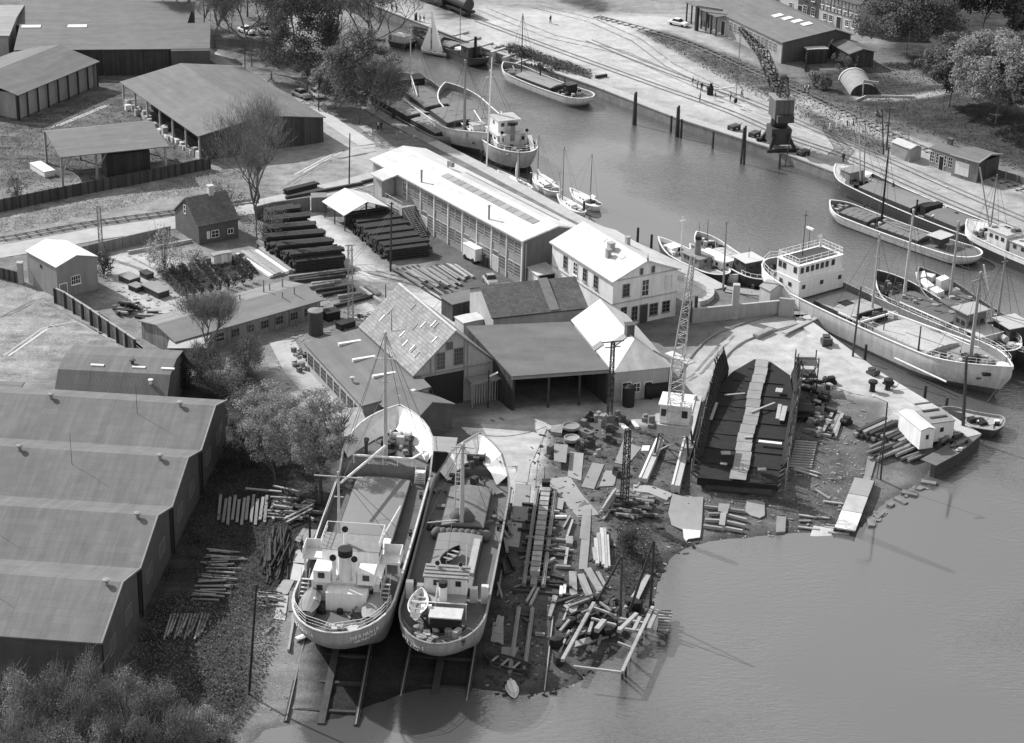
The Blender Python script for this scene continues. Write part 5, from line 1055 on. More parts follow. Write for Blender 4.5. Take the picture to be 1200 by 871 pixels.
A2.winch(.90*L, 0, 1.0); A2.clutter(.80*L, .93*L, -2.6, 2.6, 16, 5, .8, mats=[BLACK, STEEL, RUST, DWOOD]); A2.clutter(.53*L, .80*L, -3.9, -2.4, 8, 8, .5, mats=[BLACK, STEEL, RUST]); A2.clutter(.55*L, .80*L, 2.5, 3.8, 8, 18, .5, mats=[BLACK, STEEL, RUST])
zp = A2.dz(.2)
dh = A2.house(.165*L, .245*L, 3.9, 1.6, mat('dull_cream', .4, .7, .12, .8, 'paint'), name='deckhouse', roofm=mat('dull_roof', .3, .8, .2, .8))
br = A2.house(.205*L, .262*L, 4.2, 1.9, WHITE, z=zp+1.55, wa=(.2, .72), wf=(.12, .31, .5, .69, .88), ws=(.5,), roofm=MSTEEL, name='wheelhouse', ww=.55)
for k in range(4): MB().box(.2*L+k*.7, .2*L+k*.7+.12, -2.2, 2.2, zp+3.46, zp+3.56).build('roof_batten', MSTEEL, A2.root)
for sd in (1, -1):
    A2.box('side_screen', .235*L, .25*L, *sorted((sd*2.3, sd*3.0)), 1.6, WHITE); A2.box('side_screen', .235*L, .25*L, *sorted((sd*3.4, sd*4.1)), 1.9, WHITE)
o = MB().lathe((.175*L, .1, zp+1.5), [(.42, 0), (.42, 1.6), (.3, 1.7)], 12).build('funnel', WHITE, A2.root); MB().lathe((.175*L, .1, zp+3.2), [(.44, 0), (.44, .5), (.3, .52)], 12).build('funnel_top', BLACK, o)
A2.cowl(.195*L, .5, zp+1.5, 1.5, .28, LSTEEL); MB().tube((.15*L, .9, zp), (.185*L, .6, zp+3.3), .1).build('exhaust_pipe', WHITE, A2.root)
b = MB(); b.beam((.15*L, -2.4, zp+1.9), (.15*L, 3.0, zp+1.9), .09, .09)
for y in (-2.3, 2.9): b.beam((.15*L, y, zp), (.15*L, y, zp+1.9), .08, .08, up=(1, 0, 0))
b.build('boat_gallows', WHITE, A2.root)
A2.box('companionway', .085*L, .125*L, -2.0, .9, 1.7, BLACK, top=.15, topm=LSTEEL); MB().cbox((.125*L, 1.1, zp), .3, .3, 2.2).build('sampson_post', WHITE, A2.root)
A2.cowl(.25*L, 1.0, zp+3.4, .5, .22, WHITE); A2.cowl(.25*L, -1.3, zp+3.4, .5, .2, WHITE); A2.mast(.26*L, -1.8, 2.5, .07, WHITE, z=zp+3.4, name='signal_post')
A2.clutter(.015*L, .11*L, -2.6, 2.6, 26, 3, .8, mats=[BLACK, STEEL, RUST, LSTEEL, MSTEEL]); A2.rail(0, .13, .6, STEEL, 2); A2.bollards((.3, .6), STEEL)
q = on_ship(A2, (.09*L, 2.35, zp+1.2)); rowboat('lifeboat', 'white open lifeboat slung on the port side of the smaller coaster', q, A2.ang, 4.8, 1.9, .75, WHITE, mat('boat_inside', .22), 'lifeboat')
q = on_ship(A2, (.345*L, .9, A2.dz(.33)+1.42)); rowboat('rowing_boat', 'dark rowing boat lying on the rear hatch of the smaller coaster', q, A2.ang-.35, 3.6, 1.4, .5, BLACK, WOOD)
hull_text(A2, 'KATE JONAS', .03, .84, 1, .46, WHITE); hull_text(A2, 'ITZEHOE', .03, .74, 1, .4, LSTEEL)
# ---------------------------------------------------------------- 3 pale coaster fitting out at the quay
Cq = Ship('coaster', 'pale grey coaster at the fitting out quay with big white bridge house aft', 'cargo ship', (901, 312), (1186, 437.5), 2.0, 2.4, 9.4, base=WZ, keel=-1.2, deck=2.6, shb=.9, shs=.5, bw=.9, bwb=.5, aft=(.20, .8), ts=.17, tb=.74, pb=2.3, ovS=3, ovB=3.2, split=.38, hull=HP, low=mat('green_bottom', .1, .7, .2, .6, 'steelhull'), dmat=mat('pale_deck', .26, .85, .25, .6, 'paint'), white_bow=None, inm=MSTEEL, cap=WHITE)
A3 = Cq; L = A3.L; zp = A3.dz(.15)+.8
sh = MB()
for sd in (1, -1): sh.grid([[A3.pt(t, f, sd)+Vector((0, sd*.03, 0)) for f in (.62, .8, 1.0)] for t in [t for t in A3.T if t < .26]], flip=sd > 0)
sh.build('white_quarter', WHITE, A3.root, smooth=True)
dh = A3.house(.135*L, .235*L, 8.6, 2.5, WHITE, z=zp-.4, ws=(.2, .6), wf=(.1, .5, .9), roofm=WHITE, name='deckhouse', ov=.02); br = A3.house(.13*L, .225*L, 8.4, 2.1, WHITE, z=zp+2.12, wf=(.08, .2, .31, .42, .53, .64, .78), ws=(.15, .35, .85), roofm=WHITE, name='bridge', zw=.42, ww=.6, hw=.85, ov=.1)
MB().box(.138*L, .215*L, -3.6, 3.6, zp+4.24, zp+4.3).build('bridge_deck', STEEL, A3.root)
b = MB(); zz = zp+4.25; x0, x1 = .132*L, .223*L; ring = [(x0, -4.1), (x1, -4.1), (x1, 4.1), (x0, 4.1), (x0, -4.1)]
for (xa, ya), (xb_, yb) in zip(ring, ring[1:]):
    n_ = 6
    for k in range(n_): b.beam((xa+(xb_-xa)*k/n_, ya+(yb-ya)*k/n_, zz), (xa+(xb_-xa)*k/n_, ya+(yb-ya)*k/n_, zz+.95), .06, .06, up=(1, 0, 0))
    for h_ in (.5, .95): b.beam((xa, ya, zz+h_), (xb_, yb, zz+h_), .06)
b.build('bridge_railing', WHITE, A3.root)
o = MB().lathe((.10*L, .0, zp), [(1.2, 0), (1.2, 1.9), (.9, 2.3)], 16).build('funnel', LSTEEL, A3.root)
A3.cowl(.145*L, 3.3, zp+4.2, 1.5, .3, WHITE, mouth=STEEL); A3.mast(.165*L, -1.0, 6.5, .07, STEEL, z=zp+4.3, name='aerial_mast', cross=((.9, .6),)); A3.rail(0, .12, 1.0, WHITE, 2)
A3.clutter(.03*L, .12*L, -3, 3, 14, 12, .9)
zm_ = A3.mast(.105*L, 2.8, 6.5, .08, STEEL, z=zp, name='lamp_post', cross=()); MB().cbox(tuple(zm_), 1.3, .35, .25).build('lamp_head', WHITE, A3.root)
A3.hatch(.28*L, .43*L, 6.2, .7, mat('pale_hatch', .32, .9, .2, .6, 'paint'), STEEL, .15); MB().box(.335*L, .365*L, -1.2, .6, A3.dz(.35)+.86, A3.dz(.35)+.93).build('hatch_opening', BLACK, A3.root)
A3.hatch(.53*L, .74*L, 6.0, .5, mat('light_hatch', .34, .9, .22, .6, 'paint'), LSTEEL, .25)
b = MB(); zc = A3.dz(.47)+1.1; b.beam((.40*L, -3.9, zc), (.49*L, -3.9, zc), .25, .22); b.beam((.49*L, -3.9, zc), (.49*L, 2.8, zc), .25, .22); b.beam((.49*L, -3.9, zc-1.1), (.49*L, -3.9, zc), .15, .15, up=(1, 0, 0)); b.build('fender_rail', WHITE, A3.root)
z1 = A3.mast(.42*L, 1.6, 11.5, .2, LSTEEL, cross=((.92, .5), (.72, .7)), z=A3.dz(.42), name='mainmast'); A3.shroud(z1, (.38, .46)); A3.clutter(.435*L, .50*L, -2.8, 3.0, 14, 21, 1.1); A3.winch(.47*L, .8, 1.1)
z2 = A3.mast(.835*L, .6, 12.0, .3, mat('buff_paint', .33, .6, .1), cross=((.93, 3.4), (.5, .8), (.75, 1.0)), z=A3.dz(.83), name='foremast'); A3.shroud(z2, (.79, .87)); A3.stays(z2, [z1, A3.pt(1, 1, 1)], .03)
A3.boom((.83*L, .6, A3.dz(.8)+2.4), (.55*L, -1.6, A3.dz(.6)+3.0), .14, WHITE); A3.mast(.555*L, -2.4, 3.2, .09, STEEL, name='boom_rest', z=A3.dz(.5)); A3.mast(.71*L, -3.1, 3.6, .15, STEEL, name='sampson_post', z=A3.dz(.7))
A3.winch(.86*L, -.6, 1.1); A3.winch(.91*L, 0, 1.0, m=MSTEEL); A3.clutter(.78*L, .95*L, -2.6, 2.6, 22, 31, .8); A3.rail(.76, .97, .8, WHITE, 2); A3.anchor(.93, .62, -1)
A3.mast(.99*L, 0, 1.5, .05, WHITE, name='jackstaff')
b = MB(); b.blob((.955*L, 1.0, A3.dz(.95)+.6), 1.3, .8, .45, 10, 6); b.build('canvas_cover', WHITE, A3.root, smooth=True)
A3.rail(.24, .73, .8, WHITE, 2, sides=(1,)); A3.rail(.45, .70, .7, LSTEEL, 1, sides=(-1,))
b = MB(); b.tube((.66*L, -4.95, 1.6), (.86*L, -4.85, 1.6), .12, .12, 6); b.build('fender_pole', WHITE, A3.root)
# ---------------------------------------------------------------- 4,5 two coasters outside it
A4 = Ship('motor_coaster', 'dark coaster with square grey wheelhouse lying outside the pale coaster', 'cargo ship', (1190, 405), (1027, 318), 2.2, 3.0, 7.6, deck=2.1, shb=1.2, shs=.4, bw=.7, bwb=.8, ts=.2, tb=.74, pb=2.0, hull=HD, cap=WHITE, inm=STEEL); L = A4.L
A4.hatch(.40*L, .80*L, 5.2, .8, DHATCH, STEEL, .3, beams=3); h_ = A4.house(.27*L, .36*L, 3.4, 3.8, mat('varnished_house', .16, .6, .2, 1, 'paint'), wa=(.2, .5, .8), ws=(.3, .7), wf=(.2, .4, .6, .8), roofm=mat('buff_roof', .38, .8, .15), ov=.35, name='wheelhouse')
A4.clutter(.03*L, .15*L, -2.6, 2.6, 18, 41, .9, mats=[WHITE, BLACK, STEEL, LSTEEL, RUST]); A4.clutter(.38*L, .78*L, -2.9, -2.5, 9, 43, .8); A4.clutter(.4*L, .75*L, -1.5, 2.0, 7, 44, .6, z=A4.dz(.5)+1.1, mats=[STEEL, WOOD, MSTEEL]); A4.clutter(.82*L, .93*L, -1.8, 1.8, 16, 42, 1.0, mats=[BLACK, STEEL, RUST, MSTEEL])
zt_ = A4.mast(.78*L, 0, 12.5, .24, LSTEEL, z=A4.dz(.8)+.6, cross=((.94, .5),)); A4.shroud(zt_, (.74, .82)); zt2 = A4.mast(.30*L, .6, 3.5, .1, STEEL, name='stern_mast'); A4.winch(.82*L, 0, .9); A4.rail(0, .12, .7, WHITE, 2); A4.bollards((.2, .5, .85)); A4.boom((.30*L, 2.2, 3.6), (.72*L, 2.3, 3.2), .1, WHITE)
A4.house(.16*L, .27*L, 4.0, 1.5, LSTEEL, ws=(.3, .7), name='aft_cabin'); b = MB(); b.tube((.115*L, -1.6, A4.dz(.1)+.7), (.18*L, -1.9, A4.dz(.1)+.7), .5, .5, 9); b.build('life_raft', LSTEEL, A4.root)
A5 = Ship('motor_coaster', 'dark coaster with white canvas covered foredeck cut by the right edge', 'cargo ship', (1232, 410), (1077, 312), 2.2, 3.0, 6.8, deck=2.1, shb=1.2, shs=.4, bw=.6, bwb=.6, ts=.2, tb=.74, pb=2.0, hull=HD, cap=MSTEEL, inm=STEEL); L = A5.L
A5.hatch(.40*L, .72*L, 4.8, .8, DHATCH, STEEL, .3, beams=3); A5.house(.22*L, .34*L, 3.4, 2.4, STEEL, wa=(.2, .8), ws=(.5,), wf=(.2, .5, .8), roofm=mat('buff_roof', .38), ov=.35, name='wheelhouse')
b = MB(); z_ = A5.dz(.88)
for (x0, y0, x1, y1, w_, h_) in ((.98, 0, .92, 1.0, 1.3, 1.2), (.98, 0, .92, -1.0, 1.2, 1.1), (.91, 1.3, .82, 1.6, 1.2, 1.0), (.85, -.5, .81, -.6, 1.5, 1.9), (.81, 1.4, .75, 1.4, 1.2, .9)): b.beam((x0*L, y0, z_+h_*.5), (x1*L, y1, z_+h_*.45), w_, h_, up=(.15, .2, 1)); 
b.build('white_canvas', CLOTHL, A5.root)
A5.box('deck_locker', .76*L, .79*L, -2.1, -.8, .9, LSTEEL); zt_ = A5.mast(.74*L, 0, 11.5, .24, mat('buff_paint', .33), z=A5.dz(.74), cross=((.9, .4),)); A5.shroud(zt_, (.7, .78)); zt_ = A5.mast(.375*L, .2, 10.5, .22, MSTEEL, cross=((.95, 1.0), (.8, .6)), z=A5.dz(.37)); A5.shroud(zt_, (.34, .42))
A5.boom((.385*L, .2, 2.6), (.42*L, 2.6, 11.5), .14, LSTEEL); A5.clutter(.05*L, .2*L, -2, 2, 16, 51, .9); A5.clutter(.4*L, .72*L, -2.8, -2.3, 8, 52, .8); A5.clutter(.42*L, .7*L, -1.5, 1.8, 6, 53, .5, z=A5.dz(.5)+1.1); A5.rail(0, .16, .7, WHITE, 2)
# ---------------------------------------------------------------- 6,7,8 far bank right
A6 = Ship('river_barge', 'pale sided river barge with flat awning aft moored outside the long dark barge', 'barge', (1147, 300), (972.5, 237), .1, .4, 5.8, deck=1.0, shb=.5, shs=.4, bw=.35, bwb=.5, ts=.12, tb=.84, pb=2.2, hull=HP, cap=WHITE, inm=MSTEEL, low=HB, split=.5); L = A6.L
A6.hatch(.68*L, .87*L, 4.0, .6, HATCH, STEEL, .3, beams=4); A6.hatch(.34*L, .60*L, 4.0, .6, HATCH, STEEL, .3, beams=4); A6.clutter(.61*L, .67*L, -2, 2, 8, 60, .8); A6.house(.22*L, .28*L, 2.4, 1.2, STEEL, roofm=mat('buff_roof', .38), ov=.5, name='awning_house', z=A6.dz(.2)+.6); A6.clutter(.28*L, .33*L, -1.8, 1.8, 5, 61, .9, mats=[WHITE, BLACK, STEEL]); A6.clutter(.90*L, .96*L, -1.4, 1.4, 8, 62, .7)
zt_ = A6.mast(.64*L, 0, 12.5, .2, BLACK, name='mast'); A6.shroud(zt_, (.6, .68)); A6.boom((.64*L, 0, 2.0), (.44*L, .5, 2.0), .12, WOOD)
A7 = Ship('river_barge', 'long dark river barge with white bow strake moored against the far quay', 'barge', (1185, 284), (979, 197), .4, .9, 7.6, deck=1.3, shb=.9, shs=.4, bw=.5, bwb=.5, ts=.12, tb=.84, pb=2.2, hull=HD, cap=WHITE, inm=STEEL, low=BLACK, split=.4, white_bow=.9); L = A7.L
A7.hatch(.48*L, .78*L, 5.4, .8, HATCH, STEEL, .4); A7.hatch(.22*L, .40*L, 5.4, .8, HATCH, STEEL, .4); A7.box('cabin', .425*L, .455*L, -2.2, 1.6, 1.5, BLACK); A7.house(.87*L, .93*L, 3.0, 1.5, WOOD, roofm=MSTEEL, name='fore_cabin'); A7.clutter(.80*L, .90*L, -2.4, 2.4, 12, 70, .9)
z1 = A7.mast(.835*L, .3, 12, .13, LSTEEL, rake=-2.0, name='mast', cross=((.8, .8), (.9, .5))); A7.boom((.835*L, -.4, 2), (.865*L, -.6, 11.6), .12, WOOD); A7.shroud(z1, (.8, .86)); A7.mast(.45*L, 2.6, 2.5, .22, BLACK, name='post')
b = MB(); b.beam((.42*L, -2.8, 2.2), (.36*L, 2.8, 2.3), .15, .12); b.build('white_spar', WHITE, A7.root)
A8 = Ship('tug_boat', 'black hulled vessel with high white bow and white cabin cut by the right edge', 'boat', (1275, 322), (1133, 262), .8, 1.2, 6.2, deck=1.7, shb=.7, shs=.2, bw=.7, bwb=.4, ts=.2, tb=.8, pb=2.4, hull=HD, cap=WHITE, inm=WHITE, low=BLACK, split=.3, white_bow=.7); L = A8.L
sh = MB()
for sd in (1, -1): sh.grid([[A8.pt(t, f, sd)+Vector((0, sd*.03, 0)) for f in (.74, .87, 1.0)] for t in [t for t in A8.T if t > .2]], flip=sd > 0)
sh.build('white_strake', WHITE, A8.root, smooth=True); A8.house(.60*L, .76*L, 3.4, 2.4, WHITE, ws=(.2, .5, .8), wf=(.2, .5, .8), roofm=LSTEEL); A8.house(.36*L, .58*L, 3.0, 1.9, LSTEEL, ws=(.2, .5, .8), roofm=LSTEEL)
zt_ = A8.mast(.80*L, 0, 10, .13, MSTEEL); A8.boom((.80*L, 0, 3), (.92*L, .8, 12.5), .13, LWOOD); A8.shroud(zt_, (.76, .84)); A8.clutter(.78*L, .9*L, -1.6, 1.6, 10, 80, .9); A8.clutter(.5*L, .75*L, -1.2, 1.2, 6, 81, .8, z=A8.dz(.6)+2.4)
rowboat('lifeboat', 'dark covered boat beside the white cabin at the right edge', on_ship(A8, (.28*L, -2.3, 2.6)), A8.ang, 5.5, 1.8, .8, STEEL, STEEL, 'lifeboat', cover=STEEL)
# ---------------------------------------------------------------- 9 launches by the white house
def launch(label, st, bw_, B, hull, seed, mid=(.3, .6), zl=1.0, m=WHITE, cat='launch', roofm=WHITE, name='harbour_launch', wins=True):
    S = Ship(name, label, cat, st, bw_, -.5, -.2, B, deck=zl, shb=.7, shs=.2, bw=.35, bwb=.3, ts=.2, tb=.6, pb=2.0, hull=hull, cap=WHITE, inm=WHITE, ovB=1.0, ovS=.8, n=18, dmat=WDECK, split=.3); L = S.L
    S.house(mid[0]*L, mid[1]*L, B*.62, 1.5, m, ws=(.2, .4, .6, .8) if wins else (), wf=(.3, .7), wa=(.5,), roofm=roofm, ww=.45, hw=.45); S.clutter(.03*L, mid[0]*L-.2, -B*.3, B*.3, 5, seed, .5); return S
S = launch('dark hulled tug nearest the quay with tall black funnel and cluttered deck', (851, 326), (771, 286), 4.2, HD, 90, (.30, .55), 1.2, MSTEEL, 'tug', MSTEEL, 'tug_boat'); L = S.L
S.mast(.66*L, 0, 6, .09, WHITE, cross=((.9, 1),)); o = MB().lathe((.42*L, 0, 2.4), [(.5, 0), (.45, 2.6)], 12).build('funnel', MSTEEL, S.root); MB().lathe((.42*L, 0, 5.0), [(.5, 0), (.5, .5), (.3, .5)], 12).build('funnel_top', BLACK, o); S.clutter(.58*L, .85*L, -1.4, 1.4, 14, 91, .9, mats=[WHITE, LSTEEL, BLACK]); S.box('fore_cabin', .72*L, .84*L, -1, 1, .8, WHITE)
S = launch('white cabin motor launch lying between the tug and the wheelhouse barge', (867, 324), (808, 292), 3.4, HW, 93, (.25, .72), .9); S.mast(.5*S.L, 0, 4, .06, WHITE); S.clutter(.72*S.L, .88*S.L, -.8, .8, 5, 94, .5)
S = Ship('motor_barge', 'black hulled barge with roofed wheelhouse at its right end beside the launches', 'barge', (901, 333), (816, 277), -.5, .4, 4.6, deck=1.2, shb=.8, shs=.3, bw=.4, bwb=.4, ts=.2, tb=.75, hull=HD, cap=WHITE, inm=LSTEEL, low=BLACK, n=20); L = S.L
S.hatch(.42*L, .70*L, 3.0, .6, LSTEEL, MSTEEL, .3, beams=4); S.house(.20*L, .36*L, 3.0, 2.1, STEEL, ws=(.25, .75), wa=(.3, .7), wf=(.3, .7), roofm=mat('pale_awning', .5, .8, .1), ov=.3, name='wheelhouse'); S.clutter(.72*L, .92*L, -1.4, 1.4, 14, 95, .8, mats=[WHITE, LSTEEL, STEEL, BLACK]); S.mast(.28*L, 0, 3.6, .06, STEEL, name='signal_post'); S.mast(.85*L, 0, 4, .06, STEEL); S.mast(.92*L, .6, 3, .05, STEEL); S.rail(0, .2, .6, WHITE, 1)
# ---------------------------------------------------------------- 10 yachts behind the workshop
def yacht(label, st, bw_, mast_dy, mt=.6, sail=None, cover=True, B=2.3, hull=HW, seed=1, dark=False, lean=0):
    S = Ship('sailing_yacht', label, 'yacht', st, bw_, -.8, -.6, B, deck=.7, shb=.35, shs=.15, bw=.1, bwb=.1, ts=.3, tb=.5, pb=1.8, hull=hull, cap=WHITE, inm=WHITE, ovB=1.2, ovS=1.0, n=16, dmat=mat('pale_planked_deck', .6, .8, .1), keel=-.7, split=.3, group='yachts moored behind the workshop'); L = S.L
    S.house(.35*L, .6*L, B*.5, .5, WHITE, ws=(.3, .7), roofm=WHITE, ov=.03, ww=.3, hw=.2, name='coachroof'); zt_ = S.mast(mt*L, 0, upm(S.root.location, mast_dy), .075, mat('varnished_spar', .14), top=False); S.boom((mt*L, 0, 1.8), (.12*L, 0, 1.9), .07, WOOD); S.stays(zt_, [S.pt(1, 1, 1), S.pt(0, 1, 1), S.edge(.55, 1), S.edge(.55, -1)], .015)
    if cover:
        b = MB(); b.grid([[Vector((x, y*.22, 1.95+.35*(1-y*y)*(1 if k < 5 else .5)+(.6 if k == 6 else 0))) for y in (-1, 0, 1)] for k, x in enumerate([.12*L+(mt-.12)*L*j/6 for j in range(7)])]); b.build('sail_cover', CLOTHL, S.root, smooth=True)
    if sail:
        b = MB(); n_ = 10; rows = []
        for k in range(n_+1): f = k/n_; w_ = sail[1]*math.sin(math.pi*min(1, .12+.88*f))*(1-f)**.35; rows.append([(mt*L+.2+sail[0]*f*f+w_, .1, 1.0+f*sail[2]), (mt*L+.2+sail[0]*f*f+w_*.4, .25, 1.0+f*sail[2]), (mt*L+.2+sail[0]*f*f, .05, 1.0+f*sail[2])])
        b.grid(rows); b.build('sail', CLOTHL, S.root, smooth=True)
    S.clutter(.08*L, .33*L, -B*.25, B*.25, 5, seed, .35, mats=[BLACK, STEEL, WOOD, LSTEEL]); return S
yacht('white yacht with white folded sail beneath the tall mast, leftmost of the moored yachts', (622, 222), (583, 201), 52, .35, cover=False, sail=(0.0, .9, 4.5), seed=1)
yacht('white yacht with canvas covered boom, second of the moored yachts', (655, 226), (622, 204), 52, .75, cover=True, seed=2, B=2.6)
yacht('white yacht with curved hoisted sail, third of the moored yachts', (684, 250), (653, 229), 62, .8, cover=False, sail=(1.0, .9, 4.2), seed=3)
yacht('white yacht with white awning and tall bare mast, rightmost of the moored yachts', (702, 243), (668, 222), 57, .3, cover=True, seed=4, B=2.6)
# ---------------------------------------------------------------- 11 left bank
A9 = Ship('motor_coaster', 'large pale bowed coaster with long hatches moored at the left bank', 'cargo ship', (466, 82), (571, 153), 2.6, 3.6, 8.6, deck=2.5, shb=1.1, shs=.4, bw=.7, bwb=.5, ts=.15, tb=.76, pb=2.2, hull=HP, cap=WHITE, inm=MSTEEL, split=.42, low=HB); L = A9.L
A9.hatch(.22*L, .50*L, 5.6, .9, HATCH, STEEL, .35, beams=2); A9.hatch(.55*L, .74*L, 5.4, .9, HATCH, STEEL, .35, beams=2); A9.box('dark_cabin', .12*L, .19*L, -2.4, 2.2, 1.9, BLACK, top=.2, topm=STEEL); zt_ = A9.mast(.155*L, 0, 11.5, .16, LSTEEL, cross=((.93, 1.0),)); A9.shroud(zt_, (.12, .2)); A9.boom((.16*L, 0, 5), (.36*L, -2, 3.8), .14, WHITE); A9.boom((.16*L, 0, 4.6), (.36*L, -2.4, 3.2), .12, LWOOD)
zt_ = A9.mast(.80*L, -.6, 12, .3, WOOD, cross=((.97, .6),)); A9.shroud(zt_, (.76, .86)); A9.box('white_locker', .85*L, .89*L, -.6, 1.6, 1.5, WHITE, top=.15); A9.clutter(.76*L, .93*L, -2.2, 2.2, 16, 111, .9); A9.clutter(.02*L, .12*L, -2.6, 2.6, 10, 112, .8); A9.anchor(.95, .6, -1); A9.boom((.84*L, 2, 4.2), (.66*L, 3.6, 4.2), .12, WHITE)
A10 = Ship('motor_coaster', 'coaster with rounded grey stern and white bridge lying outside the pale bowed coaster', 'cargo ship', (617, 177), (522, 97), 2.6, 3.2, 8.0, deck=2.8, shb=1.0, shs=.6, bw=.6, bwb=.5, ts=.2, tb=.76, pb=2.2, hull=HGL, cap=WHITE, inm=MSTEEL, split=.4, low=BLACK, ovS=2.2); L = A10.L
A10.hatch(.36*L, .78*L, 5.2, .8, HATCH, STEEL, .3, beams=2); A10.house(.16*L, .30*L, 5.4, 2.2, WHITE, ws=(.2, .5, .8), wa=(.15, .5, .85), roofm=LSTEEL); A10.house(.20*L, .30*L, 4.0, 2.0, WHITE, z=A10.dz(.25)+2.2, wa=(.2, .5, .8), ws=(.5,), wf=(.2, .5, .8), roofm=LSTEEL, name='bridge'); A10.cowl(.15*L, 2.2, 4, 1.6); A10.cowl(.15*L, -2.2, 4, 1.6)
o = MB().lathe((.17*L, 0, 4.0), [(.6, 0), (.55, 2.6)], 12).build('funnel', MSTEEL, A10.root); MB().lathe((.17*L, 0, 6.6), [(.6, 0), (.6, .5), (.4, .52)], 12).build('funnel_top', BLACK, o)
zt_ = A10.mast(.33*L, 1.6, 11.5, .2, WHITE, cross=((.9, 1.5),)); A10.shroud(zt_, (.3, .4)); A10.clutter(.03*L, .14*L, -2.4, 2.4, 14, 121, .9); A10.rail(0, .16, .8, WHITE, 2); A10.boom((.34*L, 1.6, 3.2), (.10*L, 3.4, 4.6), .13, WHITE); A10.boom((.30*L, -1.6, 4), (.52*L, -3.4, 4.6), .13, WHITE)
b = MB(); b.beam((.04*L, -1.8, 3.3), (.12*L, -2.4, 5.2), .7, .12); b.build('white_awning', CLOTHL, A10.root)
b_ = Ship('hatch_barge', 'flat barge with large plank hatch covers tight against the left quay', 'barge', (444, 113), (533, 162), .3, .5, 5.4, deck=1.6, shb=.3, shs=.1, bw=.2, bwb=.2, ts=.1, tb=.88, pb=2.5, hull=MATS['grey_weathered_hull'], cap=MSTEEL, inm=MSTEEL, low=HB, split=.4); L = b_.L
b_.hatch(.06*L, .54*L, 4.6, 1.1, mat('plank_hatch', .24, .9, .2, 1, 'plank'), STEEL, .25, beams=7); b_.hatch(.58*L, .90*L, 4.4, .8, MATS['plank_hatch'], STEEL, .2, beams=4)
# ---------------------------------------------------------------- 12 far bank left
A11 = Ship('motor_barge', 'pale motor barge with single mast moored below the scrub on the far bank', 'barge', (691, 115), (590, 75.5), .3, .7, 5.8, deck=1.3, shb=.7, shs=.3, bw=.4, bwb=.4, ts=.15, tb=.8, pb=2.2, hull=HP, cap=WHITE, inm=MSTEEL, low=MATS['grey_weathered_hull'], split=.55); L = A11.L
A11.hatch(.35*L, .76*L, 3.9, .6, mat('grey_barge_hatch', .24, .9, .15, .5), STEEL, .35); A11.house(.19*L, .25*L, 2.2, 1.9, BLACK, ws=(.5,), roofm=STEEL, name='wheelhouse'); A11.clutter(.04*L, .34*L, -1.9, 1.9, 20, 131, .7, mats=[LSTEEL, STEEL, BLACK, MSTEEL]); z1 = A11.mast(.785*L, 0, 11.5, .13, DWOOD); A11.shroud(z1, (.74, .83)); A11.mast(.64*L, -1.6, 2.6, .2, BLACK, name='post'); A11.mast(.24*L, .9, 2.9, .16, BLACK, name='exhaust'); A11.boom((.785*L, 0, 2.2), (.5*L, .4, 2.3), .1, WOOD); A11.clutter(.82*L, .95*L, -1.4, 1.4, 5, 132, .6)
A12 = Ship('steam_tug', 'black tug with square cabin moored at the far quay beyond the dinghy', 'tug', (568, 70), (519, 47), .0, .4, 4.8, deck=1.1, shb=.6, shs=.2, bw=.5, bwb=.3, ts=.2, tb=.7, hull=HD, cap=BLACK, inm=STEEL, low=BLACK); L = A12.L
A12.house(.24*L, .42*L, 2.8, 2.2, STEEL, ws=(.5,), roofm=MSTEEL); A12.box('white_locker', .45*L, .62*L, -.9, .9, .9, WHITE); MB().lathe((.22*L, 0, 1.1), [(.3, 0), (.3, 4.2)], 10).build('funnel', BLACK, A12.root); A12.clutter(.04*L, .9*L, -1.4, 1.4, 10, 141, .7)
A13 = Ship('river_barge', 'grey barge at the head of the harbour beyond the sailing dinghy', 'barge', (549, 58), (484, 33), .3, .6, 5.4, deck=1.2, shb=.6, shs=.3, bw=.4, bwb=.4, hull=MATS['grey_weathered_hull'], cap=MSTEEL, inm=MSTEEL, low=BLACK); L = A13.L
A13.hatch(.2*L, .7*L, 3.8, .6, HATCH, STEEL, .3, beams=2); A13.clutter(.72*L, .95*L, -1.6, 1.6, 14, 151, 1.0, mats=[BLACK, STEEL, RUST]); A13.mast(.15*L, 0, 8, .1, MSTEEL)
A14 = Ship('river_barge', 'small dark barge furthest up the harbour beside the trees', 'barge', (484, 47), (456, 40), .0, .2, 4.0, deck=.8, shb=.3, shs=.2, bw=.3, bwb=.3, hull=HD, cap=MSTEEL, inm=MSTEEL, low=BLACK, n=14); A14.box('white_cabin', .2*A14.L, .75*A14.L, -1.2, 1.2, 1.4, LSTEEL)
SAIL = mat('sailcloth', .8, .8, .04, .6, 'leaf')
def dinghy(label, p, rz, H_, seed):
    o = rowboat('sailing_dinghy', label, p, rz, 6.0, 1.9, .7, WHITE, WOOD, 'sailing boat'); MB().tube((3.6, 0, .2), (3.6, 0, H_), .06, .04).build('mast', WOOD, o)
    b = MB(); b.grid([[Vector((3.5-f*(0)-(2.6)*(1-k/8)*u, .35*math.sin(3.14*u)*(1-k/8), .9+(H_-1.1)*k/8)) for u in (0, .35, .7, 1)] for k in range(9) for f in (0,)]); b.build('mainsail', SAIL, o, smooth=True)
    b = MB(); b.grid([[Vector((3.75+2.2*(1-k/6)*u, .15, .9+(H_*.72-1)*k/6)) for u in (0, .5, 1)] for k in range(7)]); b.build('jib', SAIL, o, smooth=True); return o
dinghy('small sailing dinghy with bright white mainsail under way in the upper harbour', at(522, 65.5, WZ)-Vector((3, 0, 0)), R(150), 8.6, 1).location = at(524, 67, WZ)
dinghy('sailing dinghy with white sail glimpsed through the bare trees', at(437, 62, WZ), R(170), 8.0, 2)
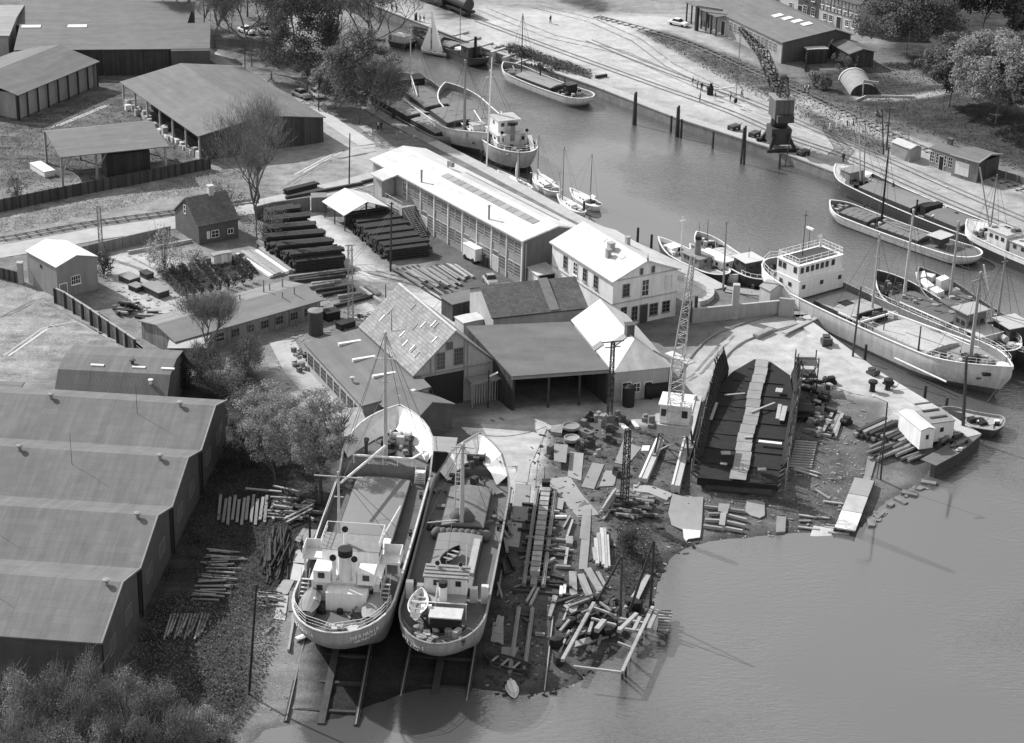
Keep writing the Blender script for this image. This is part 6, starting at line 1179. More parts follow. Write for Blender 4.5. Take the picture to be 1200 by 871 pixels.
rowboat('skiff', 'small pale skiff on the water at the head of the harbour', at(452, 48, WZ-.1), R(160), 4, 1.4, .5, WHITE)
# 13 boats ashore and the small boat below the pale coaster
A15 = Ship('work_boat', 'dark flat work boat lying below the bow of the pale coaster', 'boat', (1176, 500), (1098, 484), -.6, -.5, 4.6, deck=.9, shb=.3, shs=.2, bw=.3, bwb=.2, ts=.12, tb=.7, hull=HD, low=BLACK, cap=MSTEEL, inm=MSTEEL, dmat=WDECK, n=18); A15.clutter(.08*A15.L, .5*A15.L, -1.5, 1.5, 10, 161, .6, mats=[WHITE, STEEL, BLACK]); A15.box('dark_hold', .62*A15.L, .85*A15.L, -1, 1, .3, BLACK)
rowboat('rowing_boat', 'dark open wooden rowing boat half on the shore below the slips', G(619, 792, .05), frame(at(619, 792), at(578, 778)), 5.2, 2.0, .75, DWOOD, WOOD)
o = rowboat('dinghy', 'small white dinghy lying upturned at the water edge below the rowing boat', G(598, 800, .55), frame(at(598, 800), at(603, 817)), 2.6, 1.2, .5, WHITE, WHITE, 'dinghy', flip=True)
rowboat('dinghy', 'slim pale canoe shaped float on the mud beside the large coaster', G(347, 753, .05), frame(at(347, 753), at(362, 746)), 1.7, .6, .3, WHITE, WHITE, 'dinghy', cover=WHITE, canvas_h=.1)
# ================================================================ yard, slips, cranes
def ob(name, b, m, p=None, rz=0, label=None, cat=None, group=None, smooth=False):
    o = b.build(name, m, None, p, rz, smooth); return tag(o, label, cat, group)
def seg(name, a, b, w_, h, m, label, cat, group=None, za=0, zb=0, rnd=False):
    """one timber / plank between two picture points lying on the ground"""
    p, q = G(*a, za), G(*b, zb); d = q-p; mb = MB()
    p0 = Vector((0, 0, h/2+.03)); mb.tube(p0, d+p0, h/2, h/2, 7) if rnd else mb.beam(p0, d+p0, w_, h)
    o = mb.build(name, m); o.location = p; return tag(o, label, cat, group)
def plate(name, pts, h, m, label, cat='plate', group=None, z=0.02):
    P = [G(x, y, z) for x, y in pts]; B = P[0]; b = MB(); n_ = len(P); i = 0
    b.prism([(p.x-B.x, p.y-B.y) for p in P], [p.z-B.z for p in P], [p.z-B.z+h for p in P]); o = b.build(name, m); o.location = B; return tag(o, label, cat, group)
# ---- ship under construction
SC = empty('ship_frame', G(868, 570), 0, 'dark open hull of a ship under construction with a pale plank walkway down the middle', 'ship frame')
B0 = SC.location.copy()
def sc(x, y, z): p = at(x, y, z); return p-B0
TK = mat('tank_top', .02, .95, .4, .8, 'steelhull')
flo = [(817, 560), (912, 567), (922, 520), (930, 470), (926, 440), (903, 424), (884, 421), (858, 436), (834, 462), (822, 505)]
b = MB(); pf = [sc(x, y, 1.2) for x, y in flo]; b.prism([(p.x, p.y) for p in pf], -B0.z+.3, 1.2-B0.z); b.build('double_bottom', TK, SC)
fr = MB()
stp, bwp = (sc(864, 565, 1.2), sc(893, 424, 1.2)); ax = (bwp-stp); Ls = ax.length; axn = ax.normalized(); axs = Vector((-axn.y, axn.x, 0))
def hbw(t): return 4.7*(1-max(0, (t-.55)/.45)**1.8)+.25 if t < 1 else .3
for k in range(27):
    t = k/26; c = stp+ax*t; hw = min(hbw(t), 4.8); q = MB(); q.beam(c-axs*hw+Vector((0, 0, .12)), c+axs*hw+Vector((0, 0, .02)), .12, .1); (q.build('floor_frame', TK, SC) if k % 3 == 0 else None)
for sd, nm in ((1, 'port'), (-1, 'starboard')):
    rows = []
    for k in range(27):
        t = k/26*.9; c = stp+ax*t; top_ = .7+2.0*sms((t-.05)/.85); hw = 4.9*(1-max(0, (t-.72)/.5)**2); base = c+axs*sd*hw*.93; tip = c+axs*sd*(hw+.45)+Vector((0, 0, top_))
        if k % 2 == 0 or t > .6: rows.append([base+Vector((0, 0, -.9)), base+Vector((0, 0, .4)), base.lerp(tip, .55), tip])
        q = MB(); q.beam(base, base.lerp(tip, .5), .12, .3, up=tuple(axn)); q.beam(base.lerp(tip, .5), tip+Vector((random.uniform(-.2, .2), 0, random.uniform(-.5, .9))), .12, .22, up=tuple(axn)); q.build('rib', DWOOD, SC)
    cut = rows if sd > 0 else rows
    MB().grid(cut[2:]).build('side_shell', TK, SC)
for k in range(14):
    t0, t1 = k/14, (k+.96)/14; c0, c1 = stp+ax*t0, stp+ax*t1; w_ = .95-.15*t0; jig = .12*math.sin(k*5.1); q = MB(); q.hexa([c0-axs*w_+axs*jig+Vector((0, 0, .32)), c1-axs*w_+axs*jig+Vector((0, 0, .32)), c1+axs*w_+axs*jig+Vector((0, 0, .32)), c0+axs*w_+axs*jig+Vector((0, 0, .32))]+[v+Vector((0, 0, .06)) for v in (c0-axs*w_+axs*jig+Vector((0, 0, .32)), c1-axs*w_+axs*jig+Vector((0, 0, .32)), c1+axs*w_+axs*jig+Vector((0, 0, .32)), c0+axs*w_+axs*jig+Vector((0, 0, .32)))]); q.build('walkway_board', mat('walk_boards', .24, .95, .3, 1, 'plank'), SC)
for i, (a, b_, w_) in enumerate([((849, 463), (873, 461), .25), ((880, 483), (908, 472), .25), ((889, 517), (916, 520), .5), ((845, 531), (856, 531), .7), ((888, 550), (898, 550), .6), ((911, 491), (914, 474), .45), ((916, 493), (920, 476), .6), ((909, 457), (917, 458), 1.2), ((828, 487), (837, 456), .45), ((833, 492), (840, 472), .35), ((844, 543), (852, 544), .5), ((872, 512), (882, 512), .5)]):
    q = MB(); p, r_ = sc(*a, 1.75), sc(*b_, 1.75); q.beam(p, r_, w_, .1); q.build('loose_plank', WHITE if i == 2 else LWOOD, SC)
for k in range(12):
    for sd in (1, -1):
        c = stp+ax*(.04+.075*k)+axs*sd*5.4; q = MB(); q.tube(c+Vector((0, 0, -1.2)), c+Vector((0, 0, 1.6+.12*k)), .07, .06, 5); q.build('scaffold_pole', WOOD, SC)
b = MB(); b.beam(sc(826, 570, .2), sc(905, 577, .2), .5, .5); b.build('slip_beam', DWOOD, SC)
for x, y in ((849, 575), (858, 576), (866, 577)): 
    pass
# scaffold staging right of it
def staging(name, label, px, py, sx, sy, h, rz=0, lv=2, m=DWOOD, top=True):
    p = G(px, py); o = empty(name, p, rz, label, 'scaffold'); 
    for a in (-1, 1):
        for c in (-1, 1): MB().beam((a*sx/2, c*sy/2, 0), (a*sx/2, c*sy/2, h+1.0), .14, .14, up=(1, 0, 0)).build('post', m, o)
    for k in range(lv):
        z = h*(k+1)/lv; MB().box(-sx/2, sx/2, -sy/2, sy/2, z-.06, z).build('platform', m, o)
    b = MB(); b.beam((-sx/2, -sy/2, 0), (sx/2, -sy/2, h), .09); b.beam((-sx/2, sy/2, h), (sx/2, sy/2, 0), .09); b.beam((-sx/2, -sy/2, h+.9), (sx/2, -sy/2, h+.9), .09); b.build('brace', m, o); return o
staging('scaffold', 'dark timber staging tower at the bow of the ship frame', 943, 452, 2.6, 2.6, 3.4)
staging('scaffold', 'low dark staging with tools right of the ship frame', 941, 488, 2.0, 3.6, 1.6)
# ---- lattice masts and cranes
def lattice(b, p, q, w0, w1, n_, r=.06):
    p, q = Vector(p), Vector(q); d = (q-p).normalized(); u = Vector((1, 0, 0)) if abs(d.x) < .8 else Vector((0, 1, 0)); s1 = d.cross(u).normalized(); s2 = d.cross(s1)
    C4 = lambda f: [p.lerp(q, f)+(s1*a+s2*c)*((w0+(w1-w0)*f)/2) for a, c in ((1, 1), (1, -1), (-1, -1), (-1, 1))]
    prev = C4(0)
    for k in range(n_):
        cur = C4((k+1)/n_)
        for j in range(4):
            b.tube(prev[j], cur[j], r, r, 4, cap=False); b.tube(cur[j], cur[(j+1) % 4], r*.7, r*.7, 3, cap=False)
            (b.tube(prev[j], cur[(j+1) % 4], r*.6, r*.6, 3, cap=False) if k % 2 else b.tube(prev[(j+1) % 4], cur[j], r*.6, r*.6, 3, cap=False))
        prev = cur
def lmast(name, label, base, topy, w0, w1, m, arm=0, n_=12, r=.06, basebox=None, cat='lattice mast'):
    p = G(*base); h = upm(p, base[1]-topy); o = empty(name, p, .3, label, cat); b = MB(); lattice(b, (0, 0, 0), (0, 0, h), w0, w1, n_, r); b.build('lattice', m, o)
    if arm: b = MB(); b.beam((-arm, 0, h), (arm, 0, h), .12); b.beam((-arm*.7, 0, h-.7), (arm*.7, 0, h-.7), .1); b.build('cross_arm', m, o)
    if basebox: MB().cbox((0, 0, 0), basebox, basebox, basebox*.9).build('base', MSTEEL, o)
    return o
lmast('lattice_mast', 'slender dark lattice mast rising from the log pile on the slipway', (731, 600), 505, .75, .5, STEEL, n_=16, r=.07)
l_ = lmast('derrick_mast', 'dark lattice derrick mast with concrete foot in front of the wide canopy', (714, 494), 402, .55, .35, STEEL, 1.4, 14, .06, basebox=1.1, cat='derrick')
lmast('lattice_mast', 'pale lattice pylon between the timber stacks and the low shed', (411, 378), 289, .65, .5, MSTEEL, .7, 13, .045)
lmast('lattice_mast', 'stubby lattice mast beside the garden wall left of the cottage', (119, 300), 242, .5, .5, MSTEEL, 0, 9, .06, basebox=.8)
# gantry jib crane
cb = G(789, 532); GC = empty('jib_crane', (cb.x, cb.y, 0), frame(G(775, 575), G(800, 495)), 'white cabined travelling crane with tall lattice jib on the slipway track', 'crane')
for sd in (-1, 1):
    MB().beam((-2.4, sd*2.0, .55), (2.4, sd*2.0, .55), .45, .5).build('bogie', MSTEEL, GC)
    for x in (-1.8, 1.8):
        MB().beam((x, sd*2.0, .7), (x*.8, sd*1.6, 3.4), .22, .22, up=(1, 0, 0)).build('leg', STEEL, GC); MB().tube((x, sd*2.0-.15, .42), (x, sd*2.0+.15, .42), .3, .3, 10).build('wheel', BLACK, GC)
b = MB()
for sd in (-1, 1): b.beam((-1.8, sd*1.9, .9), (1.5, sd*1.6, 3.2), .12); b.beam((1.8, sd*1.9, .9), (-1.5, sd*1.6, 3.2), .12)
b.beam((-1.8, -1.9, .9), (-1.5, 1.6, 3.2), .12); b.beam((-1.8, 1.9, .9), (-1.5, -1.6, 3.2), .12); b.build('brace', LSTEEL, GC)
MB().box(-1.9, 1.9, -1.9, 1.9, 3.4, 4.5).build('turntable_box', GREND, GC)
o = MB().box(-1.5, 1.7, -1.7, 1.7, 4.55, 6.9).build('cabin', WHITE, GC); MB().box(-1.7, 1.9, -1.9, 1.9, 6.9, 7.05).build('roof', WHITE, o)
for y in (-1.2, 1.2): MB().box(-1.54, -1.48, y-.35, y+.35, 5.5, 6.4).build('window', GLASS, o)
b = MB(); b.beam((-2.0, -1.9, 5.0), (-2.0, 1.9, 5.0), .08); b.beam((-2.0, -1.9, 4.55), (-2.0, 1.9, 4.55), .1)
for k in range(5): b.beam((-2.0, -1.9+k*.95, 4.5), (-2.0, -1.9+k*.95, 5.0), .06, .06, up=(1, 0, 0))
b.build('railing', LSTEEL, GC)
tip = loc2(GC, at(812, 300, 26.0)); b = MB(); lattice(b, (-1.2, 0, 5.2), (-.2, -.0, 12.5), 1.7, 1.5, 7, .07); b.build('mast', LSTEEL, GC); b = MB(); lattice(b, (-.2, 0, 12.3), tip, 1.3, .45, 16, .06); b.build('jib', LSTEEL, GC)
b = MB(); b.beam((-1.4, -1.6, 12.5), (1, 1.4, 12.5), 1.2, .15); b.build('top_platform', LSTEEL, GC); b = MB(); b.tube((1.3, 0, 7), tip, .03, .03, 3); b.tube(tip, (tip.x, tip.y, tip.z-9), .03, .03, 3); b.build('cable', ROPE, GC)
# harbour crane on the far quay
hb = G(911, 173); HC = empty('harbour_crane', (hb.x, hb.y, 0.2), frame(at(911, 173), at(866, 122)), 'tall dark harbour crane with slatted cabin and lattice jib on the far quay', 'crane')
for x in (-2.6, 2.6):
    for y in (-2.0, 2.0): MB().beam((x*1.2, y*1.15, 0), (x*.5, y*.5, 3.0), .5, .5, up=(1, 0, 0)).build('leg', BLACK, HC); 
    MB().beam((x*1.25, -2.8, .3), (x*1.25, 2.8, .3), .6, .5).build('bogie', BLACK, HC)
MB().box(-1.7, 1.7, -1.7, 1.7, .8, 3.6).build('machine_base', STEEL, HC); MB().lathe((0, 0, 3.6), [(1.3, 0), (1.5, .5), (1.3, 2.2)], 14).build('pivot', BLACK, HC)
o = MB().box(-2.4, 1.5, -1.6, 1.6, 5.4, 8.8).build('cabin', mat('slatted_cabin', .11, .7, .25, 1, 'board', 2.4), HC); MB().box(-2.6, 1.7, -1.8, 1.8, 8.8, 8.95).build('roof', MSTEEL, o); MB().box(-2.42, -1.0, -1.63, -1.6, 5.6, 8.6).build('side_panel', MSTEEL, o)
MB().box(-3.6, -2.4, -1.4, 1.4, 5.2, 6.4).build('counterweight', STEEL, HC); b = MB(); b.box(1.5, 2.6, -1, 1, 5.3, 5.4); 
for y in (-1, 0, 1): b.beam((2.6, y, 5.4), (2.6, y, 6.4), .07, .07, up=(1, 0, 0))
b.beam((2.6, -1, 6.4), (2.6, 1, 6.4), .07); b.build('gangway', MSTEEL, HC)
tp = loc2(HC, at(868, 34, 14.5)); b = MB(); lattice(b, (.8, 0, 8.6), (tp.x*.45, tp.y*.45, 13.2), 1.7, 1.5, 7, .13); lattice(b, (tp.x*.45, tp.y*.45, 13.2), tp, 1.5, .6, 9, .12); b.build('jib', BLACK, HC)
b = MB(); lattice(b, (-.6, 0, 8.6), (-1.2, 0, 12.6), 1.6, .8, 5, .12); b.build('a_frame', STEEL, HC); MB().beam((-1.2, 0, 12.6), (-4.0, 0, 10.2), .35, .5).build('luffing_lever', STEEL, HC)
b = MB(); b.tube((-1.2, .3, 12.6), tp, .04, .04, 3); b.tube(tp, (tp.x, tp.y, 1.6), .04, .04, 3); b.tube(tp+Vector((-.5, 0, 0)), (tp.x-.1, tp.y, 1.6), .04, .04, 3); b.build('cable', ROPE, HC); MB().blob((tp.x, tp.y, 1.2), .35, .35, .5, 8, 6).build('hook_block', BLACK, HC)
b = MB(); 
for k in range(10): b.beam((1.9, -2.4+.1*k, .3+.5*k), (2.5, -2.4+.1*k, .3+.5*k), .06)
b.beam((1.9, -2.4, 0), (1.9, -1.4, 5.4), .07); b.beam((2.5, -2.4, 0), (2.5, -1.4, 5.4), .07); b.build('ladder', STEEL, HC)
# poles
def pole(name, label, base, top, r=.13, m=DWOOD, lamp=False, arm=0, z=None, cat='pole', group=None, arms=1):
    p = G(*base) if z is None else at(*base, z=z); h = upm(p, base[1]-top[1]); ax_, _y = proj(p+Vector((0, 0, h))); dx = (top[0]-ax_)/(FPX/ (p-Vector((0, 0, CAMH))).length)
    o = empty(name, p, 0, label, cat, group); MB().tube((0, 0, -.8), (dx, 0, h), r, r*.7, 7).build('shaft', m, o)
    if lamp: MB().beam((dx+.1, 0, h+.05), (dx-1.7, .2, h+.75), .35, .14).build('lamp_head', WHITE, o)
    for k in range(arms if arm else 0): b = MB(); b.beam((dx-arm, 0, h-.25-.5*k), (dx+arm, 0, h-.25-.5*k), .12); b.build('cross_arm', m, o)
    return o
pole('light_pole', 'leaning lamp pole with white lamp head beside the log pile near the jetty', (1032, 562), (1040, 473), .12, DWOOD, True)
pole('light_pole', 'second thinner prop pole standing right beside the lamp pole near the jetty', (1027, 561), (1036, 505), .06, DWOOD)
pole('telegraph_pole', 'lone dark telegraph pole on the sandy ground left of the workshop', (409, 218), (410, 157), .13)
pole('telegraph_pole', 'dark pole rising among the right hand timber stacks', (457.5, 318), (459, 238), .16, arm=.3)
pole('telegraph_pole', 'dark stepped pole on the fitting out quay beside the pale coaster stern', (999, 419), (1009, 337), .16, STEEL)
pole('telegraph_pole', 'thick dark mast at the jetty corner in front of the pale coaster bow', (1129, 500), (1133, 419), .24, STEEL)
pole('telegraph_pole', 'black pole in the undergrowth below the large coaster', (291, 814), (300, 688), .14, BLACK)
pole('telegraph_pole', 'tall pole at the quay corner beside the launches', (847.5, 339), (851.5, 260), .16, WOOD, arm=.3)
pole('telegraph_pole', 'pole at the right end of the broad open shed', (373.5, 130), (373.5, 97), .12)
pole('telegraph_pole', 'pole behind the broad open shed roof beside the road', (287, 92), (287, 56), .12)
pole('flag_pole', 'white flagpole in front of the depot', (866, 36), (867, 8), .09, WHITE)
pole('telegraph_pole', 'twin post telegraph mast left post behind the barge mast', (1036, 182), (1034, 128), .13, DWOOD); pole('telegraph_pole', 'twin post telegraph mast right post with cross arm', (1039, 176), (1043, 127), .15, DWOOD, arm=.9)
pole('telegraph_pole', 'thin white pole on the quay between the coasters and the workshop roof', (570, 196), (576.5, 70), .13, WHITE)
pole('telegraph_pole', 'short thin post between the timber rows and the tiled roof', (452, 352), (452, 333), .09)
pole('marker_post', 'thin striped rod standing on the slip beside the winch box', (638, 566), (638.5, 547), .05)
pole('telegraph_pole', 'slanting pole beside the harbour crane on the quay edge', (920, 190), (928, 152), .1, z=0)
pole('telegraph_pole', 'black pole under the tree beside the large coaster', (363, 641), (363, 601), .14, BLACK)
pole('telegraph_pole', 'dark pole with cross arm between the two slips', (503, 600), (502, 556), .13, BLACK, arm=.5)
pole('light_pole', 'lamp bracket with bright white head on the tiled workshop gable', (572, 478), (573, 434), .14, STEEL)
MB().beam((0, 0, 0), (1.0, 0, .5), .3, .12).build('lamp_head', WHITE, bpy.data.objects['light_pole.002'], (0.1, 0, 4.3))
# mooring dolphins
def dolphin(label, x, yb, yt, n_=1, r=.22, grp='mooring piles along the quays'):
    p = at(x, yb, WZ); h = upm(p, yb-yt); o = empty('mooring_pile', p, 0, label, 'mooring pile', grp)
    for k in range(n_): a = 2*math.pi*k/max(n_, 1); MB().tube((.3*math.cos(a)*(n_ > 1), .3*math.sin(a)*(n_ > 1), -1.5), (.12*math.cos(a)*(n_ > 1), .12*math.sin(a)*(n_ > 1), h-(.3*k if n_ > 1 else 0)), r, r*.85, 7).build('timber', DWOOD, o)
    return o
for i, (x, yb, yt, n_, lb) in enumerate([(743, 146, 108, 3, 'thick dark pile cluster on the far quay, leftmost of the big clusters'), (793, 160, 124, 3, 'tallest of three dark piles grouped at the far quay'), (786, 155, 136, 1, 'short dark pile left of the tallest far quay pile'), (798, 161, 140, 1, 'short dark pile right of the tallest far quay pile'),
    (835, 174, 154, 1, 'single short pile on the far quay between the clusters'), (870, 192, 148, 2, 'tall dark pile pair on the far quay left of the harbour crane'), (913, 198, 180, 1, 'short pile in the water below the harbour crane'), (747, 284, 267, 1, 'black pile behind the white house roof'), (763, 291, 275, 1, 'thin pile behind the white house ridge'),
    (622, 222, 203, 1, 'dark pile beside the leftmost yacht'), (684, 252, 236, 1, 'dark pile at the stern of the rightmost yacht'), (461, 150, 127, 2, 'stout dark pile on the near side of the plank covered barge'), (512, 166, 157, 1, 'low dark pile at the front end of the plank covered barge'), (565, 190, 176, 1, 'white topped pile below the grey sterned coaster'),
    (946, 378, 365, 1, 'dark pile beside the white superstructure quarter'), (974, 371, 358, 1, 'dark pile on the near side of the pale coaster deck'), (1013, 425, 404, 1, 'dark fender pile against the pale coaster amidships'), (1083, 470, 452, 1, 'dark fender pile under the pale coaster bow'), (881, 352, 334, 1, 'black pile beside the little kiosk'),
    (487, 34, 15, 3, 'broad dark pile cluster at the head of the harbour'), (518, 34, 25, 1, 'dark post behind the sailing dinghy'), (1012, 250, 240, 1, 'dark pile between the two river barges'), (1108, 484, 466, 1, 'pile standing in the water beside the work boat')]):
    dolphin(lb, x, yb, yt, n_)
# ---- slip cradle in the middle
def slip(name, label, a, b_, hw, n_x, zr=.25, cent=True, m=WOOD, blocks=14, cat='slipway'):
    p, q = G(*a), G(*b_); ln = (Vector((q.x-p.x, q.y-p.y, 0))).length; o = empty(name, p, frame(p, q), label, cat); dz = q.z-p.z; Z = lambda x: dz*x/ln
    for sd in ((1, 0, -1) if cent else (1, -1)):
        MB().beam((0, sd*hw, zr+Z(0)), (ln, sd*hw, zr+Z(ln)), .42 if sd else .7, .4).build('runway_beam', m, o); 
        if sd: MB().beam((0, sd*hw, zr+.25+Z(0)), (ln, sd*hw, zr+.25+Z(ln)), .12, .12).build('rail', MSTEEL, o)
    for k in range(n_x): x = ln*(k+.5)/n_x; MB().beam((x, -hw*1.1, zr-.1+Z(x)), (x, hw*1.1, zr-.1+Z(x)), .35, .3).build('cross_beam', DWOOD, o)
    for k in range(blocks): x = ln*(.05+.9*k/max(1, blocks)); MB().cbox((x, 0, zr+.2+Z(x)), .9, 1.0, .55).build('keel_block', LWOOD if k % 3 else WOOD, o)
    return o
slip('slipway', 'slipway runway below the large coaster running into the water', (396, 752), (376, 850), 3.3, 3, .05, blocks=1, m=DWOOD)
slip('slipway', 'slipway runway below the smaller coaster running into the water', (520, 755), (508, 822), 3.2, 2, .05, blocks=1, m=DWOOD)
sw = slip('slipway', 'empty middle slipway with keel blocks and cross timbers', (640, 578), (625, 690), 1.0, 12, .35, blocks=17); slip('slipway', 'rails of the empty middle slipway leading to the shore', (616, 715), (606, 790), .7, 5, .15, cent=False, blocks=0)
for i, (a, b_, w_, m) in enumerate([((590, 570), (578, 650), .35, STEEL), ((595, 570), (583, 652), .35, WOOD), ((629, 632), (672, 637), .35, WOOD), ((614, 662), (640, 665), .35, LWOOD), ((651, 666), (669, 667), .35, WOOD), ((600, 694), (668, 700), .35, DWOOD), ((609, 656), (626, 651), .14, WOOD), ((640, 624), (658, 636), .14, WOOD), ((640, 642), (652, 639), .14, LWOOD), ((640, 662), (650, 657), .3, LWOOD), ((602, 690), (622, 683), .14, WOOD),
     ((617, 708), (627, 690), .25, LWOOD), ((621, 712), (631, 692), .25, LWOOD), ((663, 636), (671, 612), .22, LWOOD), ((662, 665), (665, 645), .3, LWOOD), ((660, 620), (668, 606), .2, WOOD), ((650, 608), (664, 608), .3, WHITE), ((644, 726), (652, 702), .3, WOOD), ((638, 811), (648, 724), .12, LWOOD), ((657, 700), (658, 690), .35, WHITE), ((661, 699), (662, 688), .3, WHITE), ((646, 572), (654, 580), .2, LWOOD), ((656, 766), (667, 740), .2, LWOOD), ((660, 729), (667, 709), .18, LWOOD), ((612, 727), (620, 732), .25, DWOOD), ((627, 745), (638, 746), .35, WOOD),
     ((583, 700), (588, 670), .2, WOOD), ((338, 765), (346, 718), .22, LWOOD), ((342, 745), (343, 720), .2, LWOOD), ((311, 745), (320, 735), .2, WOOD)]):
    seg('timber_beam', a, b_, w_, .3 if w_ > .2 else .14, m, 'loose squared timber lying about the middle slipway', 'timber', 'loose timbers about the middle slipway', .05, .05)
wb = empty('winch_box', G(639.5, 576), 0, 'dark winch box at the head of the middle slipway', 'winch'); MB().cbox((0, 0, .5), .9, .9, .9).build('housing', BLACK, wb); MB().cbox((0, 0, 0), 1.3, 1.3, .5).build('base', CONC, wb)
# log pile under the lattice mast
def pile(name, label, group, cx, cy, n_, dx, dy, lx, ly, jit, mats, seed, r=(.12, .2), zmax=.9, rnd=True, cat='log'):
    rs = random.Random(seed)
    for k in range(n_):
        x, y = cx+rs.uniform(-dx, dx), cy+rs.uniform(-dy, dy); j = rs.uniform(-jit, jit); a = (x-lx/2+j, y-ly/2); b_ = (x+lx/2-j, y+ly/2+rs.uniform(-1, 1)); f = max(0, 1-math.hypot((x-cx)/dx, (y-cy)/dy)); z = rs.uniform(0, zmax)*f; rr = rs.uniform(*r)
        seg(name, a, b_, rr*2, rr*2, rs.choice(mats), label, cat, group, z, z+rs.uniform(0, .2), rnd)
pile('timber_beam', 'dark cross timber thrown over the middle slipway', 'cross timbers over the middle slipway', 640, 640, 34, 22, 52, 20, 3, 7, [DWOOD, DWOOD, WOOD, BLACK], 61, (.1, .17), .7, False, 'timber')
pile('timber_beam', 'dark prop leaning beside the hull of the smaller coaster', 'props beside the smaller coaster', 592, 640, 26, 7, 60, 4, 16, 3, [DWOOD, BLACK, WOOD], 62, (.1, .16), .8, False, 'timber')
pile('timber_beam', 'dark timber in the tangle behind the shore staging', 'tangle behind the shore staging', 690, 728, 40, 30, 26, 14, -9, 9, [DWOOD, BLACK, DWOOD, WOOD], 63, (.1, .18), .9, False, 'timber')
pile('scrap_piece', 'dark gear heaped right of the ship frame', 'gear heap right of the ship frame', 960, 480, 34, 14, 34, 6, 4, 4, [BLACK, STEEL, DWOOD, WOOD, LWOOD], 64, (.15, .3), 1.0, False, 'scrap')
PV = mat('slab_paving', .40, .95, .5, .6, 'felt')
tag(plate('pavement', [(946, 392), (955, 388), (1028, 444), (1090, 481), (1108, 490), (1078, 497), (1052, 492), (1036, 468), (990, 460), (940, 432), (925, 415)], .03, PV, None, None, None, .03), None, None, None, 'structure')
tag(plate('pavement', [(563, 497), (690, 479), (700, 484), (640, 505), (622, 545), (590, 548)], .03, PV, None, None, None, .03), None, None, None, 'structure')
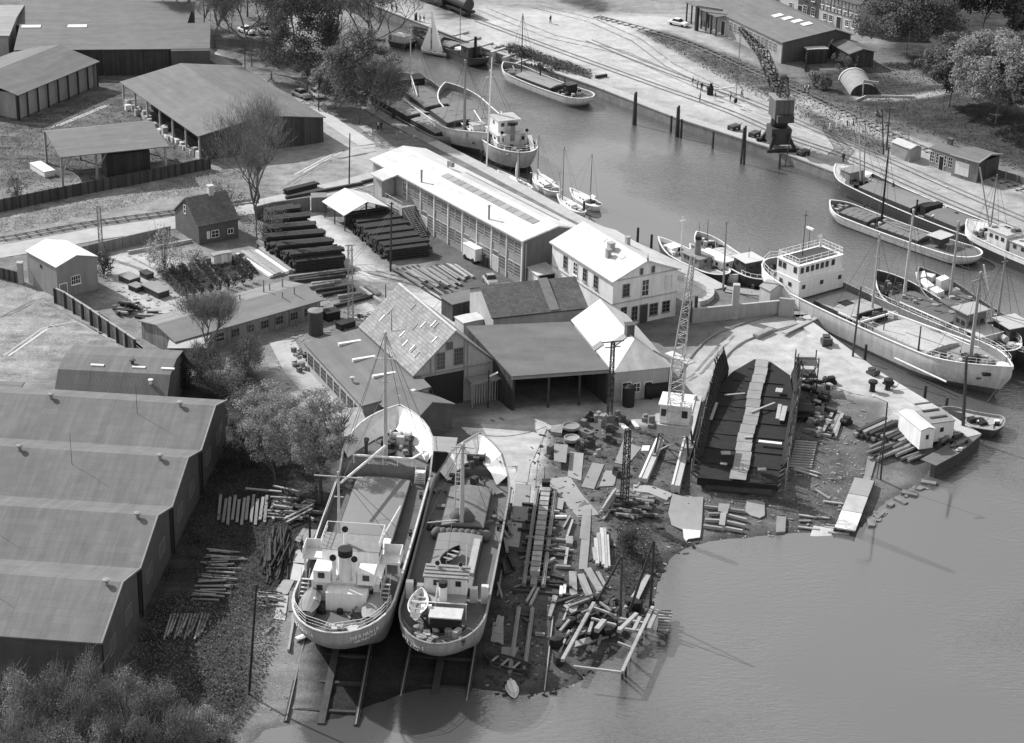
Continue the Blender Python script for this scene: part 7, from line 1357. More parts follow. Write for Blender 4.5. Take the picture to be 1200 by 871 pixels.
# big plates and tables on the yard
PL = [([(649, 548), (649, 528), (665, 529), (663, 550)], .06, PLATE, 'white steel plate lying on low trestles beside the dished boiler ends', .8),
 ([(665, 559), (668, 530), (684, 532), (681, 564)], .06, PLATE, 'pale plate lying right of the white trestle plate', .03), ([(681, 571), (694, 543), (708, 545), (696, 574)], .06, PLATE, 'slanting pale rectangular plate in the middle of the yard', .03),
 ([(702, 571), (709, 552), (723, 553), (720, 570)], .06, PLATE, 'perforated looking small plate right of the slanting plate', .03), ([(720, 543), (732, 512), (742, 515), (739, 521), (752, 525), (735, 546)], .06, PLATE, 'large irregular pale plate near the travelling crane', .03),
 ([(753, 523), (762, 523), (760, 529), (751, 529)], .05, WHITE, 'small white plate beside the large irregular plate', .05), ([(645, 510), (646, 503), (660, 503), (658, 512)], .5, WOOD, 'low brown crate left of the dished boiler ends', .0),
 ([(604, 565), (608, 540), (622, 541), (618, 566)], .04, CONC, 'broad concrete slab beside the smaller coaster bow', .03), ([(600, 610), (604, 567), (622, 568), (618, 612)], .04, PLATE, 'large pale slab group left of the empty slipway', .03),
 ([(592, 640), (596, 612), (612, 614), (608, 642)], .04, CONC, 'worn pale slab lower left of the empty slipway', .03),
 ([(679, 632), (683, 597), (693, 597), (691, 634)], .05, PLATE, 'pale boarding section of the walkway right of the empty slipway', .05), ([(678, 668), (681, 633), (691, 634), (688, 668)], .05, PLATE, 'lower boarding section of the walkway right of the empty slipway', .05),
 ([(660, 711), (667, 706), (680, 706), (673, 723)], .06, CONC, 'small bright plate beside the fanned planks', .1), ([(770, 701), (771, 700), (772, 699), (771, 702)], .05, PLATE, 'thin offcut on the mud', .0) if 0 else ([(575, 752), (578, 730), (590, 731), (590, 756)], .06, PLATE, 'worn pale sheet on the mud right of the smaller coaster stern', .03),
 ([(586, 775), (588, 759), (608, 760), (600, 778)], .06, PLATE, 'pale holed sheet beside the dark rowing boat', .05), ([(578, 742), (583, 722), (591, 723), (588, 744)], .06, LWOOD, 'narrow pale board beside the smaller coaster', .08),
 ([(783, 602), (788, 580), (799, 583), (806, 582), (812, 584), (824, 584), (823, 610), (821, 631), (801, 623), (787, 617)], .08, PLATE, 'huge pale plate patchwork at the foot of the ship frame slip', .1), ([(800, 622), (821, 624), (820, 632), (806, 634), (804, 637), (801, 632)], .07, WHITE, 'torn bright sheet at the water side of the plate patchwork', .18),
 ([(873, 601), (875, 588), (887, 588), (896, 591), (896, 606), (890, 609), (880, 606)], .1, PLATE, 'pale slotted plate near the water below the ship frame', .12), ([(841, 604), (842, 595), (855, 596), (852, 607)], .08, PLATE, 'square plate lying across the parallel beams', .5), ([(842, 620), (844, 606), (851, 606), (849, 621)], .08, LWOOD, 'narrow plate lying across the lower parallel beams', .5),
 ([(909, 626), (910, 607), (921, 608), (920, 625)], .25, PLATE, 'little pale float board standing apart at the shore', .0), ([(948, 634), (953, 618), (977, 621), (972, 636)], .2, CONC, 'bright plate raft at the water edge', -.0),
 ([(1004, 582), (1012, 560), (1021, 561), (1013, 578)], .08, PLATE, 'pale gangboard section left of the lamp pole', .1), ([(1012, 562), (1017, 535), (1028, 534), (1021, 560)], .08, PLATE, 'upper gangboard section near the lamp pole', .1),
 ([(340, 680), (344, 661), (356, 663), (352, 682)], .06, CONC, 'pale slab path piece beside the large coaster', .03), ([(321, 726), (327, 698), (338, 699), (334, 728)], .06, CONC, 'long pale slab beside the large coaster stern', .03), ([(338, 717), (339, 693), (352, 694), (352, 718)], .06, DCONC, 'worn slab right of the long pale slab', .03), ([(343, 660), (347, 645), (358, 646), (357, 661)], .06, CONC, 'grey slab beside the deckhouse of the large coaster', .03),
 ([(318, 700), (332, 680), (345, 681), (337, 697)], .06, PLATE, 'slanting pale slab left of the large coaster', .03), ([(345, 634), (355, 620), (372, 622), (362, 640)], .06, PLATE, 'bright slab under the leafy tree beside the large coaster', .03),
 ([(730, 716), (757, 677), (762, 678), (745, 713)], .1, LWOOD, 'long pale sloping ramp sheet of the shore staging', .3), ([(1002, 320), (1002, 321), (1003, 321), (1003, 320)], .01, PLATE, 'x', 0) if 0 else ([(673, 767), (674, 760), (690, 755), (694, 760), (690, 762)], .08, LWOOD, 'bent pale board within the shore staging', .8),
 ([(663, 640), (663, 632), (671, 632), (671, 641)], .4, LWOOD, 'pale block beside the empty slipway walkway', .0), ([(645, 585), (652, 585), (661, 588), (659, 600), (650, 598)], .2, PLATE, 'pale sheet heap beside the empty slipway', .1)]
for pts, h, m, lb, z in PL: plate('steel_plate', pts, h, m, lb, 'plate', None, z)
strip('path', [(655, 560), (672, 585), (690, 605)], 2.6, SLAB, .04); strip('path', [(585, 535), (592, 560), (585, 600)], 2.4, CONC, .04); strip('path', [(330, 400), (352, 440), (380, 470), (400, 500)], 3.4, ROADM, .06)
strip('path', [(742, 572), (762, 574), (785, 583)], 1.6, SLAB, .06)
# gangway float in the water
pier = empty('landing_stage', G(1000, 600, .35), frame(at(1015, 570), at(991, 620)), 'pale sectional landing stage sloping to the open water', 'landing stage')
q0 = loc2(pier, at(1013, 562, -.7)); q1 = loc2(pier, at(990, 621, -1.0)); 
for k in range(3): a, c = q0.lerp(q1, k/3), q0.lerp(q1, (k+.97)/3); MB().beam(a, c, 2.3, .15).build('deck_section', [PLATE, CONC, WHITE][k], pier)
for k in range(5):
    for sd in (-1, 1): a = q0.lerp(q1, k/4)+Vector((0, sd*1.1, 0)); MB().tube(a+Vector((0, 0, -2)), a, .12, .12, 6).build('pile', DWOOD, pier)
# parallel beams by the shore
for i, (a, b_) in enumerate([((825, 596), (872, 602)), ((826, 612), (843, 613)), ((852, 606), (875, 612)), ((824, 619), (846, 622)), ((851, 614), (873, 619)), ((849, 621), (870, 625)), ((830, 605), (843, 605)), ((936, 605), (957, 608)), ((957, 607), (972, 609)), ((936, 612), (950, 612)), ((966, 619), (988, 622)), ((935, 619), (960, 622)), ((968, 616), (988, 620)), ((970, 625), (995, 628)), ((965, 589), (988, 592)), ((955, 575), (972, 586)), ((928, 548), (960, 556)), ((930, 551), (958, 560))]):
    seg('shore_beam', a, b_, .3, .35 if i < 7 else .16, LWOOD if i % 3 else WOOD, 'pale squared beam laid along the shore below the ship frame', 'beam', 'squared beams along the shore', .05, .05)
for k in range(11):
    y = 519+k*2.9; seg('rack_plank', (932-k*.8, y), (957-k*.6, y+2), .22, .18, LWOOD, 'thin pale slat of the slatted rack right of the ship frame', 'slat', 'slats of the rack beside the ship frame', .1, .1)
for lb, (x, y), m, s_ in [('dark crate beside the staging right of the ship frame', (966, 470), BLACK, 1.2), ('dark barrel shaped tank behind the staging crates', (973, 450), BLACK, 1.0), ('rusty crate among the gear right of the ship frame', (957, 486), RUST, 1.0), ('pale box on the gear right of the ship frame', (951, 497), LWOOD, .8), ('dark wheel guard on the fitting out quay', (992, 497), BLACK, .9), ('dark winch block under the pale coaster side', (1022, 440), STEEL, 1.0), ('black bollard block left on the quay planking', (1040, 452), BLACK, .8), ('dark machine at the edge of the curved track', (968, 404), STEEL, 1.3)]:
    b = MB(); b.cbox((0, 0, 0), 1.4*s_, 1.0*s_, .5*s_); b.cbox((.1, 0, .5*s_), .8*s_, .7*s_, .5*s_); b.tube((-.6*s_, -.5*s_, .6*s_), (-.6*s_, .5*s_, .6*s_), .35*s_, .35*s_, 9); ob('winch_gear', b, m, G(x, y), random.uniform(0, 3), lb, 'gear')
for lb, x, y in (('black upright roller left of the pair on the jetty quay', 1022, 459), ('black upright roller right of the pair on the jetty quay', 1040, 457)):
    b = MB(); b.lathe((0, 0, 0), [(.5, 0), (.35, .2), (.35, 1.1), (.6, 1.2), (.6, 1.5), (.2, 1.6)], 10); ob('mooring_bollard', b, BLACK, G(x, y), 0, lb, 'bollard')
for i, (x, y) in enumerate([(700, 105.5), (764, 129), (827, 151), (943, 184), (955, 196), (1120, 256)]): b = MB(); b.lathe((0, 0, 0), [(.3, 0), (.22, .15), (.22, .5), (.38, .6), (.3, .75)], 9); ob('bollard', b, BLACK, G(x, y, .2), 0, 'black iron mooring bollard on the pale coping of the far quay', 'bollard', 'bollards on the far quay')
# curved gangplank at the stern of the white ship
seg('gangplank', (918, 394), (975, 381), .7, .15, LWOOD, 'long pale gangplank from the quay to the pale coaster', 'gangplank', None, .3, 2.2)
seg('handcart', (885, 397), (903, 389), .9, .45, WOOD, 'low brown handcart beside the curved crane track', 'cart', None, .1, .1)
# runway walls of the crane track near the water
for a, b_, lb in (((753, 566), (773, 520), 'left raised runway beam of the slip crane with pale top'), ((791, 578), (818, 470), 'right raised runway wall of the slip crane with pale top')):
    p, q = G(*a), G(*b_); o = empty('crane_runway', p, frame(p, q), lb, 'runway'); ln = (q-p).length; MB().box(0, ln, -.5, .5, -.3, 1.0 if 'right' in lb else .6).build('wall', CONC, o); z = 1.0 if 'right' in lb else .6; MB().box(0, ln, .22, .42, z, z+.12).build('rail', WHITE, o)
# dished boiler ends
for lb, x, y, r in (('upper dished boiler end lying on the yard', 669, 506, 1.05), ('lower dished boiler end lying on the yard', 670, 520, .95)):
    b = MB(); b.lathe((0, 0, 0), [(r*.8, 0), (r, .25), (r, .5), (r*.9, .52), (r*.75, .35), (.1, .3)], 18); ob('boiler_end', b, PLATE, G(x, y, .35), 0, lb, 'boiler end'); b = MB(); b.cbox((0, 0, 0), 1.3, 1.3, .34); ob('support_block', b, BLACK, G(x, y), .3, 'dark block carrying the '+lb.split(' lying')[0], 'block')
rsx = random.Random(9)
for k in range(16):
    x, y = rsx.choice([(700, 493), (690, 510), (707, 498), (676, 530), (700, 536), (684, 498), (722, 490), (762, 500), (755, 492), (645, 535), (695, 492), (725, 558), (716, 520), (733, 497), (712, 507), (690, 525)][k:k+1]); b = MB(); a = rsx.random()
    b.cbox((0, 0, 0), rsx.uniform(.7, 1.6), rsx.uniform(.5, 1.1), rsx.uniform(.3, 1.1)); b.cbox((.1, .1, .3), rsx.uniform(.3, .9), rsx.uniform(.3, .8), rsx.uniform(.5, 1.2), .5); ob('machine_part', b, rsx.choice([STEEL, BLACK, MSTEEL, WOOD, RUST]), G(x+rsx.uniform(-3, 3), y+rsx.uniform(-2, 2)), rsx.uniform(0, 3), 'small rusty machine part lying on the open yard near the derrick', 'scrap', 'scrap parts on the yard')
for a, b_ in (((726, 497), (735, 505)), ((741, 496), (747, 503))): seg('white_timber', a, b_, .5, .3, WHITE, 'short bright white timber in front of the hipped workshop', 'timber', 'pair of short white timbers')
pile('log', 'dark log in the round heap at the foot of the slipway lattice mast', 'log heap under the lattice mast', 739, 595, 64, 19, 13, 17, 3, 6, [DWOOD, DWOOD, WOOD, WOOD], 2, (.16, .27), 2.0)
pile('log', 'slanting pole leaning on the left of the log heap', 'poles left of the log heap', 713, 594, 10, 6, 6, 14, -22, 2, [WOOD, LWOOD, DWOOD], 3, (.12, .18), .8)
for i, (x, y0, y1) in enumerate([(700, 664, 634), (703, 662, 628), (707, 665, 622), (710, 669, 622), (713, 667, 630), (698, 660, 645)]): seg('white_spar', (x, y0), (x-2, y1), .4, .32, CONC if i % 2 == 0 else LWOOD, 'long pale spar in the parallel row below the log heap', 'spar', 'row of pale spars', .05, .05)
for i, (a, b_, lb) in enumerate([((672, 702), (671, 672), 'straight plank on the left of the three fanned planks'), ((692, 704), (680, 675), 'middle plank of the three fanned planks'), ((704, 695), (688, 668), 'right plank of the three fanned planks'), ((710, 690), (700, 672), 'short narrow plank right of the fanned planks'), ((650, 700), (644, 725), 'narrow plank left of the fanned planks')]): seg('plank', a, b_, .8 if i < 3 else .4, .15, WOOD if i != 1 else PLATE, lb, 'plank', None, .1, .1)
# ---- shore staging with sheer legs
TS = empty('timber_staging', at(715, 740, -.6), 0, 'rickety timber staging of posts and long beams standing over the water edge', 'staging'); bt = TS.location
def tb(a, za, b_, zb, w_=.28, m=LWOOD, nm='beam', rnd=False):
    p, q = at(*a, z=za)-bt, at(*b_, z=zb)-bt; mb = MB(); (mb.tube(p, q, w_/2, w_/2, 6) if rnd else mb.beam(p, q, w_, w_)); return mb.build(nm, m, TS)
for a, b_, w_ in (((696, 707), (659, 774), .35), ((765, 712), (748, 747), .35), ((748, 747), (729, 788), .32), ((672, 781), (729, 788), .2), ((693, 725), (722, 733), .25), ((726, 725), (757, 731), .25), ((724, 736), (752, 740), .25), ((746, 720), (725, 740), .4), ((750, 724), (742, 740), .35), ((724, 753), (742, 760), .2), ((770, 716), (760, 738), .4), ((699, 739), (708, 728), .5), ((656, 740), (667, 727), .25), ((690, 742), (694, 730), .3), ((695, 712), (722, 722), .25)): tb(a, .5, b_, .5, w_)
for x, y in ((696, 714), (684, 736), (672, 757), (660, 781), (729, 800), (738, 778), (748, 757), (757, 737), (765, 722), (722, 742), (700, 735), (735, 733), (712, 728), (752, 748), (733, 797)): tb((x, y), -2.6, (x+.3, y-16), .55 if y > 700 else .4, .3, DWOOD, 'post', True)
for a, b_ in (((700, 704), (728, 652)), ((727, 722), (729, 652)), ((738, 716), (766, 634)), ((762, 712), (767, 634))):
    p, q = at(*a, z=-.4)-bt, None; h = 5.6 if a[0] < 730 else 8.2; q = at(*b_, z=h)-bt; MB().tube(p, q, .17, .12, 6).build('sheer_leg', DWOOD, TS)
for k in range(4): tb((703+k*6, 706+k*4), .7, (716+k*3, 716-k*1.5), .9, .2, STEEL if k % 2 else MSTEEL, 'truss')
for k in range(7): tb((771, 718+k*3.3), -.5, (788-k*.8, 719+k*3.4), -.5, .3, LWOOD, 'raft_pole', True)
for k in range(4): tb((776+3*k, 716), -.75, (771+3*k, 740), -.75, .3, DWOOD, 'raft_pole', True)
for x, y in ((651, 758), (668, 735), (705, 735), (712, 745), (700, 742), (655, 778), (694, 748), (740, 712), (745, 714)):
    b = MB(); b.blob((0, 0, .5), .9, .7, .6, 7, 5, .25); b.cbox((.3, .2, 0), .9, .4, .8, .6); ob('scrap_heap', b, BLACK, G(x, y), random.uniform(0, 3), 'dark tangle of scrap beneath the shore staging', 'scrap heap', 'scrap beneath the shore staging')
# ---- log stack by the jetty
for k in range(17):
    f = k/16; x0 = 1001+f*55; y0 = 513+f*14-(k % 2)*2; seg('squared_log', (x0, y0), (x0+33, y0-15), .5, .45, DWOOD if k % 3 else WOOD, 'squared log in the big stack beside the jetty sheds', 'log', 'squared log stack by the jetty', .1+.35*(k % 2), .1+.35*(k % 2))
seg('plank', (1055, 520), (1082, 511), 1.6, .12, LWOOD, 'broad grey board in front of the jetty sheds', 'plank', None, .5, .5)
for k, (a, b_) in enumerate([((970, 512), (984, 484)), ((974, 514), (987, 487)), ((978, 515), (987, 486)), ((964, 508), (975, 486)), ((958, 500), (967, 470))]): seg('plank', a, b_, .4, .16, LWOOD if k % 2 else WOOD, 'slender plank in the small bundle right of the ship frame', 'plank', 'plank bundle right of the ship frame', .1, .1)
for a, b_ in (((1098, 544), (1112, 534)), ((1112, 534), (1124, 530)), ((1124, 530), (1136, 521)), ((1136, 521), (1148, 511))): seg('edge_board', a, b_, .5, .3, CONC, 'pale curb board along the rim of the jetty head', 'board', 'rim of the jetty head', .15, .15)
pile('scrap_timber', 'dark plank littering the jetty head in front of the sheds', 'planks on the jetty head', 1110, 522, 26, 22, 9, 16, -5, 6, [DWOOD, BLACK, WOOD], 65, (.1, .2), .5, False, 'timber')
pile('log', 'long dark log hanging over the shore before the jetty sheds', 'logs over the shore by the jetty', 1060, 527, 22, 26, 8, 40, -16, 6, [DWOOD, DWOOD, WOOD], 66, (.16, .26), .8, True)
# small boats sheets etc on the left: logs beside the warehouse
for k in range(27):
    y = 645+k*2.25+random.uniform(-1.5, 1.5); x = 246-k*.7+random.uniform(-6, 6); seg('barked_log', (x, y), (x+34+random.uniform(-14, 10), y+1+random.uniform(-2.5, 3)), .25, .2, LWOOD if k % 3 == 0 else WOOD, 'thin peeled log in the rows beside the warehouse wall', 'log', 'peeled logs beside the warehouse', .1, .1, True)
for k in range(12):
    x = 192+k*4; seg('barked_log', (x, 752-(k % 3)*4), (x+9, 722), .3, .22, LWOOD if k % 4 == 1 else WOOD, 'short crooked log lying in the weeds below the warehouse corner', 'log', 'short logs by the warehouse corner', .1, .1, True)
for k in range(11): x = 256+k*5.4; seg('standing_board', (x, 611+(k % 3)*3), (x+3+k % 2, 585+(k*5 % 7)), .32, .1, WOOD, 'weathered board leaning in the row under the trees', 'board', 'leaning boards under the trees', .1, .5)
pile('plank', 'grey plank thrown on the scrap wood heap under the leafy trees', 'scrap wood under the trees', 342, 600, 42, 24, 12, 12, 3, 9, [WOOD, LWOOD, DWOOD, WOOD], 6, (.08, .16), .7, False, 'plank')
pile('reed_bundle', 'dark brushwood pole in the heap left of the large coaster', 'brushwood heap', 325, 652, 60, 16, 22, 6, -26, 4, [DWOOD, BLACK, DWOOD], 7, (.07, .12), 1.6, True, 'brushwood')
pile('plank', 'pale plank end in the litter left of the slab path', 'litter left of the slab path', 315, 704, 22, 12, 9, 10, 2, 6, [LWOOD, WOOD, DWOOD], 8, (.06, .12), .5, False, 'plank')
for a, b_ in (((333, 614), (367, 597)), ((336, 618), (366, 602)), ((317, 588), (350, 590)), ((288, 578), (330, 582)), ((320, 575), (352, 582))): seg('long_plank', a, b_, .25, .15, LWOOD, 'long straight plank across the scrap wood heap', 'plank', 'long planks on the scrap wood', .5, .5)
# ---- timber stacks
def stack(label, a, b_, w_, h, m, group, seed=0, name='timber_stack', lay=5, tilt=True):
    p, q = G(*a), G(*b_); ln = (q-p).length; o = MB(); rs = random.Random(seed)
    for k in range(lay):
        z = h*k/lay; j0, j1 = rs.uniform(0, .5), rs.uniform(-.5, .1)
        for c in range(3): y = -w_/2+w_*c/3+.03; o.box(j0+rs.uniform(0, .3), ln+j1+rs.uniform(-.2, .2), y, y+w_/3-.05, z, z+h/lay*.78)
        if k < lay-1:
            for x in (ln*.15, ln*.5, ln*.85): o.box(x, x+.12, -w_/2, w_/2, z+h/lay*.78, z+h/lay*.999)
    ob_ = o.build(name, m); ob_.location = p; ob_.rotation_euler.z = frame(p, q); return tag(ob_, label, 'timber stack', group)
STK = mat('stacked_timber', .035, .9, .4, 1.5, 'plank')
for k in range(19):
    f = k/18; xr, yr = 345+f*59, 254+f*59; ll = 36+38*min(1, f*1.6)-20*max(0, f-.7)*2; stack('dark sawn timber stack in the stepped left hand rows behind the low shed', (xr-ll, yr+4+f*2), (xr, yr-1), 1.55, 1.9+.35*(k % 3), STK, 'left hand timber stacks', k)
for k in range(13):
    f = k/12; xl, yl = 402+f*46, 264+f*42; stack('dark sawn timber stack in the rows under and beside the white canopy', (xl, yl), (xl+58-f*2, yl-8+1*f), 1.2, 1.9+.25*(k % 2), STK, 'right hand timber stacks', 40+k)
stack('dark long timber stack behind the tree beside the yard road', (332, 229), (372, 219), 1.2, .9, STK, None, 91); seg('long_beam', (335, 234), (425, 217), .5, .5, DWOOD, 'very long dark beam lying along the sand by the telegraph pole', 'beam', None)
seg('long_beam', (424, 216), (440, 212), .5, .5, DWOOD, 'short dark beam end beside the workshop corner', 'beam', None)
for k, (a, b_) in enumerate([((338, 327), (416, 317)), ((345, 330), (414, 320)), ((336, 333), (405, 325)), ((362, 339), (392, 334)), ((370, 343), (414, 337)), ((378, 348), (416, 341)), ((396, 350), (424, 346)), ((400, 356), (430, 349)), ((392, 361), (438, 349)), ((365, 335), (400, 331))]): seg('long_beam', a, b_, .45, .4, DWOOD if k % 3 else WOOD, 'dark squared beam on the pale ground between low shed and timber stacks', 'beam', 'dark beams on the pale ground', .05, .05)
for k in range(9): seg('pale_plank', (278+k*5.5, 300-k*.8), (318+k*4.6, 326-k*1.0), .6, .35+.1*(k % 3), LWOOD if k % 4 else WHITE, 'long sunlit plank in the pale timber pile beside the bare tree', 'plank', 'pale timber pile by the bare tree', .05+.25*(k % 2), .05)
seg('long_beam', (302, 291), (360, 316), .4, .5, LWOOD, 'long pale beam on top of the timber pile beside the bare tree', 'beam', None, .8, .8)
seg('pale_plank', (422, 339), (447, 356), .35, .3, WHITE, 'bright slanting timber beside the thin post', 'beam', None, .1, .1); seg('pale_plank', (430, 337), (444, 347), .9, .3, LWOOD, 'short pale plank bundle beside the thin post', 'plank', None, .1, .1)
rs = random.Random(21)
for k in range(30):
    f = k/29; x0 = 470+f*62+rs.uniform(-4, 4); y0 = 320-f*8+rs.uniform(-2, 2); l_ = rs.uniform(18, 34); seg('laid_plank', (x0, y0), (x0+l_, y0+l_*.62), rs.uniform(.3, .6), .22, rs.choice([WOOD, WOOD, LWOOD, DWOOD]), 'plank in the field of laid out planks below the workshop', 'plank', 'planks laid out below the workshop', rs.uniform(.02, .3), .1)
for k in range(3): rails([(462+k*12, 316-k*2), (520+k*8, 352-k*1)], 'timber_runner', 'timber runner under the laid out planks', .8, False, .0, 'runners under the laid out planks', DWOOD, r=.2)
def rope(label, a, za, b_, zb, sag=.6, grp='mooring ropes', nm='mooring_rope', r=.04):
    p, q = at(*a, z=za), at(*b_, z=zb); b = MB(); P_ = [p.lerp(q, k/8)-p-Vector((0, 0, sag*4*(k/8)*(1-k/8))) for k in range(9)]; b.path(P_, r, 4); o = b.build(nm, ROPE, None, p); tag(o, label, 'rope', grp)
for lb, a, za, b_, zb in (('from the pale coaster bow to the jetty corner', (1180, 440), 1.5, (1129, 498), .4), ('from the pale coaster side to the quay bollard', (1060, 440), 1.6, (1041, 456), .6), ('from the white quarter to the quay', (930, 352), 1.8, (946, 376), .3), ('from the grey stern coaster to the left quay', (606, 178), 1.2, (575, 193), .2), ('from the long dark barge bow to the far quay', (985, 205), 1.0, (960, 193), .3), ('from the pale motor barge stern to the far quay', (690, 112), .8, (708, 104), .3), ('from the black hulled vessel to the pale river barge', (1137, 268), 1.2, (1143, 293), .5), ('from the black barge to the quay corner', (898, 335), .8, (880, 342), .3), ('from the large coaster bow to the ground', (468, 486), 7.5, (545, 505), .2), ('from the smaller coaster bow to the forecourt', (565, 510), 6.3, (640, 500), .2)): rope('thin rope running '+lb, a, za, b_, zb)
for lb, a, za, b_, zb in (('from the derrick mast to the travelling crane', (714, 404), 0, (790, 470), 0),): pass
pw = [at(457.5, 318), at(411, 378)]
for i, h_ in enumerate((9.0, 8.4)):
    p = pw[0]+Vector((0, 0, h_)); q = pw[1]+Vector((0, 0, h_)); b = MB(); b.path([p.lerp(q, k/6)-p-Vector((0, 0, 1.2*(k/6)*(1-k/6))) for k in range(7)], .025, 3); tag(b.build('overhead_wire', ROPE, None, p), 'overhead wire strung from the timber stack pole to the pale pylon', 'wire', 'overhead wires')
# ---- vehicles and small yard things
def car(label, x, y, toward, m, L=4.3, kind='car', group=None):
    p, q = G(x, y), G(*toward); o = empty('parked_car', p, frame(p, q), label, 'car', group); b = MB(); rows = []
    prof = [(-L/2, .35, .75), (-L/2+.2, .3, .9), (-L*.2, .3, .95), (L*.22, .3, .92), (L/2-.25, .3, .82), (L/2, .35, .65)]
    for sd in (1,):
        b.grid([[(x_, -.8, z0), (x_, -.82, z1*.8), (x_, -.68, z1), (x_, .68, z1), (x_, .82, z1*.8), (x_, .8, z0)] for x_, z0, z1 in prof])
    b.quad(*[(prof[0][0], y_, z_) for y_, z_ in ((-.8, .35), (-.68, .75), (.68, .75), (.8, .35))]); b.quad(*[(prof[-1][0], y_, z_) for y_, z_ in ((-.8, .35), (-.68, .65), (.68, .65), (.8, .35))]); b.build('body', m, o, smooth=False)
    c = MB(); c.hexa([(-L*.32, -.7, .9), (L*.2, -.7, .9), (L*.2, .7, .9), (-L*.32, .7, .9), (-L*.2, -.56, 1.4), (L*.07, -.56, 1.4), (L*.07, .56, 1.4), (-L*.2, .56, 1.4)]); c.build('windows', GLASS, o); MB().box(-L*.2, L*.07, -.56, .56, 1.4, 1.45).build('roof', m, o)
    for sx in (-1, 1):
        for sy in (-1, 1): MB().tube((sx*L*.31, sy*.72-.09, .32), (sx*L*.31, sy*.72+.09, .32), .32, .32, 12).build('wheel', BLACK, o)
    return o
CW = mat('white_car_paint', .75, .25, .03, spec=.5); CG = mat('grey_car_paint', .3, .25, .05, spec=.5); CD = mat('dark_car_paint', .04, .25, .05, spec=.6)
car('white saloon car parked at the left end of the depot', 795, 30, (810, 33), CW); car('dark saloon car parked under the tree beside the quay road', 353, 114, (368, 120), CG); car('white car half hidden under the trees beside the quay road', 371, 113, (378, 119), CW); car('white saloon car parked far back under the row of trees', 289, 39, (305, 45), CW); car('pale car furthest back behind the tree trunks', 311, 40, (322, 46), CW)
car('small pale car standing below the workshop facade', 575, 333, (582, 342), CG, 3.2)
vn_ = empty('box_trailer', G(556, 305), frame(at(545, 300), at(567, 312)), 'white box trailer parked in front of the workshop facade', 'trailer'); MB().box(-1.6, 1.6, -1.0, 1.0, .5, 2.3).build('body', WHITE, vn_); MB().box(-1.65, 1.65, -1.05, 1.05, 2.3, 2.36).build('roof', WHITE, vn_)
for sx in (-1, 1):
    for sy in (-1, 1): MB().tube((sx*1.0, sy*.95-.1, .4), (sx*1.0, sy*.95+.1, .4), .4, .4, 10).build('wheel', BLACK, vn_)
b = MB(); b.cbox((0, 0, 0), 1.2, 1.0, 1.4); b.cbox((0, 0, 1.4), 1.3, 1.1, .08); ob('tool_chest', b, STEEL, G(571, 311), vn_.rotation_euler.z, 'dark square tool chest beside the white box trailer', 'chest')
def crate(label, x, y, sx, sy, sz, m, toward, topm=None, name='equipment_box'):
    p = G(x, y); o = empty(name, p, frame(p, G(*toward)), label, 'box'); MB().cbox((0, 0, 0), sx, sy, sz).build('body', m, o); MB().cbox((0, 0, sz+.003), sx+.15, sy+.15, .1).build('lid', topm or m, o); return o
crate('flat wagon body with pale top in the cottage yard', 182, 344, 4.2, 1.8, .9, STEEL, (198, 352), MSTEEL); crate('flat grey crate left of the wagon body in the cottage yard', 152, 330, 2.6, 1.8, .8, STEEL, (165, 336), MSTEEL); crate('second grey crate in front of the flat crate in the cottage yard', 160, 340, 1.8, 1.4, .7, DWOOD, (172, 345), MSTEEL); crate('small crate beneath the shrub in the cottage yard', 172, 325, 1.8, 1.2, .7, DWOOD, (183, 331))
crate('low dark bin beside the water tank', 405, 384, 2.4, 1.2, .8, BLACK, (415, 381)); crate('dark tarpaulin covered bin behind the water tank', 388, 374, 2.0, 1.6, 1.2, BLACK, (398, 372))
pile('log', 'dark root log in the heap beside the yard fence', 'root heap beside the yard fence', 150, 364, 26, 14, 7, 8, 2, 4, [BLACK, DWOOD, WOOD], 12, (.15, .25), 1.5)
for k in range(5): seg('long_plank', (112+k*3, 368+k*2), (158+k*3, 406+k*2.2), .35, .15, LWOOD if k % 2 else WOOD, 'long plank stored along the inside of the yard fence', 'plank', 'planks stored along the yard fence', .3, .3)
pile('scrap_timber', 'dark scrap timber strewn between the yard fence and the low shed', 'scrap timber by the low shed', 176, 388-14, 16, 14, 5, 9, 2, 4, [DWOOD, BLACK, WOOD], 13, (.1, .2), .6, False, 'timber')
o = crate('pale boat shaped cover under the tall open timber shed', 50, 202, 5.2, 1.8, .9, WHITE, (66, 212), WHITE, 'covered_boat')
pile('stone_block', 'dark lump of scrap beside the low workshop windows', 'scrap along the low workshop', 353, 425, 22, 9, 12, 3, 1, 1, [RUST, STEEL, WOOD, LWOOD], 14, (.12, .3), .6, False, 'scrap')
pile('scrap_piece', 'small light scrap piece heaped at the foot of the pale lattice pylon', 'scrap at the pylon', 425, 374, 20, 12, 4, 4, 1, 2, [LWOOD, WOOD, STEEL], 15, (.1, .2), .5, False, 'scrap')
for i, (x, y) in enumerate([(972, 152), (980, 150), (986, 148), (993, 147), (1000, 147), (1003, 144)]): b = MB(); b.cbox((0, 0, 0), .2, .2, 1.2 if i < 3 else .9); ob('fence_post', b, WHITE if i < 3 else DWOOD, G(x, y), 0, 'short post in the row on the grass beside the harbour crane', 'post', 'post row by the harbour crane')
wallrun('retaining_kerb', 'pale retaining kerb curving below the arched hut', [(1003, 119), (1015, 114), (1040, 114), (1072, 115)], .4, .3, CONC); fence('depot_fence', 'dark board fence around the depot yard', [(943, 84), (944, 76), (962, 68), (998, 66)], 2.4, BOARD, DWOOD, 9)
fence('paling_fence', 'light paling fence in front of the depot porch', [(822, 30), (845, 38), (868, 44)], 1.0, mat('palings', .3, .9, .2, 1, 'board', 4), WOOD, 12)
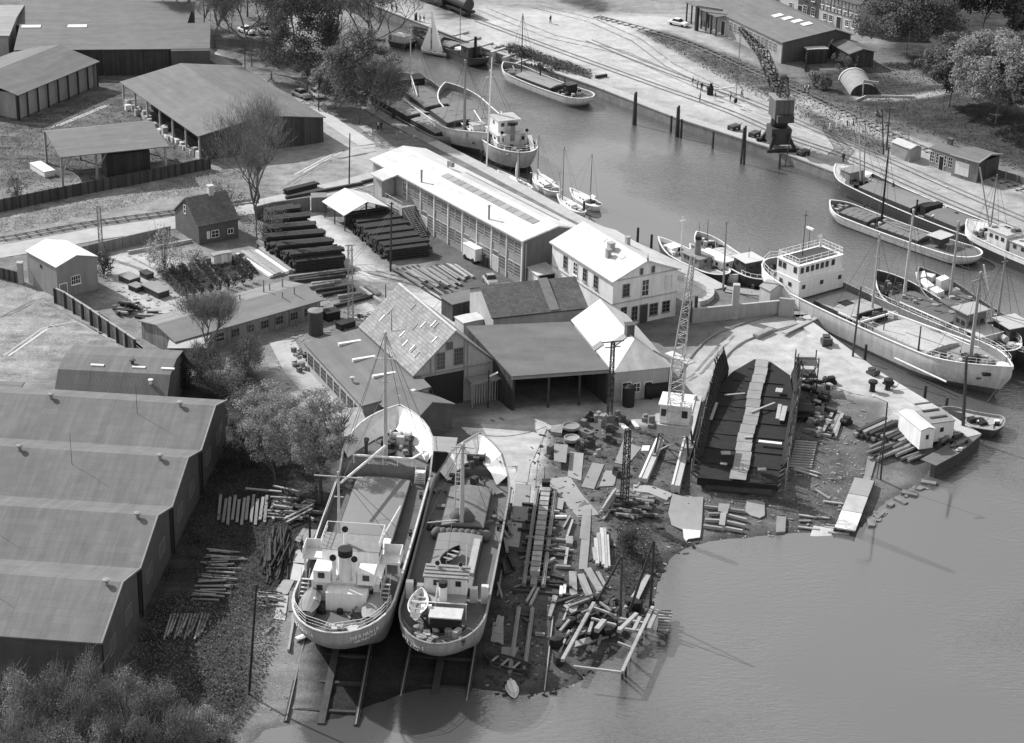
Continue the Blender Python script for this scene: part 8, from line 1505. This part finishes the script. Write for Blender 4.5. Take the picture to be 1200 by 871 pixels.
MB().beam((0, 0, 0), (2.2, 1.2, 4.4), .35, .2); seg('leaning_spar', (961, 69), (974, 68), .35, .3, LWOOD, 'pale spar leaning up beside the dark yard fence', 'spar', None, 0, 3.6)
# timber bays (pile jetty) along the upper far quay
for k in range(6):
    x, y = 540+k*14.5, 41+k*6.5; b = MB(); b.cbox((0, 0, -1.0), 4.4, .5, 1.4, .9); ob('jetty_bay', b, CONC, at(x, y), 0, 'pale cross wall of the bays behind the far quay tug', 'cross wall', 'cross walls of the far quay bays')
# wagons
def wagon(label, x, y, toward, tank=False, m=BLACK):
    p = G(x, y); o = empty('railway_wagon', p, frame(p, G(*toward)), label, 'railway wagon'); MB().box(-4.2, 4.2, -1.3, 1.3, .8, 1.15).build('chassis', BLACK, o)
    if tank: MB().tube((-3.8, 0, 2.5), (3.8, 0, 2.5), 1.25, 1.25, 14).build('tank', m, o)
    else: MB().box(-4.0, 4.0, -1.3, 1.3, 1.15, 3.0).build('body', m, o); MB().box(-4.1, 4.1, -1.4, 1.4, 3.0, 3.15).build('roof', STEEL, o)
    for sx in (-2.6, 2.6):
        for sy in (-.85, .85): MB().tube((sx, sy-.07, .48), (sx, sy+.07, .48), .48, .48, 10).build('wheel', STEEL, o)
wagon('dark tank wagon at the right end of the wagon row in the top corner', 538, 15, (552, 21), True, STEEL); wagon('dark closed wagon second from the right in the top wagon row', 510, 5, (524, 10), False, STEEL)
wagon('dark closed wagon at the left end of the top wagon row', 484, -4, (498, 1), False, BLACK)
def cart(label, x, y, m=STEEL):
    o = empty('hand_cart', G(x, y), random.uniform(.5, 1), label, 'cart'); MB().box(-1.1, 1.1, -.6, .6, .5, 1.0).build('bed', m, o); 
    for sx in (-.7, .7): 
        for sy in (-.6, .6): MB().tube((sx, sy-.06, .35), (sx, sy+.06, .35), .35, .35, 10).build('wheel', BLACK, o)
    MB().beam((1.1, 0, .5), (2.2, 0, .9), .08).build('drawbar', BLACK, o)
cart('dark loaded cart on the far quay left of the harbour crane', 860, 153); cart('dark low cart beside the foot of the harbour crane', 884, 161); cart('small dark cart right of the harbour crane', 941, 183)
seg('quay_beam', (698, 92), (711, 90), .5, .5, DWOOD, 'dark beam lying alone on the far quay', 'beam')
seg('carried_spar', (839, 112), (860, 109), .25, .22, WHITE, 'long white spar held level by the quay workers', 'spar', None, 1.0, 1.0)
# ---- people
def person(label, x, y, rz=0., top=CLOTHD, legs=CLOTHD, h=1.75, stride=.12, arm=.15, group='people on the quays', at_=None):
    p = at_ if at_ is not None else G(x, y); o = empty('person', p, rz, label, 'person', group); s = h/1.75
    me_ = bpy.data.meshes.new('body'); V_ = [(0, 0, .95), (0, 0, 1.2), (0, 0, 1.42), (0, 0, 1.53), (0, .1, .92), (stride, .1, .5), (stride*.6, .11, .06), (stride*.6+.14, .11, .03), (0, -.1, .92), (-stride*.4, -.1, .5), (-stride*1.4, -.11, .06), (-stride*1.4+.14, -.11, .03), (0, .19, 1.40), (arm*.3, .25, 1.12), (arm+.1, .24, .88), (0, -.19, 1.40), (arm*.3, -.25, 1.12), (arm+.1, -.24, .88)]
    E_ = [(0, 1), (1, 2), (2, 3), (0, 4), (4, 5), (5, 6), (6, 7), (0, 8), (8, 9), (9, 10), (10, 11), (2, 12), (12, 13), (13, 14), (2, 15), (15, 16), (16, 17)]
    me_.from_pydata([(a*s, b_*s, c*s) for a, b_, c in V_], E_, []); bo = bpy.data.objects.new('body', me_); COL.objects.link(bo); bo.parent = o; sk = bo.modifiers.new('skin', 'SKIN'); rr = [.14, .14, .15, .06, .10, .075, .055, .05, .10, .075, .055, .05, .075, .055, .045, .075, .055, .045]
    for i, r_ in enumerate(rr): me_.skin_vertices[0].data[i].radius = (r_*s*1.05, r_*s*1.15)
    me_.skin_vertices[0].data[0].use_root = True; sb_ = bo.modifiers.new('s', 'SUBSURF'); sb_.levels = 1; sb_.render_levels = 1; me_.materials.append(legs)
    b = MB(); b.lathe((0, 0, .9*s), [(.17*s, 0), (.17*s, .2*s), (.20*s, .45*s), (.16*s, .54*s), (.07*s, .58*s)], 10); b.build('jacket', top, o, smooth=True)
    hd = MB(); hd.blob((.01, 0, 1.65*s), .095*s, .085*s, .125*s, 10, 8); hd.blob((.105*s, 0, 1.63*s), .02, .02, .03, 5, 4); hd.build('head', SKIN, o, smooth=True); hr = MB(); hr.blob((-.015, 0, 1.69*s), .1*s, .095*s, .1*s, 9, 6); hr.build('hair', CLOTHD, o, smooth=True); return o
for i, (x, y, t, lb) in enumerate([(811.5, 101, CLOTHD, 'person in dark clothes standing apart at the left of the quay work group'), (817, 104, CLOTHL, 'person in a pale jacket on the left of the quay work group'), (822, 107, CLOTHD, 'person in dark clothes in the middle of the quay work group'), (829, 110, CLOTHD, 'person in dark clothes beside the dark bin in the quay work group'),
    (820, 119, CLOTHL, 'person in a white shirt nearest the water in the quay work group'), (837.5, 118, CLOTHD, 'person in dark clothes at the left end of the white spar'), (855.5, 118.5, CLOTHL, 'person in pale clothes under the white spar'), (869.5, 115, CLOTHL, 'person in a white shirt beside the hanging crane hook'), (943, 109, CLOTHL, 'person in white on the railway left of a companion'), (947.5, 109, CLOTHL, 'person in white on the railway right of a companion'),
    (449, 8, CLOTHD, 'person at the far left end of the upper quay'), (459, 14, CLOTHD, 'left person of the pair on the upper quay'), (464.5, 15, CLOTHD, 'right person of the pair on the upper quay'), (487.5, 25.5, CLOTHD, 'left person of three on the quay above the dinghy'), (492, 27, CLOTHL, 'middle person of three on the quay above the dinghy'), (497, 27.5, CLOTHD, 'right person of three on the quay above the dinghy'),
    (645, 27.5, CLOTHD, 'lone person walking on the pale far ground'), (443, 153, CLOTHL, 'person in a white shirt under the weeping tree by the left quay'), (447, 153.5, CLOTHD, 'person in dark clothes under the weeping tree by the left quay'), (354, 647, CLOTHD, 'shipyard worker beside the deckhouse of the large coaster'), (1016, 230, CLOTHD, 'left person of two on the far quay behind the long dark barge'), (1046, 225, CLOTHD, 'right person of two on the far quay behind the long dark barge'), (754, 668, CLOTHD, 'worker on the mud above the shore staging'), (988, 190, CLOTHD, 'person on the far quay near the bow of the long dark barge')]):
    person(lb, x, y, random.uniform(0, 6), t, CLOTHD if i % 5 else CLOTHL, random.uniform(1.68, 1.82), random.uniform(.05, .2), random.uniform(0, .3))
b = MB(); b.cbox((0, 0, 0), 1.1, .9, 1.5); b.cbox((.1, 0, 1.5), .5, .5, .6); ob('work_bin', b, BLACK, G(832, 111), 0, 'dark machine box in the middle of the quay work group', 'machine')
# ================================================================ trees and growth
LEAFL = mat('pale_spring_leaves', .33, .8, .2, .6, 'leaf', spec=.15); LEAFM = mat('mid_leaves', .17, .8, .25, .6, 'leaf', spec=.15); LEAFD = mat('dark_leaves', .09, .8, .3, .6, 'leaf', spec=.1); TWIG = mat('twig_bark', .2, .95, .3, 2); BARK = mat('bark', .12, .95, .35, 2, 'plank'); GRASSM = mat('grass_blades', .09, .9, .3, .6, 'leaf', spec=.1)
BLOSS = mat('blossom', .5, .8, .2, .6, 'leaf', spec=.1)
def leaves(centers, sig, n_per, size, rs, flat=.0, outward=None):
    Cn = np.repeat(np.array(centers), n_per, 0); N = len(Cn); off = rs.normal(0, 1, (N, 3)); off /= np.linalg.norm(off, axis=1)[:, None]+1e-9; off *= (rs.uniform(0, 1, (N, 1))**.45)*np.array(sig)
    P = Cn+off; nrm = rs.normal(0, 1, (N, 3)); nrm[:, 2] = np.abs(nrm[:, 2])+.35; nrm = nrm+off/np.linalg.norm(sig)*1.2; nrm /= np.linalg.norm(nrm, axis=1)[:, None]
    a = np.cross(nrm, rs.normal(0, 1, (N, 3))); a /= np.linalg.norm(a, axis=1)[:, None]+1e-9; b = np.cross(nrm, a); s = size*rs.uniform(.55, 1.3, (N, 1))/2
    V = np.stack([P-a*s, P-b*s*.62, P+a*s, P+b*s*.62], 1).reshape(-1, 3); return V
def leafmesh(name, V, m, parent):
    me_ = bpy.data.meshes.new(name); N = len(V)//4; me_.vertices.add(len(V)); me_.vertices.foreach_set('co', V.astype(np.float32).ravel()); me_.loops.add(4*N); me_.loops.foreach_set('vertex_index', np.arange(4*N)); me_.polygons.add(N); me_.polygons.foreach_set('loop_start', np.arange(0, 4*N, 4)); me_.polygons.foreach_set('loop_total', np.full(N, 4)); me_.update(); me_.materials.append(m)
    o = bpy.data.objects.new(name, me_); COL.objects.link(o)
    if parent: o.parent = parent
    return o
def skeleton(b, rs, H, spread, trunk_h, r0, depth=4, up=.55, nb=3, tw=1.0):
    tips = []
    def br(p, d, ln, r, k):
        n_ = 2 if k else 3; q = p
        for i in range(n_):
            d2 = (d+Vector(rs.normal(0, .12, 3))).normalized(); d2.z += .04; q2 = q+d2*(ln/n_); b.tube(q, q2, r*(1-.22*i), r*(1-.22*(i+1)), 6 if k < 2 else 3, cap=False); q, d = q2, d2
            if k >= 1: tips.append(tuple(q))
        if k >= depth: return
        for j in range(nb+(1 if k == 0 else 0)+(rs.rand() < .4)):
            a = rs.uniform(0, 2*math.pi); s_ = spread*rs.uniform(.55, 1.15); nd = Vector((math.cos(a)*s_, math.sin(a)*s_, up+rs.uniform(-.15, .35))); nd = (nd+d*.7).normalized(); br(q if rs.rand() < .6 else p.lerp(q, rs.uniform(.55, .95)), nd, ln*rs.uniform(.55, .8), r*.52, k+1)
    br(Vector((0, 0, -.2)), Vector((0, 0, 1)), trunk_h, r0, 0); return tips
def tree(label, base, top, width_px, kind='leafy', m=None, seed=1, trunk=None, n=5200, leaf=.42, group=None, name='tree', th=None, rootz=None):
    p = G(*base); H_ = upm(p, base[1]-top); s_ = (p-Vector((0, 0, CAMH))).length/FPX; Wd = width_px*s_; rs = np.random.RandomState(seed); o = empty(name, p, rs.uniform(0, 6), label, 'tree', group)
    bare = kind == 'bare'; th = th if th is not None else (.22 if not bare else .2); rdiv = 1.0
    for pass_ in range(2):
        rs = np.random.RandomState(seed); b = MB(); tips = skeleton(b, rs, H_, .75 if not bare else .55, H_*th, ((H_*.016+.12) if not bare else H_*.016+.12)/rdiv, 4 if not bare else 5, .5 if not bare else .8, 3, 1)
        T_ = np.array(tips); ctr = T_.mean(0); rdiv = max(1, (Wd/2)/np.percentile(np.abs(T_[:, :2]-ctr[:2]), 97)*(.72 if not bare else .95))
    T_ = np.array(tips); V_ = np.array(b.v); ctr = T_.mean(0)
    sx = (Wd/2)/np.percentile(np.abs(T_[:, :2]-ctr[:2]), 97)*(.72 if not bare else .95); sz = H_*(.93 if not bare else .99)/max(T_[:, 2].max(), .1)
    k = sms((V_[:, 2]-H_*th*.6)/(H_*.1)); sc_ = 1+(sx-1)*k; V_[:, 0] *= sc_; V_[:, 1] *= sc_; V_[:, 2] *= sz; T_[:, :2] *= sx; T_[:, 2] *= sz
    b.v = [tuple(v) for v in V_]; b.build('trunk', BARK, o)
    if bare:
        sel = T_[T_[:, 2] > H_*.35]; V = leaves(sel, (1.0, 1.0, .9), max(1, n//len(sel)), leaf, rs); leafmesh('crown', V, m or LEAFM, o)
        N = 6500; c_ = sel[rs.randint(0, len(sel), N)]+rs.normal(0, .45, (N, 3)); d = c_-np.array([0, 0, H_*.35]); d /= np.linalg.norm(d, axis=1)[:, None]; d = d+rs.normal(0, .38, (N, 3)); d[:, 2] += .25; d /= np.linalg.norm(d, axis=1)[:, None]; ln_ = rs.uniform(.5, 1.5, (N, 1)); sdv = np.cross(d, rs.normal(0, 1, (N, 3))); sdv = sdv/np.linalg.norm(sdv, axis=1)[:, None]*.02; leafmesh('twigs', np.stack([c_-sdv, c_+sdv, c_+sdv*.4+d*ln_, c_-sdv*.4+d*ln_], 1).reshape(-1, 3), TWIG, o)
    else:
        # clumps over an uneven crown volume plus limb tips
        cz = H_*(.60 if kind == 'leafy' else .5); rx, rz_ = Wd/2*.86, H_*(.40 if kind == 'leafy' else .45); C_ = []
        for i in range(95):
            v = rs.normal(0, 1, 3); v /= np.linalg.norm(v); r = rs.uniform(.35, 1.0)**.5*(1+.14*math.sin(3*v[0]*2+seed)+.10*math.sin(5*v[2]+seed*2)); C_.append((v[0]*rx*r, v[1]*rx*r, cz+v[2]*rz_*r*(1 if v[2] > 0 else .8)))
        cl = rx*.25; V = leaves(C_, (cl, cl, cl*.75), int(n*1.35)//95, leaf*1.3, rs); leafmesh('crown', V, m or LEAFM, o)
    return o
def bush(label, base, wpx, hpx, m=LEAFM, seed=1, n=1500, leaf=.3, name='shrub', group=None, stems=True, cat='shrub', depth_k=1.0):
    p = G(*base); s_ = (p-Vector((0, 0, CAMH))).length/FPX; Wd = wpx*s_; H_ = upm(p, hpx); rs = np.random.RandomState(seed); o = empty(name, p, 0, label, cat, group); C_ = []
    for i in range(34):
        v = rs.normal(0, 1, 3); v /= np.linalg.norm(v); r = rs.uniform(.3, 1)**.5*(1+.15*math.sin(4*v[0]+seed)); C_.append((v[0]*Wd*.42*r, v[1]*Wd*.42*r*depth_k, H_*.45+v[2]*H_*.42*r))
    cl = min(Wd, H_)*.16; leafmesh('foliage', leaves(C_, (cl, cl, cl), n//34, leaf, rs), m, o)
    if 'feathery' in label or 'willowy' in label or 'lowest row' in label:
        N = 1600; c_ = np.array(C_)[rs.randint(0, 34, N)]+rs.normal(0, .35, (N, 3)); d = rs.normal(0, .4, (N, 3)); d[:, 2] = 1; d /= np.linalg.norm(d, axis=1)[:, None]; ln_ = rs.uniform(.5, 1.7, (N, 1)); sdv = np.cross(d, rs.normal(0, 1, (N, 3))); sdv = sdv/np.linalg.norm(sdv, axis=1)[:, None]*.018; leafmesh('twigs', np.stack([c_-sdv, c_+sdv, c_+sdv*.4+d*ln_, c_-sdv*.4+d*ln_], 1).reshape(-1, 3), TWIG, o)
    if stems:
        b = MB()
        for i in range(14): a = rs.uniform(0, 6.28); r = rs.uniform(.2, .9)*Wd*.4; b.tube((0, 0, 0), (r*math.cos(a), r*math.sin(a), H_*rs.uniform(.6, 1.02)), .05, .02, 4, cap=False)
        b.build('stems', BARK, o)
    return o
tree('big half bare spring tree between the old cottage and the timber stacks', (303, 291), 122, 112, 'bare', LEAFL, 3, n=2600, leaf=.16, th=.16)
tree('round leafy tree beside the bow of the large coaster', (375, 590), 458, 80, 'leafy', LEAFL, 5, n=13000, leaf=.17, th=.3)
tree('leafy budding tree left of the round tree, behind the board heap', (322, 570), 455, 84, 'leafy', LEAFL, 6, n=13000, leaf=.16, th=.22)
tree('slender bare shrub tree in front of the low shed', (240, 425), 352, 52, 'bare', LEAFL, 8, n=500, leaf=.2)
bush('flowering round shrub beside the old cottage', (193, 318), 56, 54, LEAFL, 21, 2600, .25, cat='shrub'); bush('shrub right of the old cottage under the big bare tree', (265, 250), 50, 40, LEAFM, 22, 1500, .25); bush('dark shrub behind the lattice mast and tin shed', (122, 322), 26, 36, LEAFD, 23, 1200, .25)
bush('light shrub overhanging the timber stacks below the bare tree', (312, 282), 56, 44, LEAFM, 24, 1600, .25)
bush('blossoming low hedge behind the garden hut', (228, 304), 34, 13, BLOSS, 25, 700, .25)
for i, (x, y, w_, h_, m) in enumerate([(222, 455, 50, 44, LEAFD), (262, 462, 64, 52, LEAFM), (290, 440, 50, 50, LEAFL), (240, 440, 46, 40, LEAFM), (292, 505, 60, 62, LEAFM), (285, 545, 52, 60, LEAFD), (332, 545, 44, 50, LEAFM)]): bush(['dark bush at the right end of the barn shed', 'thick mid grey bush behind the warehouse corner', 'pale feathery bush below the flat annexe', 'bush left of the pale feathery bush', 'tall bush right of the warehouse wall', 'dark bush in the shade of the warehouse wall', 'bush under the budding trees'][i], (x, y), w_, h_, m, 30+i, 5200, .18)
# foreground shrubs in the lower left corner
for i, (x, y, w_, h_) in enumerate([(12, 872, 70, 84), (60, 860, 74, 72), (108, 868, 70, 98), (150, 862, 64, 72), (192, 866, 60, 78), (28, 905, 80, 70), (90, 910, 84, 68), (150, 905, 80, 62), (212, 900, 66, 64), (245, 870, 50, 40)]):
    bush(['feathery pale shrub at the lower left corner', 'second feathery shrub from the lower left corner', 'tall willowy shrub in front of the warehouse wall', 'feathery shrub right of the willowy shrub', 'shrub below the warehouse corner', 'leftmost shrub of the lowest row', 'second shrub of the lowest row', 'third shrub of the lowest row', 'fourth shrub of the lowest row', 'low shrub beside the footpath'][i], (x, y), w_*1.15, h_, LEAFL if i % 3 == 0 else LEAFM, 50+i, 6000, .17)
# trees along the upper left road
for i, (lb, x, y, tp, w_, k, m, sd) in enumerate([('bare trunked tree furthest left of the road row', 204, 24, -70, 70, 'bare', LEAFD, 101), ('second tree of the road row behind the storage sheds', 222, 36, -60, 60, 'bare', LEAFD, 102), ('thick trunked third tree of the road row', 238, 46, -60, 80, 'bare', LEAFD, 103), ('slim fourth tree of the road row', 252, 56, -30, 50, 'bare', LEAFD, 104), ('tall tree standing on the verge beside the road pole', 295, 78, -40, 90, 'bare', LEAFM, 105),
    ('massive dark tree over the parked cars', 359, 110, -8, 104, 'leafy', LEAFD, 106), ('weeping budding tree on the left harbour bank', 421, 145, 40, 92, 'leafy', LEAFM, 107), ('young tree right of the weeping tree on the left bank', 437, 156, 74, 50, 'bare', LEAFM, 108), ('spreading bare tree over the head of the harbour', 418, 84, -50, 120, 'bare', LEAFM, 109), ('leafy tree behind the massive dark tree', 345, 62, -70, 110, 'leafy', LEAFM, 110), ('leafy tree at the top beside the harbour head', 395, 40, -80, 100, 'leafy', LEAFM, 111), ('big tree at the top edge above the road', 290, 20, -90, 110, 'leafy', LEAFD, 112), ('drooping pale tree on the bank left of the weeping tree', 392, 128, 68, 58, 'leafy', LEAFL, 113)]):
    tree(lb, (x, y), tp, w_, k, m, sd, n=11000 if k == 'leafy' else 7000, leaf=.32)
for i, (x, y, w_, h_) in enumerate([(330, 75, 60, 30), (385, 95, 50, 30), (320, 50, 60, 34), (360, 90, 40, 24)]): bush(['undergrowth thicket beside the quay road, left', 'thicket at the foot of the weeping tree', 'thicket behind the parked white car', 'low thicket between the two thickets'][i], (x, y), w_, h_, LEAFM, 130+i, 1500, .34)
# upper right
for i, (lb, x, y, tp, w_, m, sd, n_) in enumerate([('bright round chestnut tree, the biggest on the grassy bank', 1166, 146, 36, 104, LEAFL, 201, 13000), ('smaller dark leafy tree left of the bright chestnut', 1112, 124, 46, 60, LEAFM, 202, 5000), ('broad leafy tree above the arched hut', 1062, 66, -25, 108, LEAFM, 203, 12000), ('dark tree at the top behind the broad leafy tree', 1105, 40, -80, 100, LEAFD, 204, 6000), ('dark tree behind the chestnut at the top', 1150, 44, -60, 90, LEAFD, 205, 6000), ('tree cut by the right picture edge', 1206, 158, 52, 56, LEAFL, 206, 4500), ('tree in front of the corner house in the upper right', 1196, 52, -10, 50, LEAFM, 207, 4000), ('dark tree behind the row of town houses', 1030, 22, -60, 80, LEAFD, 208, 5000)]):
    tree(lb, (x, y), tp, w_*1.2, 'leafy', m, sd, n=int(n_*1.6), leaf=.38, th=.22)
bush('round bright bush left of the arched hut', (953, 101), 18, 22, LEAFL, 210, 1200, .3); bush('round bush touching the bright bush left of the arched hut', (966, 105), 18, 22, LEAFM, 211, 1200, .3); bush('thicket behind the arched hut', (990, 80), 34, 20, LEAFM, 212, 1300, .3); bush('small weeds bush on the bank below the hut', (1028, 136), 10, 8, LEAFL, 213, 300, .25)
bush('dark slipway bush between the log heap and the shore staging', (737, 648), 26, 34, LEAFD, 214, 1500, .2); bush('scrubby bush on the far quay above the pale motor barge', (640, 82), 50, 10, LEAFM, 215, 1200, .35, depth_k=.6); bush('scrubby bush on the far quay left of the other scrub', (610, 68), 44, 12, LEAFD, 216, 1000, .35, depth_k=.6)
bush('small leafy bush inside the fence of the tall open shed', (20, 232), 26, 30, LEAFM, 217, 900, .25)
# hedge rows in the cottage garden
for k in range(9):
    a, b_ = (188+k*11.5, 316-k*1.8), (214+k*10.5, 347-k*3.0); p, q = G(*a), G(*b_); ln = (q-p).length; rs = np.random.RandomState(300+k); o = empty('garden_hedge', p, frame(p, q), 'clipped dark hedge row in the cottage garden', 'hedge', 'hedge rows in the cottage garden'); C_ = [(ln*rs.uniform(0, 1), rs.uniform(-.55, .55), rs.uniform(.1, .6)) for _ in range(150)]; leafmesh('foliage', leaves(C_, (.4, .28, .2), 26, .17, rs), LEAFM if k % 3 == 0 else LEAFD, o)
for k in range(9):
    x, y = 219+k*9.4, 352-k*2.6; bush('small pointed conifer in the row in front of the garden hedges', (x, y), 7, 15, LEAFD, 320+k, 500, .18, 'conifer', 'conifer row in the cottage garden', False, 'conifer')
# undergrowth carpets
def carpet(name, label, poly, n_, size, h, m, seed, clump=0):
    rs = np.random.RandomState(seed); P = np.array([[at(x, y).x, at(x, y).y] for x, y in poly]); lo, hi = P.min(0), P.max(0); pts = rs.uniform(lo, hi, (n_*4, 2)); ins = np.zeros(len(pts), bool)
    for i in range(len(P)):
        ax_, ay = P[i]; bx, by = P[(i+1) % len(P)]; ins ^= ((ay > pts[:, 1]) != (by > pts[:, 1])) & (pts[:, 0] < (bx-ax_)*(pts[:, 1]-ay)/((by-ay) if abs(by-ay) > 1e-9 else 1e-9)+ax_)
    pts = pts[ins][:n_]; d, _ = sdist(pts[:, 0], pts[:, 1]); pts = pts[d > .8]; z = gz_np(pts[:, 0], pts[:, 1]); nz_ = (np.sin(pts[:, 0]*.9+seed)+np.sin(pts[:, 1]*.7+pts[:, 0]*.4))*.25+.5; hh = h*nz_*rs.uniform(.2, 1.2, len(pts)); C_ = np.stack([pts[:, 0], pts[:, 1], z+np.maximum(hh, .05)], 1)
    V = leaves(C_, (.12, .12, .12), 1, size, rs); o = leafmesh(name, V, m, None); return tag(o, label, 'undergrowth', None, 'stuff')
carpet('undergrowth', 'weedy undergrowth below the warehouse corner', [(150, 770), (190, 700), (240, 700), (300, 690), (335, 720), (305, 800), (240, 900), (-20, 900), (-20, 800), (100, 800)], 15000, .26, .9, LEAFM, 401)
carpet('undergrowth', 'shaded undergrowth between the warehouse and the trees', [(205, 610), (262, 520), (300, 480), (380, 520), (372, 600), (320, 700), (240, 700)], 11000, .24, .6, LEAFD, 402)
carpet('grass', 'tufted grass on the bank under the chestnut trees', [(1015, 75), (1100, 70), (1250, 110), (1250, 222), (1160, 190), (1060, 150), (1010, 122)], 9000, .3, .25, GRASSM, 403)
carpet('grass', 'rough grass verge between the far quay tracks', [(745, 36), (790, 42), (1010, 125), (1070, 160), (1030, 182), (940, 140), (860, 100)], 7000, .3, .2, GRASSM, 404)
carpet('grass', 'tufted weeds at the slip shore', [(725, 600), (760, 610), (780, 650), (765, 690), (735, 700), (720, 650)], 3500, .2, .35, LEAFD, 405)
carpet('grass', 'weeds around the goods yard fence', [(-20, 262), (100, 238), (240, 204), (300, 192), (300, 205), (200, 232), (60, 262), (-20, 280)], 5000, .25, .25, LEAFL, 406)
carpet('grass', 'rough grass in the goods yard', [(0, 150), (140, 110), (230, 175), (225, 195), (0, 245)], 6000, .25, .2, GRASSM, 407)
carpet('undergrowth', 'dark scrub on the slope above the pale motor barge', [(560, 62), (600, 52), (650, 68), (692, 84), (694, 93), (660, 88), (600, 68)], 3500, .35, .7, LEAFD, 408)
# rubble and litter on the slips and the shore
def rubble(name, label, poly, n_, size, m, seed):
    rs = np.random.RandomState(seed); P = np.array([[at(x, y).x, at(x, y).y] for x, y in poly]); lo, hi = P.min(0), P.max(0); pts = rs.uniform(lo, hi, (n_*4, 2)); ins = np.zeros(len(pts), bool)
    for i in range(len(P)):
        ax_, ay = P[i]; bx, by = P[(i+1) % len(P)]; ins ^= ((ay > pts[:, 1]) != (by > pts[:, 1])) & (pts[:, 0] < (bx-ax_)*(pts[:, 1]-ay)/((by-ay) if abs(by-ay) > 1e-9 else 1e-9)+ax_)
    pts = pts[ins][:n_]; d, _ = sdist(pts[:, 0], pts[:, 1]); pts = pts[d > -1.0]; z = gz_np(pts[:, 0], pts[:, 1]); b = MB()
    for (x, y), zz in zip(pts, z):
        s_ = size*(rs.rand()**2.2*1.6+.25); b.cbox((x, y, zz-.03), s_*rs.uniform(.6, 2.6), s_*rs.uniform(.5, 1), s_*rs.uniform(.15, .6), rs.uniform(0, 3.14))
    o = b.build(name, m); return tag(o, label, 'rubble', None, 'stuff')
SLIPS = [(640, 500), (770, 500), (815, 575), (830, 632), (780, 655), (765, 700), (700, 780), (610, 812), (560, 800), (600, 560)]
MUD = [(300, 760), (345, 700), (365, 770), (335, 848), (290, 862)]
rubble('rubble', 'dark wood chips and scrap strewn over the slipways', SLIPS, 1800, .2, DWOOD, 501); rubble('rubble', 'pale wood chips strewn over the slipways', SLIPS, 700, .12, LWOOD, 502); rubble('rubble', 'mixed rubble around the ship frame and the right shore', [(815, 580), (935, 500), (960, 420), (1010, 470), (1030, 560), (1000, 610), (850, 635)], 1000, .16, WOOD, 503)
rubble('rubble', 'pale chips around the ship frame and the right shore', [(815, 580), (935, 500), (960, 420), (1010, 470), (1030, 560), (1000, 610), (850, 635)], 400, .12, LWOOD, 504); rubble('rubble', 'scrap along the cottage yard', [(110, 345), (240, 300), (300, 330), (180, 372)], 500, .22, WOOD, 505)
rubble('rubble', 'stones and litter on the mud left of the large coaster', MUD, 200, .1, LWOOD, 506); rubble('rubble', 'dark stones along the jetty shore', [(1030, 585), (1100, 545), (1110, 555), (1085, 575), (1040, 602), (1010, 620)], 420, .5, DCONC, 507)
rubble('rubble', 'scrap under the stacks between the low shed and the tiled workshop', [(340, 330), (440, 345), (440, 380), (380, 400), (320, 420), (345, 470), (380, 500), (330, 440)], 500, .22, WOOD, 508)
